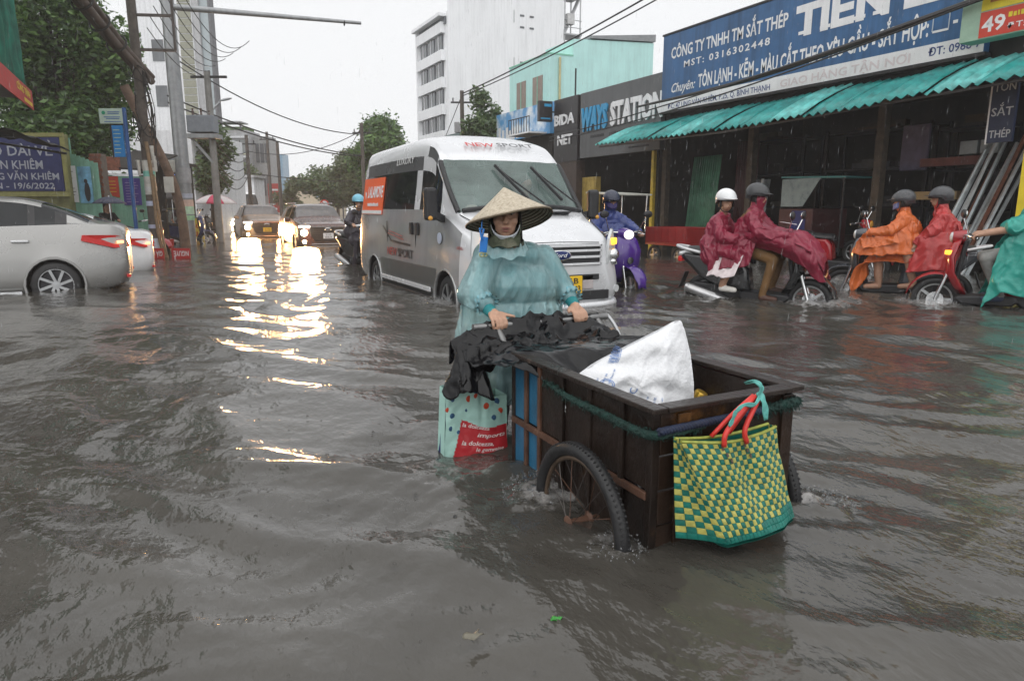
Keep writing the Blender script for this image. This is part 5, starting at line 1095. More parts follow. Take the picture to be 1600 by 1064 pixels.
# ---- white sack: an inflated outline, standing slumped in the cart
sackm = M('sack_white',(.70,.71,.73),.4,var=.06,scale=6,bump=.35,bscale=55,spec=.5)
SU, SV = Vector((.93,-.37,0)), Vector((.16,.22,.96)).normalized(); SN = SU.cross(SV).normalized(); SO = Vector((1.52,2.45,.375))
outl = [(0.0,.02),(.02,.13),(.10,.22),(.22,.30),(.35,.38),(.425,.425),(.45,.38),(.475,.26),(.49,.12),(.49,0),(.47,-.08),(.26,-.12),(.08,-.08)]
def sack_pt(u, v, side=1):
    u0, v0 = u, v
    # signed thickness from distance to the outline
    d = 9
    for i in range(len(outl)):
        ax, ay = outl[i]; bx_, by_ = outl[(i+1) % len(outl)]; L2 = (bx_-ax)**2+(by_-ay)**2; t_ = max(0,min(1,((u-ax)*(bx_-ax)+(v-ay)*(by_-ay))/L2)); d = min(d, math.hypot(u-ax-t_*(bx_-ax), v-ay-t_*(by_-ay)))
    b = math.sqrt(max(0, d))*.17*(1 if side > 0 else .8)*(1-.35*max(0,v)/.43)
    w = .010*math.sin(v*38+u*9+3*fbm((u,v,0),4))*min(1,d*18)+.022*fbm((u,v*1.0,side),7)*min(1,d*14)+.020*ridge(Vector((u,v,side)),11,8,1)*min(1,d*12)+.010*ridge(Vector((u,v,side)),24,17,1,5)*min(1,d*12)-.008+.018*math.exp(-((u-.34-.1*v)/.03)**2)*min(1,d*10)
    return SO+SU*(u*1.2-.02)+SV*v*.94+SN*((b+w)*side)
t = thing('woven_sack', 'white plastic sack with blue print slumped in the cart', 'sack')
pc = (.26,.1); cen = pc
rings = []
for k in range(0, 15):
    f = k/14; rings.append([(cen[0]+(x-cen[0])*f, cen[1]+(y-cen[1])*f) for x, y in [tuple(p) for p in cr(outl+[outl[0]], 5)[:-1]]])
mb = MB()
for side in (1,-1): mb.loft([[sack_pt(x,y,side) for x,y in r_] for r_ in rings[1:]], True, False); mb.add([sack_pt(x,y,side) for x,y in rings[1]]+[sack_pt(*cen,side)], [(i,(i+1) % len(rings[1]),len(rings[1])) for i in range(len(rings[1]))])
sk = mb.build('sack', sackm, t, smooth=180)
ink = M('sack_ink',(.16,.26,.50),.5,var=.3,scale=20)
def sack_print(s, u, v, h, w, ang=0, off=0):
    o = text('print', s, ink, t, (0,0,0), (1,0,0), (0,1,0), h, w, off, depth=.001); ca, sa = math.cos(ang), math.sin(ang)
    for q in o.data.vertices:
        x, y = u+q.co.x*ca-q.co.y*sa, v+q.co.x*sa+q.co.y*ca; q.co = sack_pt(x, y)+SN*(.002+.001*(q.co.z > .0005))
    o.data.update()
sgnS = 1 if SN.y < 0 else -1
if sgnS < 0:
    _o = sack_pt
    def sack_pt(u, v, side=1): return _o(u, v, -side)
    SN = -SN
sack_print('ITC', .25, .045, .028, .06, 1.35); sack_print('wwwww', .19, .22, .05, .085, 1.3); sack_print('≡≡≡', .20, .225, .02, .07, 1.3)
for i in range(5): sack_print('ITCITC ITC', .035+.022*i, .02-.012*i, .012, .10, 1.2, .006)
for i in range(3): sack_print('itc bao bi', .10+.03*i, .09+.02*i, .008, .07, 1.2)
for i in range(3): sack_print('mm nn', .30+.022*i, .02-.004*i, .010, .045, 1.4)
mb = MB()
for r_ in (.026,.020): mb.tube([sack_pt(.15+r_*math.cos(a), .125+r_*math.sin(a))+SN*.002 for a in np.linspace(0,2*math.pi,24,endpoint=False)],.0018,5,closed=True)
mb.build('print', ink, t)
# ---- black sheet over the push bar and the rear of the cart
sh = thing('plastic_sheet', 'crumpled black plastic sheet draped over the push bar and cart rear', 'plastic sheet')
# columns run along the bar (x), rows from behind the bar forward over the cart
ctrl = []
xs = [1.30,1.36,1.43,1.52,1.62,1.74,1.88,2.02,2.14,2.22]
for i, x in enumerate(xs):
    q = i/(len(xs)-1); out_ = max(0,(1.50-x)/.26)
    xo = x
    ctrl.append([(x+.0,3.275,.50-.10*out_), (x,3.274,.62-.12*out_), (x,3.25,.657-.10*out_+.003*math.sin(i*2.2)), (x,3.229,.622-.11*out_), (x-.01,3.14,.555-.10*out_+.02*math.sin(i*1.7)), (xo,3.00,.575-.12*out_-.02*q), (xo+.02+.05*out_,2.90,.57-.08*out_), (xo+.03+.06*q+.10*out_,2.78,.535-.02*out_+.03*q), (xo+.08+.10*q+.16*out_,2.66,.47-.0*q+.04*math.sin(i*1.1)), (xo+.09+.1*q+.2*out_,2.58,.36)])
rowsS = [cr(c_, 7) for c_ in ctrl]; gr = [cr([rowsS[i][j] for i in range(len(xs))], 9) for j in range(len(rowsS[0]))]
def crumple(p, a=1.0):
    p = Vector(p); s = 7.5
    w = Vector((fbm(p*s+Vector((3,0,0)),1,2), fbm(p*s+Vector((0,7,0)),1,2), fbm(p*s+Vector((0,0,11)),1,2)))
    wv = p+w*.05; hb_ = min(abs(p.x-1.575), abs(p.x-2.085)); a = a*min(1, .12+max(0, hb_-.05)*9) if p.y > 3.17 and p.z > .56 else a
    return p+Vector((.3*w.x,.3*w.y,w.z))*.02*a+Vector((-.15,-.35,1))*(.050*ridge(wv,6,8,6,1)+.020*ridge(wv,13,15,13,4)+.005*ridge(wv,27,27,27,8)-.010)*a
rows = []
for j, r_ in enumerate(gr):
    f = j/len(gr); a = .75 if f < .36 else (.9 if f < .55 else .35)
    rows.append([crumple(p, a) for p in r_])
MB().grid(rows).build('sheet', bagb, sh, smooth=180, solid=.003, fix=False)
# hanging flap at the near rear corner
rows = []
for i in range(26):
    a = i/25; row = []
    for j in range(22):
        b = j/21; ang = a*2.6-.3; r0 = .055+.085*b+.02*math.sin(a*17)*b
        base = Vector((1.40,3.06,.53)); row.append(crumple(base+Vector((-.05-r0*math.cos(ang)*.9, -r0*math.sin(ang)*1.3+.06, .03-.22*b-.03*math.sin(a*9)*b)), .45))
    rows.append(row)
MB().grid(rows).build('hanging_flap', bagb, sh, smooth=180, solid=.003, fix=False)
rows = []
for i in range(30):
    a = i/29; rows.append([crumple(Vector((1.28+.20*a-.03*b, 3.03-.05*b+.10*(1-a)*(1-b), .57-.19*b*(1-.55*a)+.02*math.sin(a*14)*b)), .45) for b in np.linspace(0,1,20)])
MB().grid(rows).build('hanging_flap', bagb, sh, smooth=180, solid=.003, fix=False)
# ---- navy cloth bag behind
t = thing('navy_bag', 'navy blue cloth bag hanging from the push bar behind the printed bag', 'bag', (1.38, 3.24, 0))
rows = []
for i in range(13):
    z = .53-.57*i/12; w = .035+.05*math.sin(min(1,i/7)*math.pi/2); rows.append([(math.cos(a)*w*(1+.12*math.sin(a*5+i*.5))-.07*i/12, math.sin(a)*w*.6*(1+.1*math.sin(a*4)), z) for a in np.linspace(0,2*math.pi,24,endpoint=False)])
MB().loft(rows).build('bag', M('navy_cloth',(.015,.028,.11),.7,var=.3,scale=9,bump=.3), t, smooth=180)
# ---- printed shopping bag
mintb = M('bag_mint',(.36,.58,.52),.45,var=.08,bump=.15); redb = M('bag_red',(.42,.02,.028),.4,var=.12,bump=.15)
t = thing('shopping_bag', 'mint and red printed shopping bag hanging at the cart rear, dipping into water', 'shopping bag', (1.26, 3.12, 0))
def sbag(u, v, off=0):   # u across 0..1, v up 0..1
    bul = math.sin(u*math.pi)*.035*(1-.4*v)+.012*math.sin(u*9+v*3)*v+.010*fbm((u*3,v*3,2),1)-.02*math.exp(-((u-.55)/.05)**2)*max(0,v-.4)
    return Vector((-.02+.32*u-.015*(1-v)*(1-u), .06-.07*u-bul-off, -.08+(.42-.06*u)*v+.012*math.sin(u*7)*v))
redline = lambda u: .60-.05*u+.02*math.sin(u*8)
n = 72; mb = MB(); front = [[sbag(i/n, j/n) for j in range(n+1)] for i in range(n+1)]
for i in range(n):
    for j in range(n):
        u, v = (i+.5)/n, (j+.5)/n; isred = v < redline(u) and u > .20+.15*(v-.25)*1.0-.12*(.6-v)
        mb.add([front[i][j],front[i+1][j],front[i+1][j+1],front[i][j+1]],[(0,1,2,3)],1 if isred else 0)
back = [[Vector((p.x, .16-.02*k/n, p.z)) for k, p in enumerate(c_)] for c_ in front]
for i in range(n): mb.add([back[i][0],back[i+1][0],back[i+1][n],back[i][n]],[(3,2,1,0)],0)
for e_ in (0,n): mb.add([front[e_][0],back[e_][0],back[e_][n],front[e_][n]],[(0,1,2,3)],0)
mb.build('bag', [mintb, redb], t, smooth=50)
script_m = M('bag_print',(.75,.72,.70),.5)
def bag_text(s, u, v, h, w):
    o = text('print', s, script_m, t, (0,0,0), (1,0,0), (0,1,0), h, w, .002, shear=.3, depth=.001)
    for q in o.data.vertices: p = sbag(u+q.co.x/.32, v+q.co.y/.40); q.co = p+Vector((0,-.003-.001*(q.co.z > .0005),0))
    o.data.update()
bag_text('la dolcezza', .26, .52, .022, .13); bag_text('importa', .48, .41, .025, .15); bag_text('la dolcezza,', .24, .29, .024, .16); bag_text('le gemmine', .45, .21, .022, .15)
for u, v, c, r_ in ((.12,.86,0,.013),(.10,.66,0,.014),(.35,.9,1,.016),(.62,.87,1,.016),(.82,.92,0,.018),(.32,.74,0,.008),(.03,.74,1,.012),(.05,.95,1,.014),(.75,.70,0,.014),(.88,.78,1,.015),(.45,.97,1,.012),(.2,.45,0,.010),(.08,.5,0,.012)):
    p = sbag(u, v); MB().ell(p-Vector((0,.0005,0)),(r_,.002,r_*1.1),14,8).build('berry_print', M('berry_%d'%c,[(.03,.09,.18),(.55,.07,.03)][c],.5,var=.25,scale=60), t, smooth=180)
mb = MB()
for u0,u1 in ((.28,.62),): mb.tube([sbag(u0,1)+Vector((0,.01,0)),Vector((.10,.11,.42)),Vector((.16,.12,.44)),sbag(u1,1)+Vector((0,.02,0))],.008,6,k=5)
mb.build('strap', mintb, t, smooth=180)
# ---- woven basket bag on the cart front
wy = M('weave_yellow',(.42,.39,.10),.4,var=.25,scale=22,bump=.2); wg = M('weave_green',(.010,.13,.10),.4,var=.35,scale=22,bump=.2); wg2 = M('weave_base',(.008,.14,.11),.4,var=.3,scale=20)
t = thing('woven_bag', 'green and yellow checked woven plastic bag hanging on the cart front', 'woven bag', (1.495, 1.79, 0.02))
NU, NV = 22, 17
def wb(u, v):
    """front face, u 0..1 across, v 0..1 from rim to foot"""
    x = .055+.455*u+(.15*(1-u)+.03*u)*v; z = .435-.012*u-.345*v+.028*(1-u)*math.sin(v*3.1)*0
    z += -.018*math.sin(u*math.pi)*(1-v)+.016*u*v-.028*(1-u)*v*v
    y = -.045-.10*v**1.2-.030*math.sin(u*math.pi)+.028*math.exp(-((u-.52-.1*v)/.13)**2)*math.sin(v*2.9)+.010*fbm((u*2.5,v*2.5,5),1)
    return Vector((x, y, z))
def cellmesh(f, nu, nv, base_from, mats_fn, name, mats):
    mb = MB()
    for i in range(nu):
        for j in range(nv):
            u0,u1,v0,v1 = i/nu,(i+1)/nu,j/nv,(j+1)/nv; P4 = [f(u0,v0),f(u1,v0),f(u1,v1),f(u0,v1)]; c = f((u0+u1)/2,(v0+v1)/2)
            nn_ = (P4[1]-P4[0]).cross(P4[3]-P4[0]).normalized(); nn_ = -nn_ if nn_.y > 0 else nn_
            ins = [c+(p-c)*.88+nn_*.0022 for p in P4]
            k = mats_fn(i,j); up_ = 1 if (i+j) % 2 else -1
            # over/under bow of the strips
            a_, b_ = (ins[0]+ins[3])/2, (ins[1]+ins[2])/2
            mb.add(P4+ins+[c+nn_*.0034], [(0,1,5,4),(1,2,6,5),(2,3,7,6),(3,0,4,7),(4,5,8),(5,6,8),(6,7,8),(7,4,8)], k)
    o = mb.build(name, mats, t); o['kind'] = 'stuff'
    return o
cellmesh(wb, NU, NV, 0, lambda i,j: (2 if j >= NV-1-(1 if i > NU*.45 else 0)-(1 if i > NU*.8 else 0) else ((i+j) % 2)), 'weave', [wy, wg, wg2])
def wside(u, v):  # left gusset, u from the front edge back to the cart
    a = wb(0, v); return Vector((a.x+(.055+.02*v-a.x)*u+.012*math.sin(u*math.pi), a.y+(.005-a.y-.01)*u*(1-.1*v), a.z+.01*u*(1-v)))
cellmesh(wside, 5, NV, 0, lambda i,j: 2 if j >= NV-1 else (i+j+1) % 2, 'weave', [wy, wg, wg2])
def wside2(u, v): a = wb(1, v); return Vector((a.x+.012*math.sin(u*math.pi), a.y+(.005-a.y-.01)*u, a.z))
cellmesh(wside2, 5, NV, 0, lambda i,j: (i+j) % 2, 'weave', [wy, wg, wg2])
def wbase(u, v): a = wb(u, 1); return Vector((a.x, a.y+(-.01-a.y)*v, a.z-.012*math.sin(v*math.pi)-.01))
cellmesh(wbase, NU, 5, 0, lambda i,j: 2, 'base', [wy, wg, wg2])
MB().grid([[Vector((wb(u,v).x, -.012, wb(u,v).z)) for v in (0,.5,1)] for u in (0,.5,1)]).build('back_panel', wg, t, solid=.004, fix=False)
MB().tube([wb(u,0)+Vector((0,.0,.003)) for u in np.linspace(0,1,20)],.006,6).tube([Vector((wb(u,0).x,-.012,wb(u,0).z+.004)) for u in np.linspace(0,1,8)],.006,6).build('rim', M('weave_rim',(.3,.33,.06),.45,var=.3,scale=30), t)
redh = M('handle_red',(.62,.045,.035),.32,var=.12)
for (u0, y0, x1) in ((.36,-.085,.372),(.60,-.075,.40)):
    p0 = wb(u0,0)+Vector((0,-.012,-.0)); MB().tube([p0+Vector((0,0,-.008)), p0+Vector((.012*(1 if u0 < .5 else -1),.0,.05)), Vector((x1,-.065,.565))],.0095,8,k=4).build('handle', redh, t, smooth=180)
for (x0, x1) in ((.215,.372),(.30,.39)): MB().tube([(x0,-.022,.425),((x0+x1)/2-.004,-.05,.51),(x1,-.06,.568)],.0085,8,k=4).build('handle', redh, t, smooth=180)
for u0 in (.36,.60):
    for k in range(3): MB().tube([wb(u0+.02*k-.02,.03+.07*k)+Vector((0,-.009,0)), wb(u0+.02*k-.02,.07+.07*k)+Vector((0,-.009,0))],.004,6).build('stitch', M('stitch_brown',(.12,.09,.07),.6), t)
# teal tie
t = thing('cloth_tie', 'teal cloth strip tying the red handles to the cart rim', 'cloth strip', (1.50,1.79,0.02))
tie_m = M('tie_teal',(.12,.42,.38),.6,var=.25,scale=20,bump=.4)
mb = MB()
def ribbon(pts, w, k=5):
    P_ = cr(pts, k); rows_ = []
    for i, p in enumerate(P_):
        p = Vector(p); tdir = Vector(P_[min(i+1,len(P_)-1)])-Vector(P_[max(i-1,0)]); a, b = basis(tdir, (0,-1,.1)); f = 1+.25*math.sin(i*1.1)
        rows_.append([p-a*w*f, p-a*w*.4*f+b*.004, p+a*w*.4*f-b*.002, p+a*w*f+b*.003])
    mb.grid(rows_)
ribbon([(.385,-.06,.545),(.38,-.078,.60),(.372,-.055,.618),(.362,-.02,.605)],.008); ribbon([(.385,-.07,.575),(.392,-.088,.54),(.402,-.092,.48)],.013); ribbon([(.38,-.075,.565),(.34,-.09,.545),(.29,-.09,.55),(.25,-.09,.53)],.007); ribbon([(.37,-.07,.57),(.395,-.072,.59),(.405,-.05,.605)],.006)
ribbon([(.25,-.092,.535),(.238,-.092,.505),(.225,-.09,.48)],.008)
mb.build('strip', tie_m, t, smooth=180, solid=.003, fix=False)
for o_ in (ct, nr): o_.location.y -= .035; o_.location.x += .01
# ================================================================ WOMAN PUSHING THE CART
skin = M('skin_tan',(.46,.27,.185),.5,var=.12,scale=30,bump=.1,bscale=120); teal_s = M('shirt_teal',(.02,.22,.235),.7,var=.2,scale=10,bump=.3); trous = M('trousers_dark',(.03,.03,.035),.7,var=.2); hairm = M('hair_black',(.012,.010,.009),.5,var=.3,scale=60,bump=.6,bscale=90)
WR = Vector((1.84, 3.60, GZ))
wm_ = thing('person', 'person in a conical hat and translucent blue raincoat pushing the cart', 'person', WR)
def w(x, y, z): return Vector((x,y,z))-WR
HC = w(1.705, 3.42, 1.205)                                   # head centre
FD = Vector((-.42,-.90,-.03)).normalized(); FR = Vector((FD.y,-FD.x,0)).normalized()*-1; FR = Vector((0,0,1)).cross(FD).normalized(); FU = FD.cross(FR).normalized()*-1
if FU.z < 0: FU = -FU
def hp(r_, f, u): return HC+FR*r_+FD*f+FU*u                    # FR points to the viewer's right
if (FR.dot(Vector((1,-.5,0)))) < 0: FR = -FR
ROT = Matrix((FR, FD, FU)).transposed()
pr = []
SK, SH, TR = 0, 1, 2
pr += [(HC+FU*.008-FD*.006, (.074,.084,.088), SK, ROT), (hp(0,.030,-.045), (.058,.060,.065), SK, ROT), (hp(0,.052,-.085), (.028,.030,.025), SK, ROT)]
pr += [(hp(0,.082,.012),.010,hp(0,.103,-.022),.0145,SK), (hp(-.012,.092,-.026),.009,hp(.012,.092,-.026),.009,SK)]            # nose
pr += [(hp(-.02,.083,-.058),.0085,hp(.02,.083,-.058),.0085,SK), (hp(-.016,.082,-.069),.009,hp(.016,.082,-.069),.009,SK)]      # lips
pr += [(hp(-.038,.070,.028),.010,hp(.038,.070,.028),.010,SK), (hp(-.042,.060,-.02),.026,hp(-.04,.05,-.03),.024,SK), (hp(.042,.060,-.02),.026,hp(.04,.05,-.03),.024,SK)]
pr += [(hp(0,-.01,-.08),.048,w(1.79,3.50,1.02),.055,SK)]
sl, sr = w(1.655,3.52,.985), w(1.985,3.50,.965); elL, elR = w(1.55,3.47,.77), w(2.11,3.44,.775); wrL, wrR = w(1.565,3.31,.70), w(2.095,3.315,.705)
pr += [(w(1.75,3.52,.97),.075,w(1.91,3.51,.96),.075,SH),(sl,.06,sr,.06,SH),(w(1.76,3.53,.84),.115,w(1.92,3.53,.83),.115,SH),(w(1.77,3.56,.64),.11,w(1.92,3.56,.64),.11,SH),(w(1.75,3.60,.47),.12,w(1.93,3.60,.47),.12,TR)]
pr += [(sl,.055,elL,.045,SH),(elL,.045,wrL,.033,SH),(sr,.055,elR,.045,SH),(elR,.045,wrR,.033,SH)]
pr += [(w(1.75,3.60,.42),.10,w(1.74,3.58,.05),.065,TR),(w(1.74,3.58,.05),.062,w(1.75,3.64,-.24),.045,TR),(w(1.94,3.60,.42),.10,w(1.95,3.52,.05),.065,TR),(w(1.95,3.52,.05),.062,w(1.94,3.55,-.24),.045,TR)]
pr += [(w(1.75,3.63,-.27),.04,w(1.74,3.50,-.285),.032,SK),(w(1.94,3.54,-.27),.04,w(1.93,3.41,-.285),.032,SK)]
# hands closed over the bar (bar at y 3.25, z .635)
def hand(wr, cx, s, thumb):
    out = []; kz = .680
    out.append((wr,.030,w(cx,3.275,kz+.008),.027,SK)); out.append((w(cx-.026,3.272,kz+.008),.0165,w(cx+.026,3.272,kz+.006),.0165,SK))
    out.append((wr,.024,w(cx-.024*1,3.272,kz+.006),.016,SK)); out.append((wr,.024,w(cx+.024,3.272,kz+.004),.016,SK))
    for i, (dx, ln) in enumerate(((-.0345,.9),(-.0115,1.02),(.0115,1.0),(.0345,.85))):
        x = cx+dx*1.02; q = (1-i) if s > 0 else i-2
        a = w(x,3.262,kz+.004); b = w(x+.003*dx/.03,3.238-.004*ln,kz-.012); c_ = w(x+.004*dx/.03,3.2215,kz-.044*ln); d_ = w(x+.002,3.232,kz-.070*ln)
        out += [(a,.0112,b,.0102,SK),(b,.0102,c_,.0092,SK),(c_,.0092,d_,.0080,SK)]
    a = w(cx+.035*s,3.285,kz+.012); b = w(cx+.058*s,3.262,kz+.006); c_ = w(cx+.066*s+thumb*.03*s,3.245,kz-.002+.0*thumb)
    out += [(w(cx+.012*s,3.29,kz+.012),.017,a,.014,SK),(a,.014,b,.0115,SK),(b,.0115,c_,.009,SK)]
    return out
pr += hand(wrL, 1.575, 1, 1) + hand(wrR, 2.085, -1, 0)
body = remesh('body', pr, [skin, teal_s, trous], wm_, .0062, 3)
# eyes, brows, mouth line
for s in (-1,1):
    e_ = MB().ell(hp(s*.031,.0765,.018),(.0125,.006,.0055),12,8,0,ROT).build('eye', M('eye_white',(.35,.30,.27),.3,var=.05), wm_, smooth=180); MB().ell(hp(s*.031,.0812,.018),(.0052,.0026,.0052),10,6,0,ROT).build('iris', M('eye_dark',(.012,.008,.006),.2,var=0), e_, smooth=180)
    MB().tube([hp(s*.016,.085,.036),hp(s*.032,.085,.041),hp(s*.048,.075,.036)],[.003,.0036,.002],6,k=3).build('eyebrow', hairm, wm_, smooth=180); MB().tube([hp(s*.018,.0835,.0225),hp(s*.031,.0855,.0255),hp(s*.044,.079,.0215)],.0026,6,k=3).build('eyelid', M('lid_brown',(.20,.11,.075),.5), wm_, smooth=180)
MB().tube([hp(-.026,.087,-.0635),hp(0,.0935,-.0625),hp(.026,.087,-.0635)],[.001,.003,.001],6,k=4).build('mouth_line', M('mouth_dark',(.12,.05,.04),.5), wm_, smooth=180)
MB().tube([hp(-.024,.0865,-.057),hp(-.008,.093,-.0555),hp(.008,.093,-.0555),hp(.024,.0865,-.057)],[.002,.005,.005,.002],7,k=3).tube([hp(-.020,.086,-.0705),hp(0,.092,-.0725),hp(.020,.086,-.0705)],[.002,.006,.002],7,k=4).build('lips', M('lips',(.28,.115,.095),.45,var=.1), wm_, smooth=180)
# hair and scarf round the head
rows = []
for i in range(15):
    th = -1.75+3.5*i/14   # round the back of the head from cheek to cheek
    rows.append([hp(math.sin(th)*-.0*0+math.sin(math.pi+th)*-(.082+.01*v), -math.cos(th)*(.088+.008*v)+.012, .055-.19*v) for v in np.linspace(0,1,10)])
MB().grid(rows).build('hair', hairm, wm_, smooth=180, solid=.012, fix=False)
camo = M('scarf_camo',(.055,.065,.04),.85,var=.5,scale=14,col2=(.14,.14,.10),c2=.52,bump=.4)
rows = []
for i in range(40):
    th = 2*math.pi*i/40; rows.append([hp(math.sin(th)*(.078+.022*v+.006*math.sin(th*6+v*5)), math.cos(th)*(.080+.03*v)+.0+.006*math.sin(th*5), -.082-.075*v-.028*math.cos(th)*(1-v)+.006*math.sin(th*7+v*4)) for v in np.linspace(0,1,9)])
rows.append(rows[0]); MB().grid(rows).build('scarf', camo, wm_, smooth=180, solid=.006, fix=False)
# mask pulled under the chin
rows = []
for i in range(25):
    th = -1.5+3.0*i/24; c_ = math.cos(th); rows.append([hp(math.sin(th)*(.081-.012*v*c_), .018+c_*(.078-.03*v), -.098-.0*v+.075*(1-c_)**1.2-.028*v*c_-.004*v) for v in np.linspace(0,1,6)])
MB().grid(rows).build('mask', M('mask_white',(.62,.66,.70),.7,var=.06), wm_, smooth=180, solid=.004, fix=False)
# the conical hat
HB = w(1.748, 3.452, 1.186); HA = Vector((-.06*.4-.02, .30, 1)).normalized(); HR, HH = .240, .185
ha, hb = basis(HA, FR)
hatm = bpy.data.materials.new('palm_hat'); hatm.use_nodes = True; n_ = hatm.node_tree; b_ = n_.nodes['Principled BSDF']; l_ = n_.links.new
tc_ = n_.nodes.new('ShaderNodeTexCoord'); mp_ = n_.nodes.new('ShaderNodeMapping'); mp_.inputs['Scale'].default_value = (30,30,9); no_ = n_.nodes.new('ShaderNodeTexNoise'); no_.inputs['Scale'].default_value = 2.2; no_.inputs['Detail'].default_value = 9; no_.inputs['Roughness'].default_value = .7
rp_ = n_.nodes.new('ShaderNodeValToRGB'); rp_.color_ramp.elements[0].color = (.27,.22,.155,1); rp_.color_ramp.elements[1].color = (.52,.46,.36,1); rp_.color_ramp.elements[0].position = .3; rp_.color_ramp.elements[1].position = .62
l_(tc_.outputs['Object'], mp_.inputs[0]); l_(mp_.outputs[0], no_.inputs['Vector']); l_(no_.outputs['Fac'], rp_.inputs['Fac']); l_(rp_.outputs['Color'], b_.inputs['Base Color']); b_.inputs['Roughness'].default_value = .75
bp_ = n_.nodes.new('ShaderNodeBump'); bp_.inputs['Strength'].default_value = .5; bp_.inputs['Distance'].default_value = .004; l_(no_.outputs['Fac'], bp_.inputs['Height']); l_(bp_.outputs[0], b_.inputs['Normal'])
ht = thing('conical_hat', 'woven palm leaf conical hat on the head of the cart pusher', 'hat', WR)
secs = []
for k in range(17):
    f = k/16; rr_ = HR*f*(1+.0)+.004; zz_ = HH*(1-f)**1.04
    secs.append([HB+HA*(zz_-.012*f*math.sin(2*a+1)*f)+(ha*math.cos(a)+hb*math.sin(a))*rr_*(1+.008*math.sin(a*5+2)+.004*math.sin(a*17)) for a in np.linspace(0,2*math.pi,64,endpoint=False)])
MB().loft(secs, True, False).add(secs[0],[tuple(range(64))]).build('cone', hatm, ht, smooth=180, solid=.004)
for k in range(3,17):
    f = k/16; MB().tube([p-HA*.006 for p in secs[k]],.0035 if k < 16 else .006,6,closed=True).build('hoop', M('bamboo_dark',(.10,.075,.045),.6,var=.3,scale=30), ht, smooth=180)
MB().tube([hp(-.08,.02,-.02),hp(-.075,.05,-.09),hp(0,.06,-.125),hp(.075,.05,-.09),hp(.08,.02,-.02)],.005,6,k=4).build('chin_strap', camo, ht, smooth=180)
# raincoat: thin plastic film over body and arms
def film(name, c, dens):
    m = bpy.data.materials.new(name); m.use_nodes = True; n = m.node_tree; n.nodes.clear(); l = n.links.new
    o = n.nodes.new('ShaderNodeOutputMaterial'); tr = n.nodes.new('ShaderNodeBsdfTransparent'); tr.inputs['Color'].default_value = (.78,.96,1,1)
    tc = n.nodes.new('ShaderNodeTexCoord'); mp = n.nodes.new('ShaderNodeMapping'); mp.inputs['Scale'].default_value = (20,20,5.0); no = n.nodes.new('ShaderNodeTexNoise'); no.inputs['Scale'].default_value = 1.6; no.inputs['Detail'].default_value = 6; no.inputs['Distortion'].default_value = .8
    l(tc.outputs['Object'], mp.inputs[0]); l(mp.outputs[0], no.inputs['Vector'])
    df = n.nodes.new('ShaderNodeBsdfDiffuse'); df.inputs['Color'].default_value = (*c,1); tl = n.nodes.new('ShaderNodeBsdfTranslucent'); tl.inputs['Color'].default_value = (*c,1)
    a = n.nodes.new('ShaderNodeMixShader'); a.inputs[0].default_value = .5; l(df.outputs[0], a.inputs[1]); l(tl.outputs[0], a.inputs[2])
    gl = n.nodes.new('ShaderNodeBsdfGlossy'); gl.inputs['Roughness'].default_value = .12
    fr = n.nodes.new('ShaderNodeFresnel'); fr.inputs[0].default_value = 1.45
    mr = n.nodes.new('ShaderNodeMapRange'); mr.inputs[1].default_value = .35; mr.inputs[2].default_value = .7; mr.inputs[3].default_value = dens-.07; mr.inputs[4].default_value = dens+.09; l(no.outputs['Fac'], mr.inputs[0])
    b = n.nodes.new('ShaderNodeMixShader'); l(mr.outputs[0], b.inputs[0]); l(tr.outputs[0], b.inputs[1]); l(a.outputs[0], b.inputs[2])
    d = n.nodes.new('ShaderNodeMixShader'); l(fr.outputs[0], d.inputs[0]); l(b.outputs[0], d.inputs[1]); l(gl.outputs[0], d.inputs[2])
    bp = n.nodes.new('ShaderNodeBump'); bp.inputs['Strength'].default_value = .22; bp.inputs['Distance'].default_value = .010; l(no.outputs['Fac'], bp.inputs['Height'])
    for q in (df, gl, tl, fr): l(bp.outputs[0], q.inputs['Normal'])
    l(d.outputs[0], o.inputs['Surface']); return m
filmm = film('film_blue', (.66,.97,1.0), .52)
cp = [(w(1.76,3.52,.99),.085,w(1.90,3.51,.98),.085,0),(w(1.66,3.53,.955),.082,w(1.98,3.51,.94),.082,0),(w(1.75,3.53,.82),.155,w(1.94,3.53,.81),.155,0),(w(1.72,3.55,.62),.17,w(1.96,3.54,.62),.17,0),(w(1.70,3.58,.42),.185,w(1.96,3.57,.42),.175,0),(w(1.70,3.60,.26),.19,w(1.95,3.60,.26),.18,0),
      (sl,.09,w(1.535,3.47,.78),.088,0),(w(1.535,3.47,.78),.09,w(1.560,3.375,.745),.052,0),(sr,.082,w(2.095,3.44,.79),.072,0),(w(2.095,3.44,.79),.072,w(2.105,3.375,.752),.05,0),
      (w(1.60,3.55,.70),.10,w(1.58,3.60,.42),.10,0),(w(1.57,3.52,.78),.07,w(1.565,3.60,.50),.07,0),(w(2.02,3.52,.80),.06,w(2.02,3.58,.5),.07,0)]
def fold(p):
    wv = p+Vector((mnoise.noise(p*4),mnoise.noise(p*4+Vector((5,0,0))),mnoise.noise(p*4+Vector((0,5,0)))))*.05; ax = Vector((p.x+.03, p.y+.07, 0))
    d = ax.normalized() if ax.length > 1e-3 else Vector((0,-1,0))
    k = min(1, max(.35, (1.36-p.z)*2.2))
    return p+d*(.036*ridge(wv,8,8,1.5)+.012*ridge(wv,16,16,4,3)+.004*ridge(wv,30,30,11,7)-.016)*k
rc = remesh('raincoat', cp, [filmm], wm_, .0075, 5, fold)
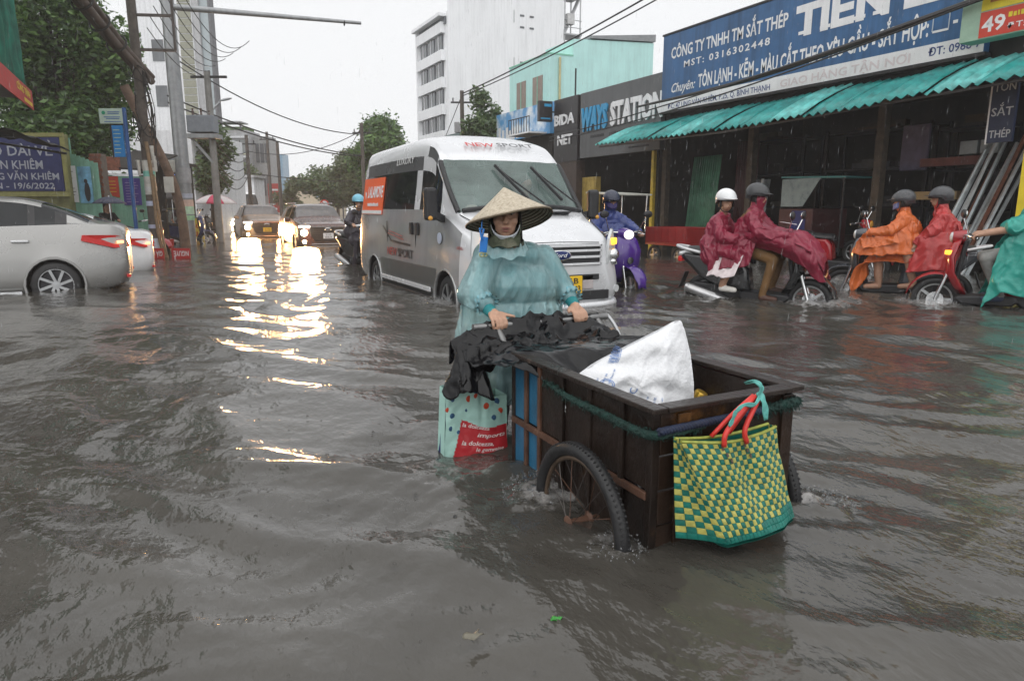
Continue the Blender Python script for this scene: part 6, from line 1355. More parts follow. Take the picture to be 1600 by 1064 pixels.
# neckline roll and ruffled cuffs
rows = []
for i in range(60):
    th = 2*math.pi*i/60; rows.append([hp(math.sin(th)*(.098+.028*v+.006*math.sin(th*9)), math.cos(th)*(.085+.04*v)+.0, -.128-.055*v-.035*max(0,math.cos(th))+.008*math.sin(th*8+v*3)) for v in np.linspace(0,1,7)])
rows.append(rows[0]); MB().grid(rows).build('hood_collar', filmm, wm_, smooth=180, fix=False)
for (c_, d_) in ((w(1.560,3.375,.745),(w(1.560,3.31,.70)-w(1.55,3.45,.78))),(w(2.105,3.375,.752),(w(2.095,3.31,.70)-w(2.11,3.44,.785)))):
    a, b = basis(d_); d_ = Vector(d_).normalized(); rows = []
    for i in range(72):
        th = 2*math.pi*i/72; rows.append([c_+d_*(-.02+.045*v)+(a*math.cos(th)+b*math.sin(th))*((.058,.052,.047,.056,.064)[int(v*4)]+.008*math.sin(th*13+v*4)*(.4+v)) for v in (0,.25,.5,.75,1)])
    rows.append(rows[0]); MB().grid(rows).build('cuff', film('film_cuff',(.45,.85,.95),.6) if 'film_cuff' not in bpy.data.materials else bpy.data.materials['film_cuff'], wm_, smooth=180, fix=False)
# blue peg clipped at the hat cord
t = thing('blue_clip', 'bright blue plastic clip hanging by the hat brim over the shoulder', 'clip', w(1.545,3.36,1.06)+WR)
bl = M('clip_blue',(.015,.16,.50),.35,var=.15)
MB().obx((0,0,.0),(.042,.022,.085),(0,.1,-.4)).build('body', bl, t, bevel=.006); MB().obx((-.004,0,.06),(.012,.02,.05),(0,.2,-.4)).obx((-.018,-.004,.055),(.010,.016,.07),(0,-.15,-.4)).build('prong', bl, t, bevel=.003)
MB().torus((.004,-.008,-.052),(.3,1,0),.011,.004,12,6).torus((-.016,-.008,-.052),(.3,1,0),.011,.004,12,6).build('ring', M('clip_ring',(.35,.36,.2),.4,metal=.4), t); MB().tube([(-.01,0,.08),(.0,.01,.14),(.05,.03,.19)],.003,5,k=3).build('cord', bl, t)
# ================================================================ MOTORBIKES AND RIDERS
def prof(poly, w, name, mat, par, bevel=.02, x=0): # side outline (y,z) extruded across
    return MB().prism(poly, lambda u,v,q: (q, u, v), x-w/2, x+w/2).build(name, mat, par, smooth=40, bevel=bevel)
def mwheel(par, y, r, name='wheel', spoke=5):
    o = MB().torus((0,y,r),(1,0,0),r-.045,.045,32,10).build(name, rubber, par, smooth=180)
    mb = MB().torus((0,y,r),(1,0,0),r-.09,.016,30,8)
    for i in range(spoke):
        a = 2*math.pi*i/spoke; d = Vector((0,math.cos(a),math.sin(a))); mb.beam(Vector((0,y,r))+d*.03, Vector((0,y,r))+d*(r-.085), .03, .03, (1,0,0))
    mb.lathe([(.05,-.05),(.06,0),(.05,.05)],14,(0,y,r),(1,0,0),cap=True); mb.build('rim', alloy, o, smooth=40)
    MB().disc((.05,y,r),(1,0,0),.09,20,.006).build('brake_disc', chrome, o)
    return o
def scooter(label, loc, rz, paint, s=1.14, seatc=None, rail=True, lamp=None, trim=None, exhaust=-1, tail=True):
    t = thing('motor_scooter', label, 'motor scooter', loc, rz); t.scale = (s,s,s); trim = trim or blk
    mwheel(t, -.64, .27); mwheel(t, .60, .27)
    for x in (-.075,.075): MB().tube([(x,-.64,.27),(x,-.53,.62)],.022,8).build('fork_leg', chrome, t, smooth=60)
    rows = [[(x*(.085 if abs(a-1.6) < 1.2 else .06), -.64-.305*math.cos(a), .27+.305*math.sin(a)+(.02 if x == 0 else 0)) for x in (-1,-.6,0,.6,1)] for a in np.linspace(.15,2.6,12)]
    MB().grid(rows).build('front_fender', paint, t, smooth=180, solid=.008, fix=False)
    # leg shield
    rows = []
    for z, y, w_ in ((.36,-.33,.10),(.45,-.39,.15),(.6,-.47,.19),(.78,-.49,.20),(.92,-.45,.16),(1.0,-.42,.09)):
        rows.append([(w_*math.sin(a), y-.09*math.cos(a)*(1 if z < .9 else .8), z) for a in np.linspace(-1.5,1.5,11)])
    MB().grid(rows).build('leg_shield', paint, t, smooth=180, solid=.03, fix=False)
    MB().obx((0,-.42,.74),(.26,.05,.5),(R(-8),0,0)).build('inner_panel', trim, t, bevel=.03)
    prof([(-.45,.30),(-.42,.34),(.12,.36),(.16,.30),(.1,.24),(-.38,.24)], .30, 'floorboard', trim, t)
    prof([(.02,.34),(.06,.62),(.14,.74),(.50,.78),(.86,.82),(.94,.76),(.78,.62),(.66,.5),(.40,.36)], .27, 'body_panel', paint, t, .05)
    prof([(.10,.30),(.1,.42),(.75,.44),(.78,.3),(.6,.2),(.2,.22)], .18, 'engine', blk, t, .03)
    rows = []
    for y, zt, w_ in ((.02,.76,.06),(.08,.81,.10),(.25,.815,.13),(.42,.83,.13),(.50,.86,.13),(.72,.875,.12),(.84,.87,.08)):
        rows.append([(w_*math.sin(a), y, zt-.07*(1-math.cos(a))) for a in np.linspace(-1.7,1.7,11)])
    MB().grid(rows).build('seat', seatc or blk, t, smooth=180, solid=.03, fix=False)
    if rail: MB().tube([(-.13,.62,.80),(-.14,.88,.86),(0,1.0,.885),(.14,.88,.86),(.13,.62,.80)],.02,8,k=5).build('grab_rail', M('rail_pale',(.6,.61,.62),.3,metal=.3), t, smooth=180)
    if tail:
        MB().obx((0,.93,.72),(.20,.06,.07)).build('tail_light', red_l, t, bevel=.015); MB().obx((0,.90,.45),(.16,.02,.22),(R(20),0,0)).build('rear_fender', blk, t, bevel=.01)
    ex = MB().lathe([(.02,-.42),(.045,-.36),(.06,-.2),(.062,.14),(.05,.2),(.025,.21)],16,(exhaust*.17,.62,.32),(0,.92,.26)).build('exhaust', M('exhaust_steel',(.5,.5,.51),.3,metal=.8,var=.15), t, smooth=40)
    MB().obx((exhaust*.21,.60,.33),(.02,.38,.07),(R(15),0,0)).build('heat_shield', M('shield_pale',(.6,.6,.6),.4), ex, bevel=.01)
    hb = MB().tube([(-.34,-.30,1.0),(-.2,-.40,1.03),(0,-.44,1.02),(.2,-.40,1.03),(.34,-.30,1.0)],.014,8,k=4).build('handlebar', chrome, t, smooth=180)
    for x in (-1,1):
        MB().tube([(x*.34,-.30,1.0),(x*.23,-.375,1.025)],.02,10).build('grip', blk, hb, smooth=60); MB().tube([(x*.22,-.38,1.04),(x*.30,-.44,1.22)],.007,6).build('mirror_stem', chrome, t); m_ = MB().ell((x*.33,-.45,1.27),(.07,.025,.05),14,8).build('mirror', blk, t, smooth=180); MB().ell((x*.33,-.432,1.27),(.06,.012,.04),14,8).build('mirror_glass', chrome, m_, smooth=180)
        MB().tube([(x*.20,-.42,1.02),(x*.30,-.43,1.0)],.006,6).build('brake_lever', chrome, hb)
    c_ = MB().loft([[(.13*math.cos(a),-.40,1.0+.09*math.sin(a)) for a in np.linspace(0,2*math.pi,18,endpoint=False)],[(.12*math.cos(a),-.47,1.0+.085*math.sin(a)) for a in np.linspace(0,2*math.pi,18,endpoint=False)],[(.085*math.cos(a),-.53,1.0+.07*math.sin(a)) for a in np.linspace(0,2*math.pi,18,endpoint=False)]]).build('handlebar_cowl', paint, t, smooth=50)
    MB().ell((0,-.535,1.0),(.075,.03,.062),16,8).build('headlight', lamp or lens, c_, smooth=180)
    for x in (-1,1): MB().obx((x*.12,-.52,.80),(.07,.05,.04),(0,0,x*.5)).build('indicator', M('amber_lens'), t, bevel=.01)
    return t
SKN = M('skin_rider',(.40,.23,.155),.5,var=.1,scale=25)
def rider(par, label, root, joints, cloth, legs, arms=None, shoes=None, head_dir=(0,-1,0), s=1.14, helmet=None, hstyle='half', voxel=.010, hands=True, mask=None, barefeet=False, visor=False):
    """a seated person: joints in the scooter's frame (metres before scale)"""
    rz = par.rotation_euler.z; t = thing('person', label, 'person', par.matrix_basis @ Vector(root) if False else Vector(par.location)+Matrix.Rotation(rz,3,'Z')@(Vector(root)*s), rz); t.scale = (s,s,s)
    rt = Vector(root); J = {k: Vector(v)-rt for k, v in joints.items()}
    arms = arms or cloth; shoes = shoes or SKN
    pr = []; hd = J['head']; fd = Vector(head_dir).normalized(); fr = Vector((0,0,1)).cross(fd).normalized(); rot = Matrix((fr,fd,Vector((0,0,1)))).transposed()
    h = lambda r_,f,u: hd+fr*r_+fd*f+Vector((0,0,u))
    pr += [(h(0,0,.02),(.076,.09,.10),0,rot),(h(0,.03,-.05),(.056,.058,.062),0,rot),(h(0,.088,.0),.010,h(0,.104,-.028),.014,0),(h(-.018,.086,-.06),.009,h(.018,.086,-.06),.009,0),(h(0,-.01,-.08),.05,J['neck'],.055,0),(h(-.078,0,-.01),(.012,.02,.03),0,rot),(h(.078,0,-.01),(.012,.02,.03),0,rot)]
    sl_, sr_ = J['neck']+Vector((-.17,.01,-.07)), J['neck']+Vector((.17,.01,-.07)); hp_ = J['hip']; ch = (J['neck']*.68+hp_*.32)+Vector((0,.015,0))
    pr += [(sl_,.06,sr_,.06,1),(ch+Vector((-.07,0,0)),.125,ch+Vector((.07,0,0)),.125,1),((ch+hp_)/2+Vector((-.06,0,0)),.125,(ch+hp_)/2+Vector((.06,0,0)),.125,1),(hp_+Vector((-.08,0,0)),.13,hp_+Vector((.08,0,0)),.13,2)]
    for k, sh_ in (('L',sl_),('R',sr_)):
        e_, hnd = J['elbow'+k], J['hand'+k]; pr += [(sh_,.058,e_,.046,3),(e_,.044,hnd+(e_-hnd)*.22,.032,3),(hnd+(e_-hnd)*.22,.028,hnd,.030,0)]
        # fist with fingers and thumb
        fwd = (hnd-e_).normalized(); sd = 1 if k == 'R' else -1; side = Vector((1,0,0))
        if hands:
            for q in range(4):
                o_ = side*(q-1.5)*.021; pr += [(hnd+o_+fwd*.018,.012,hnd+o_+fwd*.05+Vector((0,0,-.018)),.0105,0),(hnd+o_+fwd*.05+Vector((0,0,-.018)),.0105,hnd+o_+fwd*.03+Vector((0,0,-.045)),.0095,0)]
            pr += [(hnd-side*sd*.03,.014,hnd-side*sd*.05+fwd*.03+Vector((0,0,-.02)),.011,0)]
        kn, ft = J['knee'+k], J['foot'+k]; pr += [(hp_+Vector(((-.09 if k == 'L' else .09),-.03,0)),.095,kn,.068,2),(kn,.062,kn*.35+ft*.65,.05,4),(kn*.35+ft*.65,.05,ft+Vector((0,0,.03)),.04,4),(ft,.042,ft+Vector((0,-.15,-.015)),.034,5)]
    remesh('body', pr, [SKN, cloth, legs[0], arms, legs[1], shoes], t, voxel, 3)
    for sg in (-1,1):
        e_ = MB().ell(h(sg*.03,.080,.012),(.011,.006,.0055),8,6,0,rot).build('eye', M('eye_dark'), t, smooth=180); MB().tube([h(sg*.014,.088,.032),h(sg*.045,.08,.032)],.0035,5).build('eyebrow', hairm, t)
    MB().tube([h(-.02,.0935,-.062),h(.02,.0935,-.062)],.003,5).build('mouth_line', M('mouth_dark'), t)
    rows = [[h(math.sin(a)*.085, -math.cos(a)*.095-.0, .09-.16*v) for v in np.linspace(0,1,6)] for a in np.linspace(-1.9,1.9,13)]
    MB().grid(rows).build('hair', hairm, t, smooth=180, solid=.012, fix=False)
    if mask: MB().grid([[h(math.sin(a)*.075, .018+math.cos(a)*.088, -.02-.075*v+.03*(1-math.cos(a))) for v in np.linspace(0,1,5)] for a in np.linspace(-1.3,1.3,12)]).build('mask', mask, t, smooth=180, solid=.006, fix=False)
    if helmet:
        hm = thing('helmet', helmet[1], 'helmet', t.location, rz); hm.scale = (s,s,s)
        secs = []
        for k in range(9):
            th = k/8*1.62; secs.append([h(math.sin(th)*.118*math.cos(a), math.sin(th)*.138*math.sin(a)-.005, .035+.118*math.cos(th)+(-.045 if (k == 8 and math.sin(a) < -.2) else 0)+(-.012 if k == 8 else 0)) for a in np.linspace(0,2*math.pi,28,endpoint=False)])
        MB().loft(secs,True,False).add(secs[0],[tuple(range(28))]).build('shell', helmet[0], hm, smooth=180, solid=.014)
        MB().tube(secs[8],.010,6,closed=True).build('edge_trim', blk, hm, smooth=180)
        MB().grid([[h(math.sin(a)*(.112+.0*v), math.cos(a)*(.128+.06*v), .045-.006*v) for v in (0,.5,1)] for a in np.linspace(-.9,.9,11)]).build('peak', helmet[0] if not visor else blk, hm, smooth=180, solid=.007, fix=False)
        MB().tube([h(-.10,.01,-.0),h(-.075,.03,-.10),h(0,.045,-.125),h(.075,.03,-.10),h(.10,.01,0)],.006,5,k=4).build('strap', blk, hm, smooth=180)
    return t
def poncho_mat(name, c, rough=.35): return M(name, c, rough, var=.16, scale=5, bump=.5, bscale=16, spec=.55)
def foldf(amp=.02, fx=9, fz=3, cx=0, cy=0):
    def f(p):
        wv = p+Vector((mnoise.noise(p*4),mnoise.noise(p*4+Vector((5,0,0))),mnoise.noise(p*4+Vector((0,5,0)))))*.06; d = Vector((p.x-cx, p.y-cy, .15)).normalized()
        return p+d*(2.2*amp*ridge(wv,fx*.8,fx*.8,fz)+1.1*amp*ridge(wv,16,16,7,3)-amp*1.1)
    return f
def drape(par, name, mat, ctrl, kx=9, ky=9, amp=.020, sd=0):
    """sheet through control rows, with creases"""
    a = [cr(r_, kx) for r_ in ctrl]; g = [cr([a[i][j] for i in range(len(a))], ky) for j in range(len(a[0]))]; rows = []
    for r_ in g:
        rw = []
        for p in r_:
            p = Vector(p); wv = p+Vector((mnoise.noise(p*4),mnoise.noise(p*4+Vector((5,0,0))),mnoise.noise(p*4+Vector((0,5,0)))))*.07; rw.append(p+Vector(((.9 if p.x > 0 else -.9) if abs(p.x) > .2 else 0,-.4,.6))*(amp*1.6*ridge(wv,5,6,2.5,sd)+amp*.9*ridge(wv,13,13,6,sd+3)-amp*.9))
        rows.append(rw)
    return MB().grid(rows).build(name, mat, par, smooth=180, solid=.005, fix=False)
# ---------------------------------------------------------------- two riders in burgundy
burg = poncho_mat('poncho_burgundy',(.20,.012,.035)); khaki = M('trousers_khaki',(.16,.085,.03),.7,var=.2,scale=8,bump=.3); dgrey_h = M('helmet_grey',(.045,.047,.05),.35,var=.15); whel = M('helmet_white',(.70,.71,.72),.25,var=.06)
brown_sh = M('shoe_brown',(.07,.03,.02),.5,var=.2); white_sl = M('slipper_white',(.68,.66,.62),.5,var=.08)
bike_dk = M('scooter_black',(.018,.019,.021),.22,var=.15,coat=.5)
b1 = scooter('black scooter with pale grab rail carrying two burgundy ponchos', (7.42, 7.0, GZ+.02), R(30), bike_dk)
MB().obx((-.0,.86,.80),(.22,.2,.06),(R(-12),0,0)).build('tail_cowl', M('rail_pale'), b1, bevel=.03)
r1 = rider(b1, 'person in burgundy poncho and grey helmet driving the black scooter', (0,.08,.30), dict(head=(0,.03,1.50),neck=(0,.06,1.35),hip=(0,.12,.86),elbowL=(-.30,-.10,1.06),elbowR=(.30,-.10,1.06),handL=(-.29,-.33,1.02),handR=(.29,-.33,1.02),kneeL=(-.19,-.24,.76),kneeR=(.19,-.24,.76),footL=(-.20,-.14,.30),footR=(.17,-.16,.36)),
           khaki, (khaki,khaki), burg, brown_sh, (-.25,-1,-.12), helmet=(dgrey_h,'matt grey half helmet on the burgundy poncho driver'))
rt = Vector((0,.08,.30)); q = lambda x,y,z: Vector((x,y,z))-rt
pp = [(q(-.10,.05,1.28),.085,q(.10,.05,1.28),.085,0),(q(-.19,.05,1.25),.075,q(.19,.05,1.25),.075,0),(q(-.08,.09,1.10),.165,q(.08,.07,1.08),.165,0),(q(-.10,.12,.92),.18,q(.10,.12,.92),.18,0),(q(-.19,.05,1.24),.08,q(-.31,-.10,1.06),.085,0),(q(.19,.05,1.24),.08,q(.31,-.10,1.06),.085,0),(q(-.31,-.10,1.06),.085,q(-.31,-.36,1.02),.075,0),(q(.31,-.10,1.06),.085,q(.31,-.36,1.02),.075,0),(q(0,.05,1.33),.075,q(0,.02,1.44),.084,0)]
remesh('poncho', pp, [burg], r1, .011, 4, foldf(.016))
drape(r1, 'poncho_front', burg, [[q(x*w_, y, z-dz*abs(x)**2) for x in (-1,-.66,-.33,0,.33,.66,1)] for y,z,w_,dz in ((.02,1.22,.22,.10),(-.15,1.12,.34,.14),(-.34,1.09,.40,.14),(-.50,1.09,.38,.13),(-.64,1.0,.33,.13),(-.74,.88,.26,.12),(-.80,.76,.18,.12))])
for sx in (-1,1): drape(r1, 'poncho_side', burg, [[q(sx*(w_+.035*math.sin(k*1.1)-.012*k), y-.035*k, z-dz*k/4) for k in range(5)] for y,z,dz,w_ in ((.12,1.08,.18,.25),(.0,1.08,.20,.32),(-.15,1.06,.22,.35),(-.34,1.03,.27,.38),(-.5,1.01,.36,.36),(-.62,.94,.40,.32),(-.70,.86,.34,.25))], sd=5+sx)
drape(r1, 'poncho_side', burg, [[q(-.24-.03*k, y+.02*k, z-.12*k) for k in range(4)] for y,z in ((.30,.98),(.18,1.0),(.06,1.02),(-.06,1.05))], sd=8)
MB().obx(q(-.10,-.36,1.185),(.13,.16,.006),(R(10),0,.5)).build('white_tape', mt_white, r1)
r2 = rider(b1, 'person in burgundy poncho and white helmet riding pillion with bare legs', (0,.50,.30), dict(head=(-.03,.40,1.44),neck=(0,.44,1.29),hip=(0,.48,.90),elbowL=(-.26,.36,1.02),elbowR=(.26,.36,1.02),handL=(-.17,.17,.98),handR=(.17,.17,.98),kneeL=(-.25,.22,.80),kneeR=(.25,.22,.80),footL=(-.25,.33,.39),footR=(.25,.33,.39)),
           burg, (burg,SKN), burg, white_sl, (-.75,-.75,-.08), helmet=(whel,'shiny white helmet on the pillion rider'))
rt = Vector((0,.50,.30))
pp = [(q(-.10,.44,1.22),.08,q(.10,.44,1.22),.08,0),(q(-.17,.45,1.18),.075,q(.17,.45,1.18),.075,0),(q(-.09,.46,1.06),.16,q(.09,.46,1.06),.16,0),(q(-.12,.50,.9),.17,q(.12,.50,.9),.17,0),(q(-.2,.5,.78),.13,q(.2,.5,.78),.13,0),(q(-.19,.44,1.17),.07,q(-.27,.36,1.02),.085,0),(q(.19,.44,1.17),.07,q(.27,.36,1.02),.085,0),(q(-.27,.36,1.02),.08,q(-.22,.2,.98),.07,0),(q(.27,.36,1.02),.08,q(.22,.2,.98),.07,0),(q(-.26,.5,.85),.08,q(-.27,.46,.62),.05,0),(q(-.22,.36,.86),.10,q(-.255,.22,.81),.088,0)]
remesh('poncho', pp, [burg], r2, .011, 4, foldf(.016))
drape(r2, 'dress_hem', M('dress_white',(.62,.55,.56),.7,var=.08), [[q(-.20-.05*k-.02*j, .44-.09*j+.02*k, .80-.085*k+.02*math.sin(j*2)) for k in range(4)] for j in range(5)], sd=3)
# ---------------------------------------------------------------- orange and red
orng = poncho_mat('poncho_orange',(.55,.13,.03)); redp = poncho_mat('poncho_red',(.40,.035,.035)); hgrey = M('helmet_slate',(.06,.062,.068),.3,var=.12)
b2 = scooter('dark grey scooter carrying orange and red ponchos', cw(5.86, 10.4)+(GZ+.03,), R(213), M('scooter_slate',(.05,.055,.065),.25,var=.12,coat=.5), exhaust=-1)
r3 = rider(b2, 'person in orange poncho driving the dark grey scooter', (0,.05,.3), dict(head=(0,-.02,1.43),neck=(0,.02,1.29),hip=(0,.08,.86),elbowL=(-.28,-.12,1.06),elbowR=(.28,-.12,1.06),handL=(-.29,-.34,1.02),handR=(.29,-.34,1.02),kneeL=(-.17,-.24,.74),kneeR=(.17,-.24,.74),footL=(-.15,-.20,.33),footR=(.15,-.20,.33)), orng, (SKN,SKN), orng, SKN, (.05,-1,-.1), helmet=(hgrey,'slate grey helmet on the orange poncho driver'), mask=M('mask_blue',(.12,.14,.3),.7))
rt = Vector((0,.05,.3))
pp = [(q(-.10,.02,1.22),.085,q(.10,.02,1.22),.085,0),(q(-.17,.02,1.19),.075,q(.17,.02,1.19),.075,0),(q(-.08,.06,1.06),.16,q(.08,.06,1.06),.16,0),(q(-.1,.08,.92),.165,q(.1,.08,.92),.165,0),(q(-.18,.02,1.19),.075,q(-.29,-.12,1.06),.08,0),(q(.18,.02,1.19),.075,q(.29,-.12,1.06),.08,0),(q(-.29,-.12,1.06),.08,q(-.31,-.36,1.03),.05,0),(q(.29,-.12,1.06),.08,q(.31,-.36,1.03),.05,0),(q(0,.03,1.28),.07,q(0,.0,1.34),.075,0)]
remesh('poncho', pp, [orng], r3, .011, 4, foldf(.016))
for sx in (1,-1):
    drape(r3, 'poncho_side', orng, [[q(sx*(.30+.02*k), y+.02*k, z-.05*k) for k in range(4)] for y,z in ((-.06,1.06),(-.2,1.03),(-.34,1.0),(-.47,.97))], sd=4)
    drape(r3, 'poncho_leg', orng, [[q(sx*(.14+.05*k), y-.06*k*(y < -.1), z-.0*k-.10*k*(.6+.4*math.sin(k))) for k in range(4)] for y,z in ((.12,.86),(-.02,.86),(-.16,.85),(-.30,.78),(-.36,.60),(-.34,.46))], sd=6)
for sx in (1,-1): drape(r3, 'poncho_side', orng, [[q(sx*(.20+.02*k), .10+.02*k, 1.12-.09*k), q(sx*(.25+.025*k), -.03-.01*k, 1.12-.09*k), q(sx*(.30+.015*k), -.16-.03*k, 1.08-.085*k), q(sx*(.33-.01*k), -.32-.045*k, 1.05-.075*k), q(sx*(.33-.03*k), -.44-.03*k, 1.02-.06*k)] for k in range(5)], sd=11+sx)
r4 = rider(b2, 'person in red poncho riding behind the orange one', (0,.48,.3), dict(head=(0,.40,1.47),neck=(0,.44,1.32),hip=(0,.48,.90),elbowL=(-.27,.34,1.05),elbowR=(.27,.34,1.05),handL=(-.25,.16,.86),handR=(.25,.16,.86),kneeL=(-.23,.10,.78),kneeR=(.23,.10,.78),footL=(-.22,.20,.36),footR=(.22,.20,.36)), redp, (M('trouser_pale',(.45,.4,.34),.7,var=.1),SKN), redp, SKN, (.05,-1,-.05), helmet=(hgrey,'larger slate grey helmet on the red poncho pillion rider'))
rt = Vector((0,.48,.3))
pp = [(q(-.10,.44,1.25),.09,q(.10,.44,1.25),.09,0),(q(-.18,.44,1.21),.08,q(.18,.44,1.21),.08,0),(q(-.09,.48,1.06),.175,q(.09,.48,1.06),.175,0),(q(-.12,.52,.9),.19,q(.12,.52,.9),.19,0),(q(-.17,.50,.78),.17,q(.17,.50,.78),.17,0),(q(-.19,.44,1.2),.08,q(-.28,.35,1.05),.09,0),(q(.19,.44,1.2),.08,q(.28,.35,1.05),.09,0),(q(-.28,.35,1.05),.09,q(-.265,.22,.92),.06,0),(q(.28,.35,1.05),.09,q(.265,.22,.92),.06,0),(q(0,.44,1.3),.075,q(0,.42,1.37),.08,0),(q(.24,.3,.78),.09,q(.26,.16,.66),.05,0),(q(-.24,.3,.78),.09,q(-.26,.16,.66),.05,0)]
remesh('poncho', pp, [redp], r4, .011, 4, foldf(.018))
for sx in (1,-1): drape(r4, 'poncho_side', redp, [[q(sx*(.27+.02*k), .66-.01*k, 1.0-.10*k), q(sx*(.31+.03*k), .50, 1.06-.12*k), q(sx*(.33+.025*k), .36-.02*k, 1.05-.12*k), q(sx*(.31+.01*k), .22-.03*k, .98-.11*k)] for k in range(5)], sd=21+sx)
drape(r4, 'poncho_back', redp, [[q(x, .60+.05*k, 1.15-.13*k) for x in (-.26,-.13,0,.13,.26)] for k in range(4)], sd=31)
# ---------------------------------------------------------------- teal poncho on a red motorbike
tealp = poncho_mat('poncho_teal',(.02,.27,.22)); red_b = M('bike_red',(.30,.012,.018),.22,var=.12,coat=.5)
b3 = scooter('red motorbike with lit indicator ridden by the teal poncho', (9.70, 4.98, GZ+.05), R(211), red_b)
MB().obx((.13,-.55,.83),(.09,.06,.05),(0,0,.5)).build('indicator', amber_on, b3, bevel=.01)
r5 = rider(b3, 'person in teal poncho and grey trousers riding the red motorbike', (0,.15,.3), dict(head=(0,.27,1.49),neck=(0,.24,1.33),hip=(0,.27,.86),elbowL=(-.33,.05,1.10),elbowR=(.33,.05,1.12),handL=(-.30,-.30,1.04),handR=(.30,-.30,1.04),kneeL=(-.24,-.20,.78),kneeR=(.24,-.20,.78),footL=(-.20,-.02,.34),footR=(.20,-.02,.34)), tealp, (M('trouser_grey',(.20,.20,.19),.7,var=.2,scale=9,bump=.3),)*2, SKN, M('sandal_navy',(.03,.04,.08),.6), (0,-1,0), helmet=(whel,'white helmet on the teal poncho rider'))
rt = Vector((0,.15,.3))
pp = [(q(-.12,.18,1.25),.09,q(.12,.18,1.25),.09,0),(q(-.2,.17,1.22),.08,q(.2,.17,1.22),.08,0),(q(-.1,.21,1.05),.18,q(.1,.21,1.05),.18,0),(q(-.12,.26,.9),.19,q(.12,.26,.9),.19,0),(q(-.2,.17,1.21),.08,q(-.34,.02,1.11),.09,0),(q(.2,.17,1.21),.08,q(.34,.02,1.13),.09,0)]
remesh('poncho', pp, [tealp], r5, .011, 4, foldf(.016))
for sx in (1,-1): drape(r5, 'poncho_side', tealp, [[q(sx*(.32+.02*k), y-.03*k, z-.17*k) for k in range(5)] for y,z in ((.40,1.02),(.26,1.07),(.12,1.10),(.0,1.03),(-.08,.92))], sd=9)
# ---------------------------------------------------------------- purple scooter beyond the van
bluep = poncho_mat('raincoat_navy',(.035,.055,.20)); purp = M('scooter_purple',(.065,.022,.22),.2,var=.1,coat=.6)
b4 = scooter('glossy purple scooter coming past the van', cw(1.62, 11.35)+(GZ+.0,), R(-8), purp, 1.16, lamp=M('lamp_lit',(1,.95,.85),.2,var=0,emit=(1,.93,.78),estr=1.0), exhaust=1)
MB().disc((0,-.60,.66),(0,1,.1),.045,16,.01).build('round_badge', chrome, b4)
r6 = rider(b4, 'person in navy raincoat and dark helmet on the purple scooter', (0,.1,.3), dict(head=(0,.0,1.47),neck=(0,.04,1.32),hip=(0,.12,.86),elbowL=(-.30,-.06,1.08),elbowR=(.30,-.06,1.08),handL=(-.30,-.32,1.03),handR=(.30,-.32,1.03),kneeL=(-.20,-.24,.76),kneeR=(.20,-.24,.76),footL=(-.14,-.2,.34),footR=(.14,-.2,.34)), bluep, (bluep,bluep), bluep, blk, (-.2,-1,-.1), helmet=(M('helmet_navy',(.03,.035,.06),.25),'dark blue helmet on the purple scooter rider'), mask=M('mask_violet',(.06,.05,.15),.7))
rt = Vector((0,.1,.3))
pp = [(q(-.10,.04,1.24),.085,q(.10,.04,1.24),.085,0),(q(-.18,.04,1.2),.08,q(.18,.04,1.2),.08,0),(q(-.08,.08,1.06),.165,q(.08,.08,1.06),.165,0),(q(-.12,.1,.88),.18,q(.12,.1,.88),.18,0),(q(-.19,.03,1.2),.075,q(-.31,-.06,1.08),.08,0),(q(.19,.03,1.2),.075,q(.31,-.06,1.08),.08,0),(q(-.31,-.06,1.08),.08,q(-.305,-.24,1.05),.06,0),(q(.31,-.06,1.08),.08,q(.305,-.24,1.05),.06,0),(q(0,.04,1.3),.075,q(0,.02,1.42),.095,0)]
remesh('raincoat', pp, [bluep], r6, .014, 4, foldf(.012))
# ---------------------------------------------------------------- rider in the blue helmet behind the van
cyh = M('helmet_cyan',(.16,.42,.55),.3,var=.1); darkc = M('raincoat_charcoal',(.04,.035,.045),.4,var=.25,bump=.3)
b5 = scooter('dark scooter half hidden behind the van', cw(-3.42, 15.6)+(GZ+.05,), R(12), bike_dk, 1.12)
r7 = rider(b5, 'person in dark raincoat and light blue helmet beside the van', (0,.1,.3), dict(head=(-.02,.0,1.47),neck=(0,.04,1.32),hip=(0,.12,.86),elbowL=(-.28,-.06,1.06),elbowR=(.28,-.06,1.06),handL=(-.30,-.32,1.03),handR=(.30,-.32,1.03),kneeL=(-.20,-.24,.72),kneeR=(.20,-.24,.72),footL=(-.22,-.1,.20),footR=(.14,-.2,.34)), darkc, (darkc,darkc), darkc, blk, (-.3,-1,-.15), s=1.12, helmet=(cyh,'light blue helmet on the rider beside the van'))
rt = Vector((0,.1,.3)); pp = [(q(-.10,.04,1.24),.085,q(.10,.04,1.24),.085,0),(q(-.17,.04,1.2),.08,q(.17,.04,1.2),.08,0),(q(-.08,.08,1.06),.165,q(.08,.08,1.06),.165,0),(q(-.12,.1,.88),.18,q(.12,.1,.88),.18,0),(q(-.14,.0,.72),.13,q(.14,.0,.72),.13,0),(q(-.18,.03,1.2),.075,q(-.29,-.06,1.08),.08,0),(q(.18,.03,1.2),.075,q(.29,-.06,1.08),.08,0)]
remesh('raincoat', pp, [darkc], r7, .014, 4, foldf(.012))
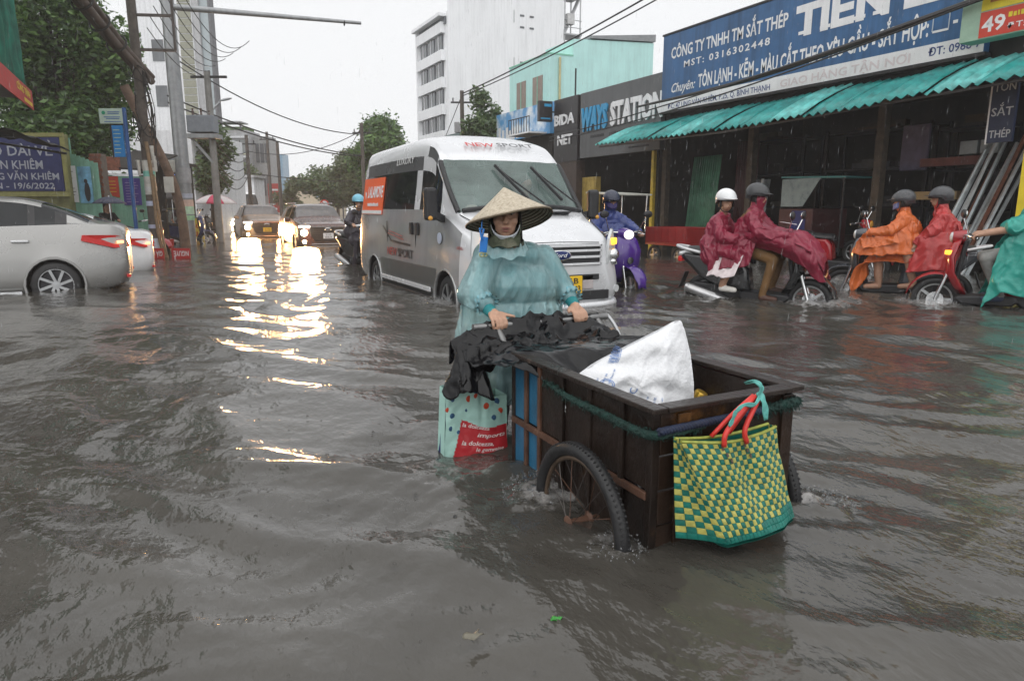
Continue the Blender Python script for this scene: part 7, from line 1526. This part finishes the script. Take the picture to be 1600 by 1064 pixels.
# ---------------------------------------------------------------- green rider far behind
b6 = scooter('far scooter of the green jacketed rider', cw(-4.2, 27.5)+(GZ,), R(10), bike_dk, 1.1)
grj = M('jacket_green',(.02,.30,.08),.5,var=.15)
r8 = rider(b6, 'far person in a bright green jacket between suv and van', (0,.1,.3), dict(head=(0,.0,1.47),neck=(0,.04,1.32),hip=(0,.12,.86),elbowL=(-.28,-.06,1.06),elbowR=(.28,-.06,1.06),handL=(-.30,-.32,1.03),handR=(.30,-.32,1.03),kneeL=(-.20,-.24,.72),kneeR=(.20,-.24,.72),footL=(-.14,-.2,.34),footR=(.14,-.2,.34)), grj, (darkc,darkc), grj, blk, (0,-1,0), s=1.1, helmet=(M('helmet_green',(.03,.4,.14),.3),'green helmet on the far green jacket'), voxel=.016)
b7 = scooter('far scooter of the rider in a pink helmet', cw(-5.25, 30)+(GZ,), R(10), red_b, 1.1)
r9 = rider(b7, 'far person in a dark red top riding behind the suv', (0,.1,.3), dict(head=(0,.0,1.47),neck=(0,.04,1.32),hip=(0,.12,.86),elbowL=(-.28,-.06,1.06),elbowR=(.28,-.06,1.06),handL=(-.30,-.32,1.03),handR=(.30,-.32,1.03),kneeL=(-.20,-.24,.72),kneeR=(.20,-.24,.72),footL=(-.14,-.2,.34),footR=(.14,-.2,.34)), redp, (darkc,darkc), redp, blk, (0,-1,0), s=1.1, helmet=(M('helmet_pink',(.45,.12,.2),.3),'pink helmet on the far rider'), voxel=.016)
# ---------------------------------------------------------------- parked bikes and carts
b8 = scooter('parked red and black motorbike outside the steel shop', cw(6.7, 14.2)+(GZ+.1,), R(20), red_b, 1.15, lamp=M('amber_lens'))
b9 = scooter('red scooter parked by the bus stop pole', cw(-10.1, 18.9)+(GZ+.16,), R(40), red_b, 1.05)
b10 = scooter('dark scooter parked by the roadside stalls', cw(-13.2, 29)+(GZ+.16,), R(60), bike_dk, 1.05)
b11 = scooter('blue dark scooter under the grey umbrella', cw(-11.6, 24.6)+(GZ+.16,), R(80), M('scooter_blue',(.03,.04,.12),.3), 1.05)
# cargo tricycle with a roof and red tray
t = thing('cargo_tricycle', 'cargo tricycle with a dark tray and small pale roof outside the shop', 'cargo tricycle', (10.9, 15.6, GZ+.05))
MB().bx(-.55,.55,-.2,1.7,.62,.70).build('tray', M('tray_dark',(.05,.03,.028),.5,var=.3), t, bevel=.01); mb = MB()
for x in (-.55,.53): mb.bx(x,x+.03,-.2,1.7,.703,.95)
mb.build('tray_side', M('tray_dark'), t)
for x, y in ((-.5,1.0),(.5,1.0),(0,-1.0)): w_ = mwheel(t, y, .28); w_.location = (x,0,0)
MB().tube([(0,-1.0,.28),(0,-.85,.95),(0,-.8,1.1)],.03,8).tube([(-.35,-.7,1.1),(0,-.82,1.12),(.35,-.7,1.1)],.018,8).tube([(0,-.85,.7),(0,-.2,.6)],.04,8).build('front_frame', red_b, t, smooth=60)
MB().obx((0,-.35,.82),(.32,.5,.1)).build('saddle', blk, t, bevel=.03); MB().bx(-.2,.2,-.55,-.1,.35,.72).build('engine', blk, t, bevel=.03)
MB().add([(-.6,-1.1,1.85),(.6,-1.1,1.85),(.6,.2,1.92),(-.6,.2,1.92)],[(0,1,2,3)]).build('roof', M('roof_pale',(.42,.42,.38),.6,var=.2), t, solid=.04); mb = MB()
for x in (-.52,.52):
    mb.tube([(x,-.95,.9),(x,-1.0,1.85)],.018,6); mb.tube([(x,.1,.7),(x,.1,1.9)],.018,6)
mb.tube([(-.52,-.95,.9),(.52,-.95,.9)],.018,6).tube([(0,-.85,.95),(0,-.95,.9)],.03,6); mb.build('roof_post', chrome, t)
MB().bx(-.4,.4,.3,.9,.71,1.2).build('red_crate', M('crate_darkred',(.10,.02,.02),.5,var=.3), t, bevel=.01)
t = thing('cargo_tray', 'bright red metal cargo tray standing outside the shop', 'cargo tray', (12.3, 14.3, GZ+.05))
redt = M('tray_red',(.28,.02,.02),.4,var=.15)
MB().bx(-.5,.5,-.8,.8,.55,.62).build('bed', redt, t)
for q_ in ((-.5,-.47,-.8,.8),(.47,.5,-.8,.8),(-.47,.47,-.8,-.77),(-.47,.47,.77,.8)): MB().bx(*q_,.622,1.02).build('tray_side', redt, t, bevel=.008)
mb = MB()
for y in np.linspace(-.7,.7,6): mb.bx(-.515,-.502,y-.015,y+.015,.63,1.0)
mb.build('rib', redt, t)
for x,y in ((-.42,-.5),(.42,-.5),(-.42,.5),(.42,.5)): w_ = mwheel(t, y, .27); w_.location = (x,0,0)
t = thing('shop_tricycle', 'cargo tricycle with a glassy pale teal canopy inside the dark shop', 'cargo tricycle', (14.3, 11.4, -.02))
MB().add([(-.6,-.9,1.95),(.6,-.9,1.95),(.6,.9,2.0),(-.6,.9,2.0)],[(0,1,2,3)]).build('roof', M('tri_teal',(.05,.2,.2),.5), t, solid=.04); MB().add([(-.61,.2,1.3),(-.61,.85,1.3),(-.61,.85,1.95),(-.61,-.25,1.95)],[(0,1,2,3)]).build('side_screen', M('screen_pale',(.22,.27,.27),.3,var=.2), t, solid=.01)
MB().bx(-.6,.6,-.1,.9,.3,1.25).build('box', M('box_red_dark',(.06,.018,.02),.5,var=.2), t, bevel=.02); MB().bx(-.612,-.602,.1,.5,.4,1.2).build('blue_panel', M('panel_blue',(.02,.03,.14),.5), t)
mb = MB()
for y in (-.85,.85): mb.tube([(-.58,y,.2),(-.58,y,1.95)],.02,6).tube([(.58,y,.2),(.58,y,1.95)],.02,6)
mb.tube([(-.58,-.85,.3),(-.58,.85,.3)],.03,6); mb.build('frame', frame_d, t)
for x,y in ((-.5,.5),(.5,.5),(0,-.8)): w_ = mwheel(t, y, .27); w_.location = (x,0,0)
# ---------------------------------------------------------------- people, umbrellas and stalls on the left pavement
def umbrella(label, x, y, z, r_, mats, tilt=0, handle=1.0):
    t = cthing('umbrella', label, 'umbrella', x, y, z); n = 8
    for k in range(n):
        rows = []
        for i in range(5):
            a = 2*math.pi*(k+i/4)/n; rows.append([(math.cos(a)*r_*f*(1-.06*math.sin(i/4*math.pi)*f), math.sin(a)*r_*f*(1-.06*math.sin(i/4*math.pi)*f), r_*.42*(1-f*f)) for f in np.linspace(0,1,6)])
        MB().grid(rows).build('panel', mats[k % len(mats)], t, smooth=180, solid=.006, fix=False)
    MB().tube([(0,0,r_*.5),(0,0,-handle)],.014,6).build('shaft', chrome, t)
    return t
umbrella('dark navy umbrella held by the walker behind the white sedan', -10.70, 18.5, 1.36, .42, [M('umb_navy',(.04,.045,.08),.5,var=.15)])
umbrella('large dark grey umbrella over the street stall', -12.1, 24.8, 1.55, .62, [M('umb_grey',(.07,.065,.065),.6,var=.2)], handle=1.7)
umbrella('red and white panelled market umbrella', -13.0, 30.5, 1.42, .95, [M('umb_red',(.5,.03,.09),.5,var=.12),M('umb_white',(.6,.55,.55),.5,var=.1)], handle=1.6)
def walker(label, x, y, z, cloth, legs, face, hands, s=1.0, hair=True):
    """a standing person"""
    t = cthing('person', label, 'person', x, y, z); t.scale = (s,)*3; fd = Vector(face).normalized(); fr = Vector((0,0,1)).cross(fd).normalized(); hd = Vector((0,0,1.50))+fd*.03; rot = Matrix((fr,fd,Vector((0,0,1)))).transposed(); h = lambda r_,f,u: hd+fr*r_+fd*f+Vector((0,0,u))
    pr = [(h(0,0,.02),(.076,.09,.10),0,rot),(h(0,.03,-.05),(.056,.058,.062),0,rot),(h(0,.088,0),.01,h(0,.104,-.028),.014,0),(h(0,-.01,-.08),.048,Vector((0,0,1.34)),.055,0)]
    sh = [fr*-.17+Vector((0,0,1.3)), fr*.17+Vector((0,0,1.3))]
    pr += [(sh[0],.055,sh[1],.055,1),(fr*-.06+Vector((0,0,1.15)),.12,fr*.06+Vector((0,0,1.15)),.12,1),(fr*-.06+Vector((0,0,.92)),.12,fr*.06+Vector((0,0,.92)),.12,1)]
    for i,sg in ((0,-1),(1,1)):
        hd_ = fr*hands[i][0]+fd*hands[i][1]+Vector((0,0,hands[i][2])); el = (sh[i]+hd_)/2+fr*sg*.08+Vector((0,0,-.1)); pr += [(sh[i],.05,el,.042,1),(el,.04,hd_,.03,0)]
        for k in range(4): pr.append((hd_+fr*(k-1.5)*.018,.011,hd_+fr*(k-1.5)*.018+fd*.05+Vector((0,0,-.03)),.009,0))
        pr.append((hd_,.013,hd_+fr*-sg*.04+fd*.02,.010,0))
        kn = fr*sg*.09+fd*.05*sg+Vector((0,0,.48)); ft = fr*sg*.09+fd*.03*sg+Vector((0,0,.06)); pr += [(fr*sg*.08+Vector((0,0,.88)),.085,kn,.06,2),(kn,.058,ft,.042,2),(ft,.042,ft+fd*.14+Vector((0,0,-.02)),.032,0)]
    remesh('body', pr, [SKN, cloth, legs], t, .014, 3)
    if hair: MB().ell(h(0,-.025,.045),(.088,.095,.09),14,8,0,rot).build('hair', hairm, t, smooth=180)
    return t
walker('person in black under the navy umbrella by the notice panel', -10.85, 18.6, GZ+.12, M('cloth_black',(.02,.02,.022),.8), darkc, (.8,-.5,0), ((-.1,.3,1.05),(.15,.25,1.15)), .98)
walker('stall seller in dark clothes under the grey umbrella', -11.95, 25.0, GZ+.16, M('cloth_plum',(.08,.05,.06),.8), darkc, (.2,-1,0), ((-.2,.2,.9),(.2,.2,.9)))
t = cthing('red_bucket', 'small red plastic bucket on the pavement by the mast', 'bucket', -11.55, 23.2, GZ+.16); MB().lathe([(.0,0),(.12,0),(.16,.36),(.165,.37),(.15,.36),(.11,.03)],18).build('bucket', M('bucket_red',(.45,.02,.02),.4), t, smooth=40); MB().torus((0,0,.36),(0,1,.3),.15,.008,20,5,0,0,180).build('handle', frame_d, t)
t = cthing('stall_sign', 'yellow stall sign with red lettering beside the mast', 'sign', -12.3, 27, GZ+.16); MB().bx(-.24,.24,0,.04,.1,1.05).build('board', M('stall_yellow',(.65,.5,.08),.5,var=.1), t); text('lettering','BÒ',M('stall_red',(.5,.03,.02),.5),t,(0,-.004,.62),(1,0,0),UP,.2,.36,.02,align='C'); text('lettering','GIA',M('stall_red'),t,(0,-.004,.3),(1,0,0),UP,.2,.38,.02,align='C'); MB().bx(-.24,-.2,.045,.08,0,1.0).bx(.2,.24,.045,.08,0,1.0).build('leg', frame_d, t)
t = cthing('food_stall', 'small glass food stall cart under the grey umbrella', 'food stall', -12.75, 26.2, GZ+.16); MB().bx(-.4,.4,0,.6,.2,.85).build('cabinet', M('stall_white',(.5,.5,.5),.5,var=.15), t, bevel=.01); MB().bx(-.38,.38,.02,.58,.853,1.35).build('glass_case', M('stall_glass',(.3,.33,.33),.1,var=.2,alpha=.5), t); MB().bx(-.42,.42,-.02,.62,1.353,1.4).build('top', chrome, t)
for x in (-.3,.3): MB().disc((x,.3,.15),(1,0,0),.15,16,.04).build('wheel', rubber, t)
for i,(x,sz,s_) in enumerate(((-9.05,.40,'GIÁ CẢ'),(-8.42,.46,'NGUYỄ'))):
    t = cthing('fallen_sign', ['smaller of two red signs lying upside down by the pasted pole','longer of two red signs lying upside down by the pasted pole'][i], 'sign', x+.05, 17.35, .12); MB().bx(-sz/2,sz/2,0,.03,-.16,.13).build('board', M('fallen_red',(.42,.03,.03),.5,var=.15), t)
    text('lettering', s_, mt_white, t, (sz/2-.03,-.004,.06),(-1,0,0),(0,0,-1),.13,sz-.08,.012)
# ================================================================ WATER, SPLASHES, RAIN, HAZE
SPLASH += [(1.43,2.45,.20,1.0),(1.40,1.92,.13,.8),(1.60,3.30,.30,.35),(1.2,2.9,.32,.55),(2.36,1.9,.14,.9),(2.50,1.80,.16,.6),
           (3.35,8.5,.55,.9),(3.3,9.0,.7,.5),(3.35,12.0,.6,.6),(5.5,8.3,.5,.6),(4.4,7.3,.9,.35),
           (7.8,6.3,.55,1.2),(8.1,6.2,.5,.9),(7.1,7.5,.6,.8),(7.4,6.9,.6,.6),(10.6,8.1,.6,1.1),(10.4,8.4,.5,.9),(11.5,7.0,.7,.7),(9.2,5.6,.6,1.1),(9.9,4.9,.8,.7),(6.6,8.9,.7,.6),
           (4.62,23.2,1.3,.5),(3.5,31,1.3,.4),(-1.2,12.3,.45,.6),(-.3,12.4,.5,.4),(3.9,14.8,.6,.5)]
build_water()
spl = M('splash_water',(.8,.82,.84),.05,var=0,trans=.9,ior=1.33)
def splash(label, x, y, r_, h_, n, seed, dirx=0, diry=0):
    t = thing('water_splash', label, 'splash', (x,y,0)); q = random.Random(seed); mb = MB()
    for i in range(n*2):
        a = q.uniform(0,6.28); d = r_*q.random()**.6; z = h_*q.random()**2.2*(1-.6*d/r_); s_ = q.uniform(.0008,.0030)*(1.4-z/h_*.8)*(1+r_*1.6)
        p = Vector((math.cos(a)*d+dirx*z*2, math.sin(a)*d+diry*z*2, z)); mb.ell(p,(s_*q.uniform(.5,1.6),s_*q.uniform(.5,1.6),s_*q.uniform(.6,2.2)),5,3)
    o = mb.build('droplets', spl, t, smooth=180); o['kind'] = 'stuff'; t['kind'] = 'stuff'
splash('splash churned up behind the near cart wheel',1.42,2.50,.18,.10,260,1); splash('splash at the front of the near cart wheel',1.41,1.90,.12,.09,200,2); splash('splash off the far cart wheel',2.45,1.86,.14,.08,160,3)
splash('white splash ahead of the burgundy scooter wheel',7.95,6.25,.38,.22,380,4,.3,-.4); splash('splash behind the burgundy scooter',7.0,7.7,.35,.10,220,5)
splash('white splash ahead of the dark grey scooter',10.55,8.2,.42,.26,380,6,-.4,.4); splash('white splash round the red motorbike wheel',9.25,5.6,.42,.24,380,7,-.2,.3); splash('splash at the front wheel of the van',3.3,8.5,.34,.16,300,8); splash('splash behind the dark grey scooter',11.4,7.0,.4,.12,220,9)
splash('splash at the rear wheel of the silver sedan',-1.0,12.3,.3,.08,160,10)
# bubbles and drifting scraps
def bubbles():
    q = random.Random(4); mb = MB()
    for i in range(420):
        x, y = cw(q.uniform(-3.2,3.4), 1.5+6*q.random()**1.5); r_ = q.uniform(.003,.009); mb.lathe([(r_,-.004),(r_*.95,r_*.35),(r_*.6,r_*.8),(.0003,r_)],8,(x,y,.004))
    o = mb.build('rain_bubbles', M('bubble_film',(.8,.8,.8),.05,var=0,trans=1,ior=1.15), None, smooth=180); tag(o,'small rain bubbles drifting on the flood water','bubbles',kind='stuff')
bubbles()
def scrap(name, label, cat, x, y, sx, sy, mat, seed):
    q = random.Random(seed); rows = [[(x+sx*(i/5-.5)+.15*sx*math.sin(j*1.3), y+sy*(j/5-.5), .022+.006*math.sin(i*1.3+j+seed)) for j in range(6)] for i in range(6)]
    tag(MB().grid(rows).build(name, mat, None, smooth=180, solid=.002, fix=False), label, cat)
scrap('floating_leaf','small bright green leaf floating in front of the cart','leaf',.98,1.62,.028,.02,M('leaf_floating',(.03,.22,.03),.4),1); scrap('floating_scrap','brownish scrap of paper floating near the cart wheel','scrap',.72,1.66,.05,.03,M('scrap_brown',(.14,.13,.10),.5),2)
# falling rain: short drops all through the street
def rain():
    q = np.random.RandomState(9); n = 5200
    X = q.uniform(-9,9,n); Y = 4.0+q.rand(n)*15; Z = q.uniform(.1,5.5,n); bx_ = .8905*X+.455*Y; by_ = -.455*X+.8905*Y
    ln = q.uniform(.03,.09,n); w_ = .0009+.0005*q.rand(n); v = []; f = []
    tx, ty = .05, -.03
    for i in range(n):
        b = len(v); x,y,z = bx_[i],by_[i],Z[i]; L_ = ln[i]; w1 = w_[i]
        v += [(x,y,z),(x+w1,y,z+L_*.4),(x-w1*.5,y+w1*.87,z+L_*.4),(x-w1*.5,y-w1*.87,z+L_*.4),(x+tx*L_,y+ty*L_,z+L_)]
        f += [(b,b+2,b+1),(b,b+3,b+2),(b,b+1,b+3),(b+4,b+1,b+2),(b+4,b+2,b+3),(b+4,b+3,b+1)]
    me = bpy.data.meshes.new('rain'); me.from_pydata(v,[],f); me.materials.append(M('rain_drop',(.8,.82,.85),.2,var=0,alpha=.34)); o = bpy.data.objects.new('rain', me); COL.objects.link(o)
    tag(o,'fine rain falling through the whole street','rain',kind='stuff')
rain()
def haze():
    m = bpy.data.materials.new('haze'); m.use_nodes = True; n = m.node_tree; n.nodes.clear(); o = n.nodes.new('ShaderNodeOutputMaterial'); p = n.nodes.new('ShaderNodeVolumePrincipled')
    p.inputs['Color'].default_value = (.97,.98,1,1); p.inputs['Density'].default_value = HAZE; p.inputs['Anisotropy'].default_value = .2; n.links.new(p.outputs[0], o.inputs['Volume'])
    b = MB().bx(-105,130,-32,185,GZ-1.5,38).build('haze', m); tag(b,'pale rainy air filling the street','haze',kind='stuff')
HAZE = .0015
haze()
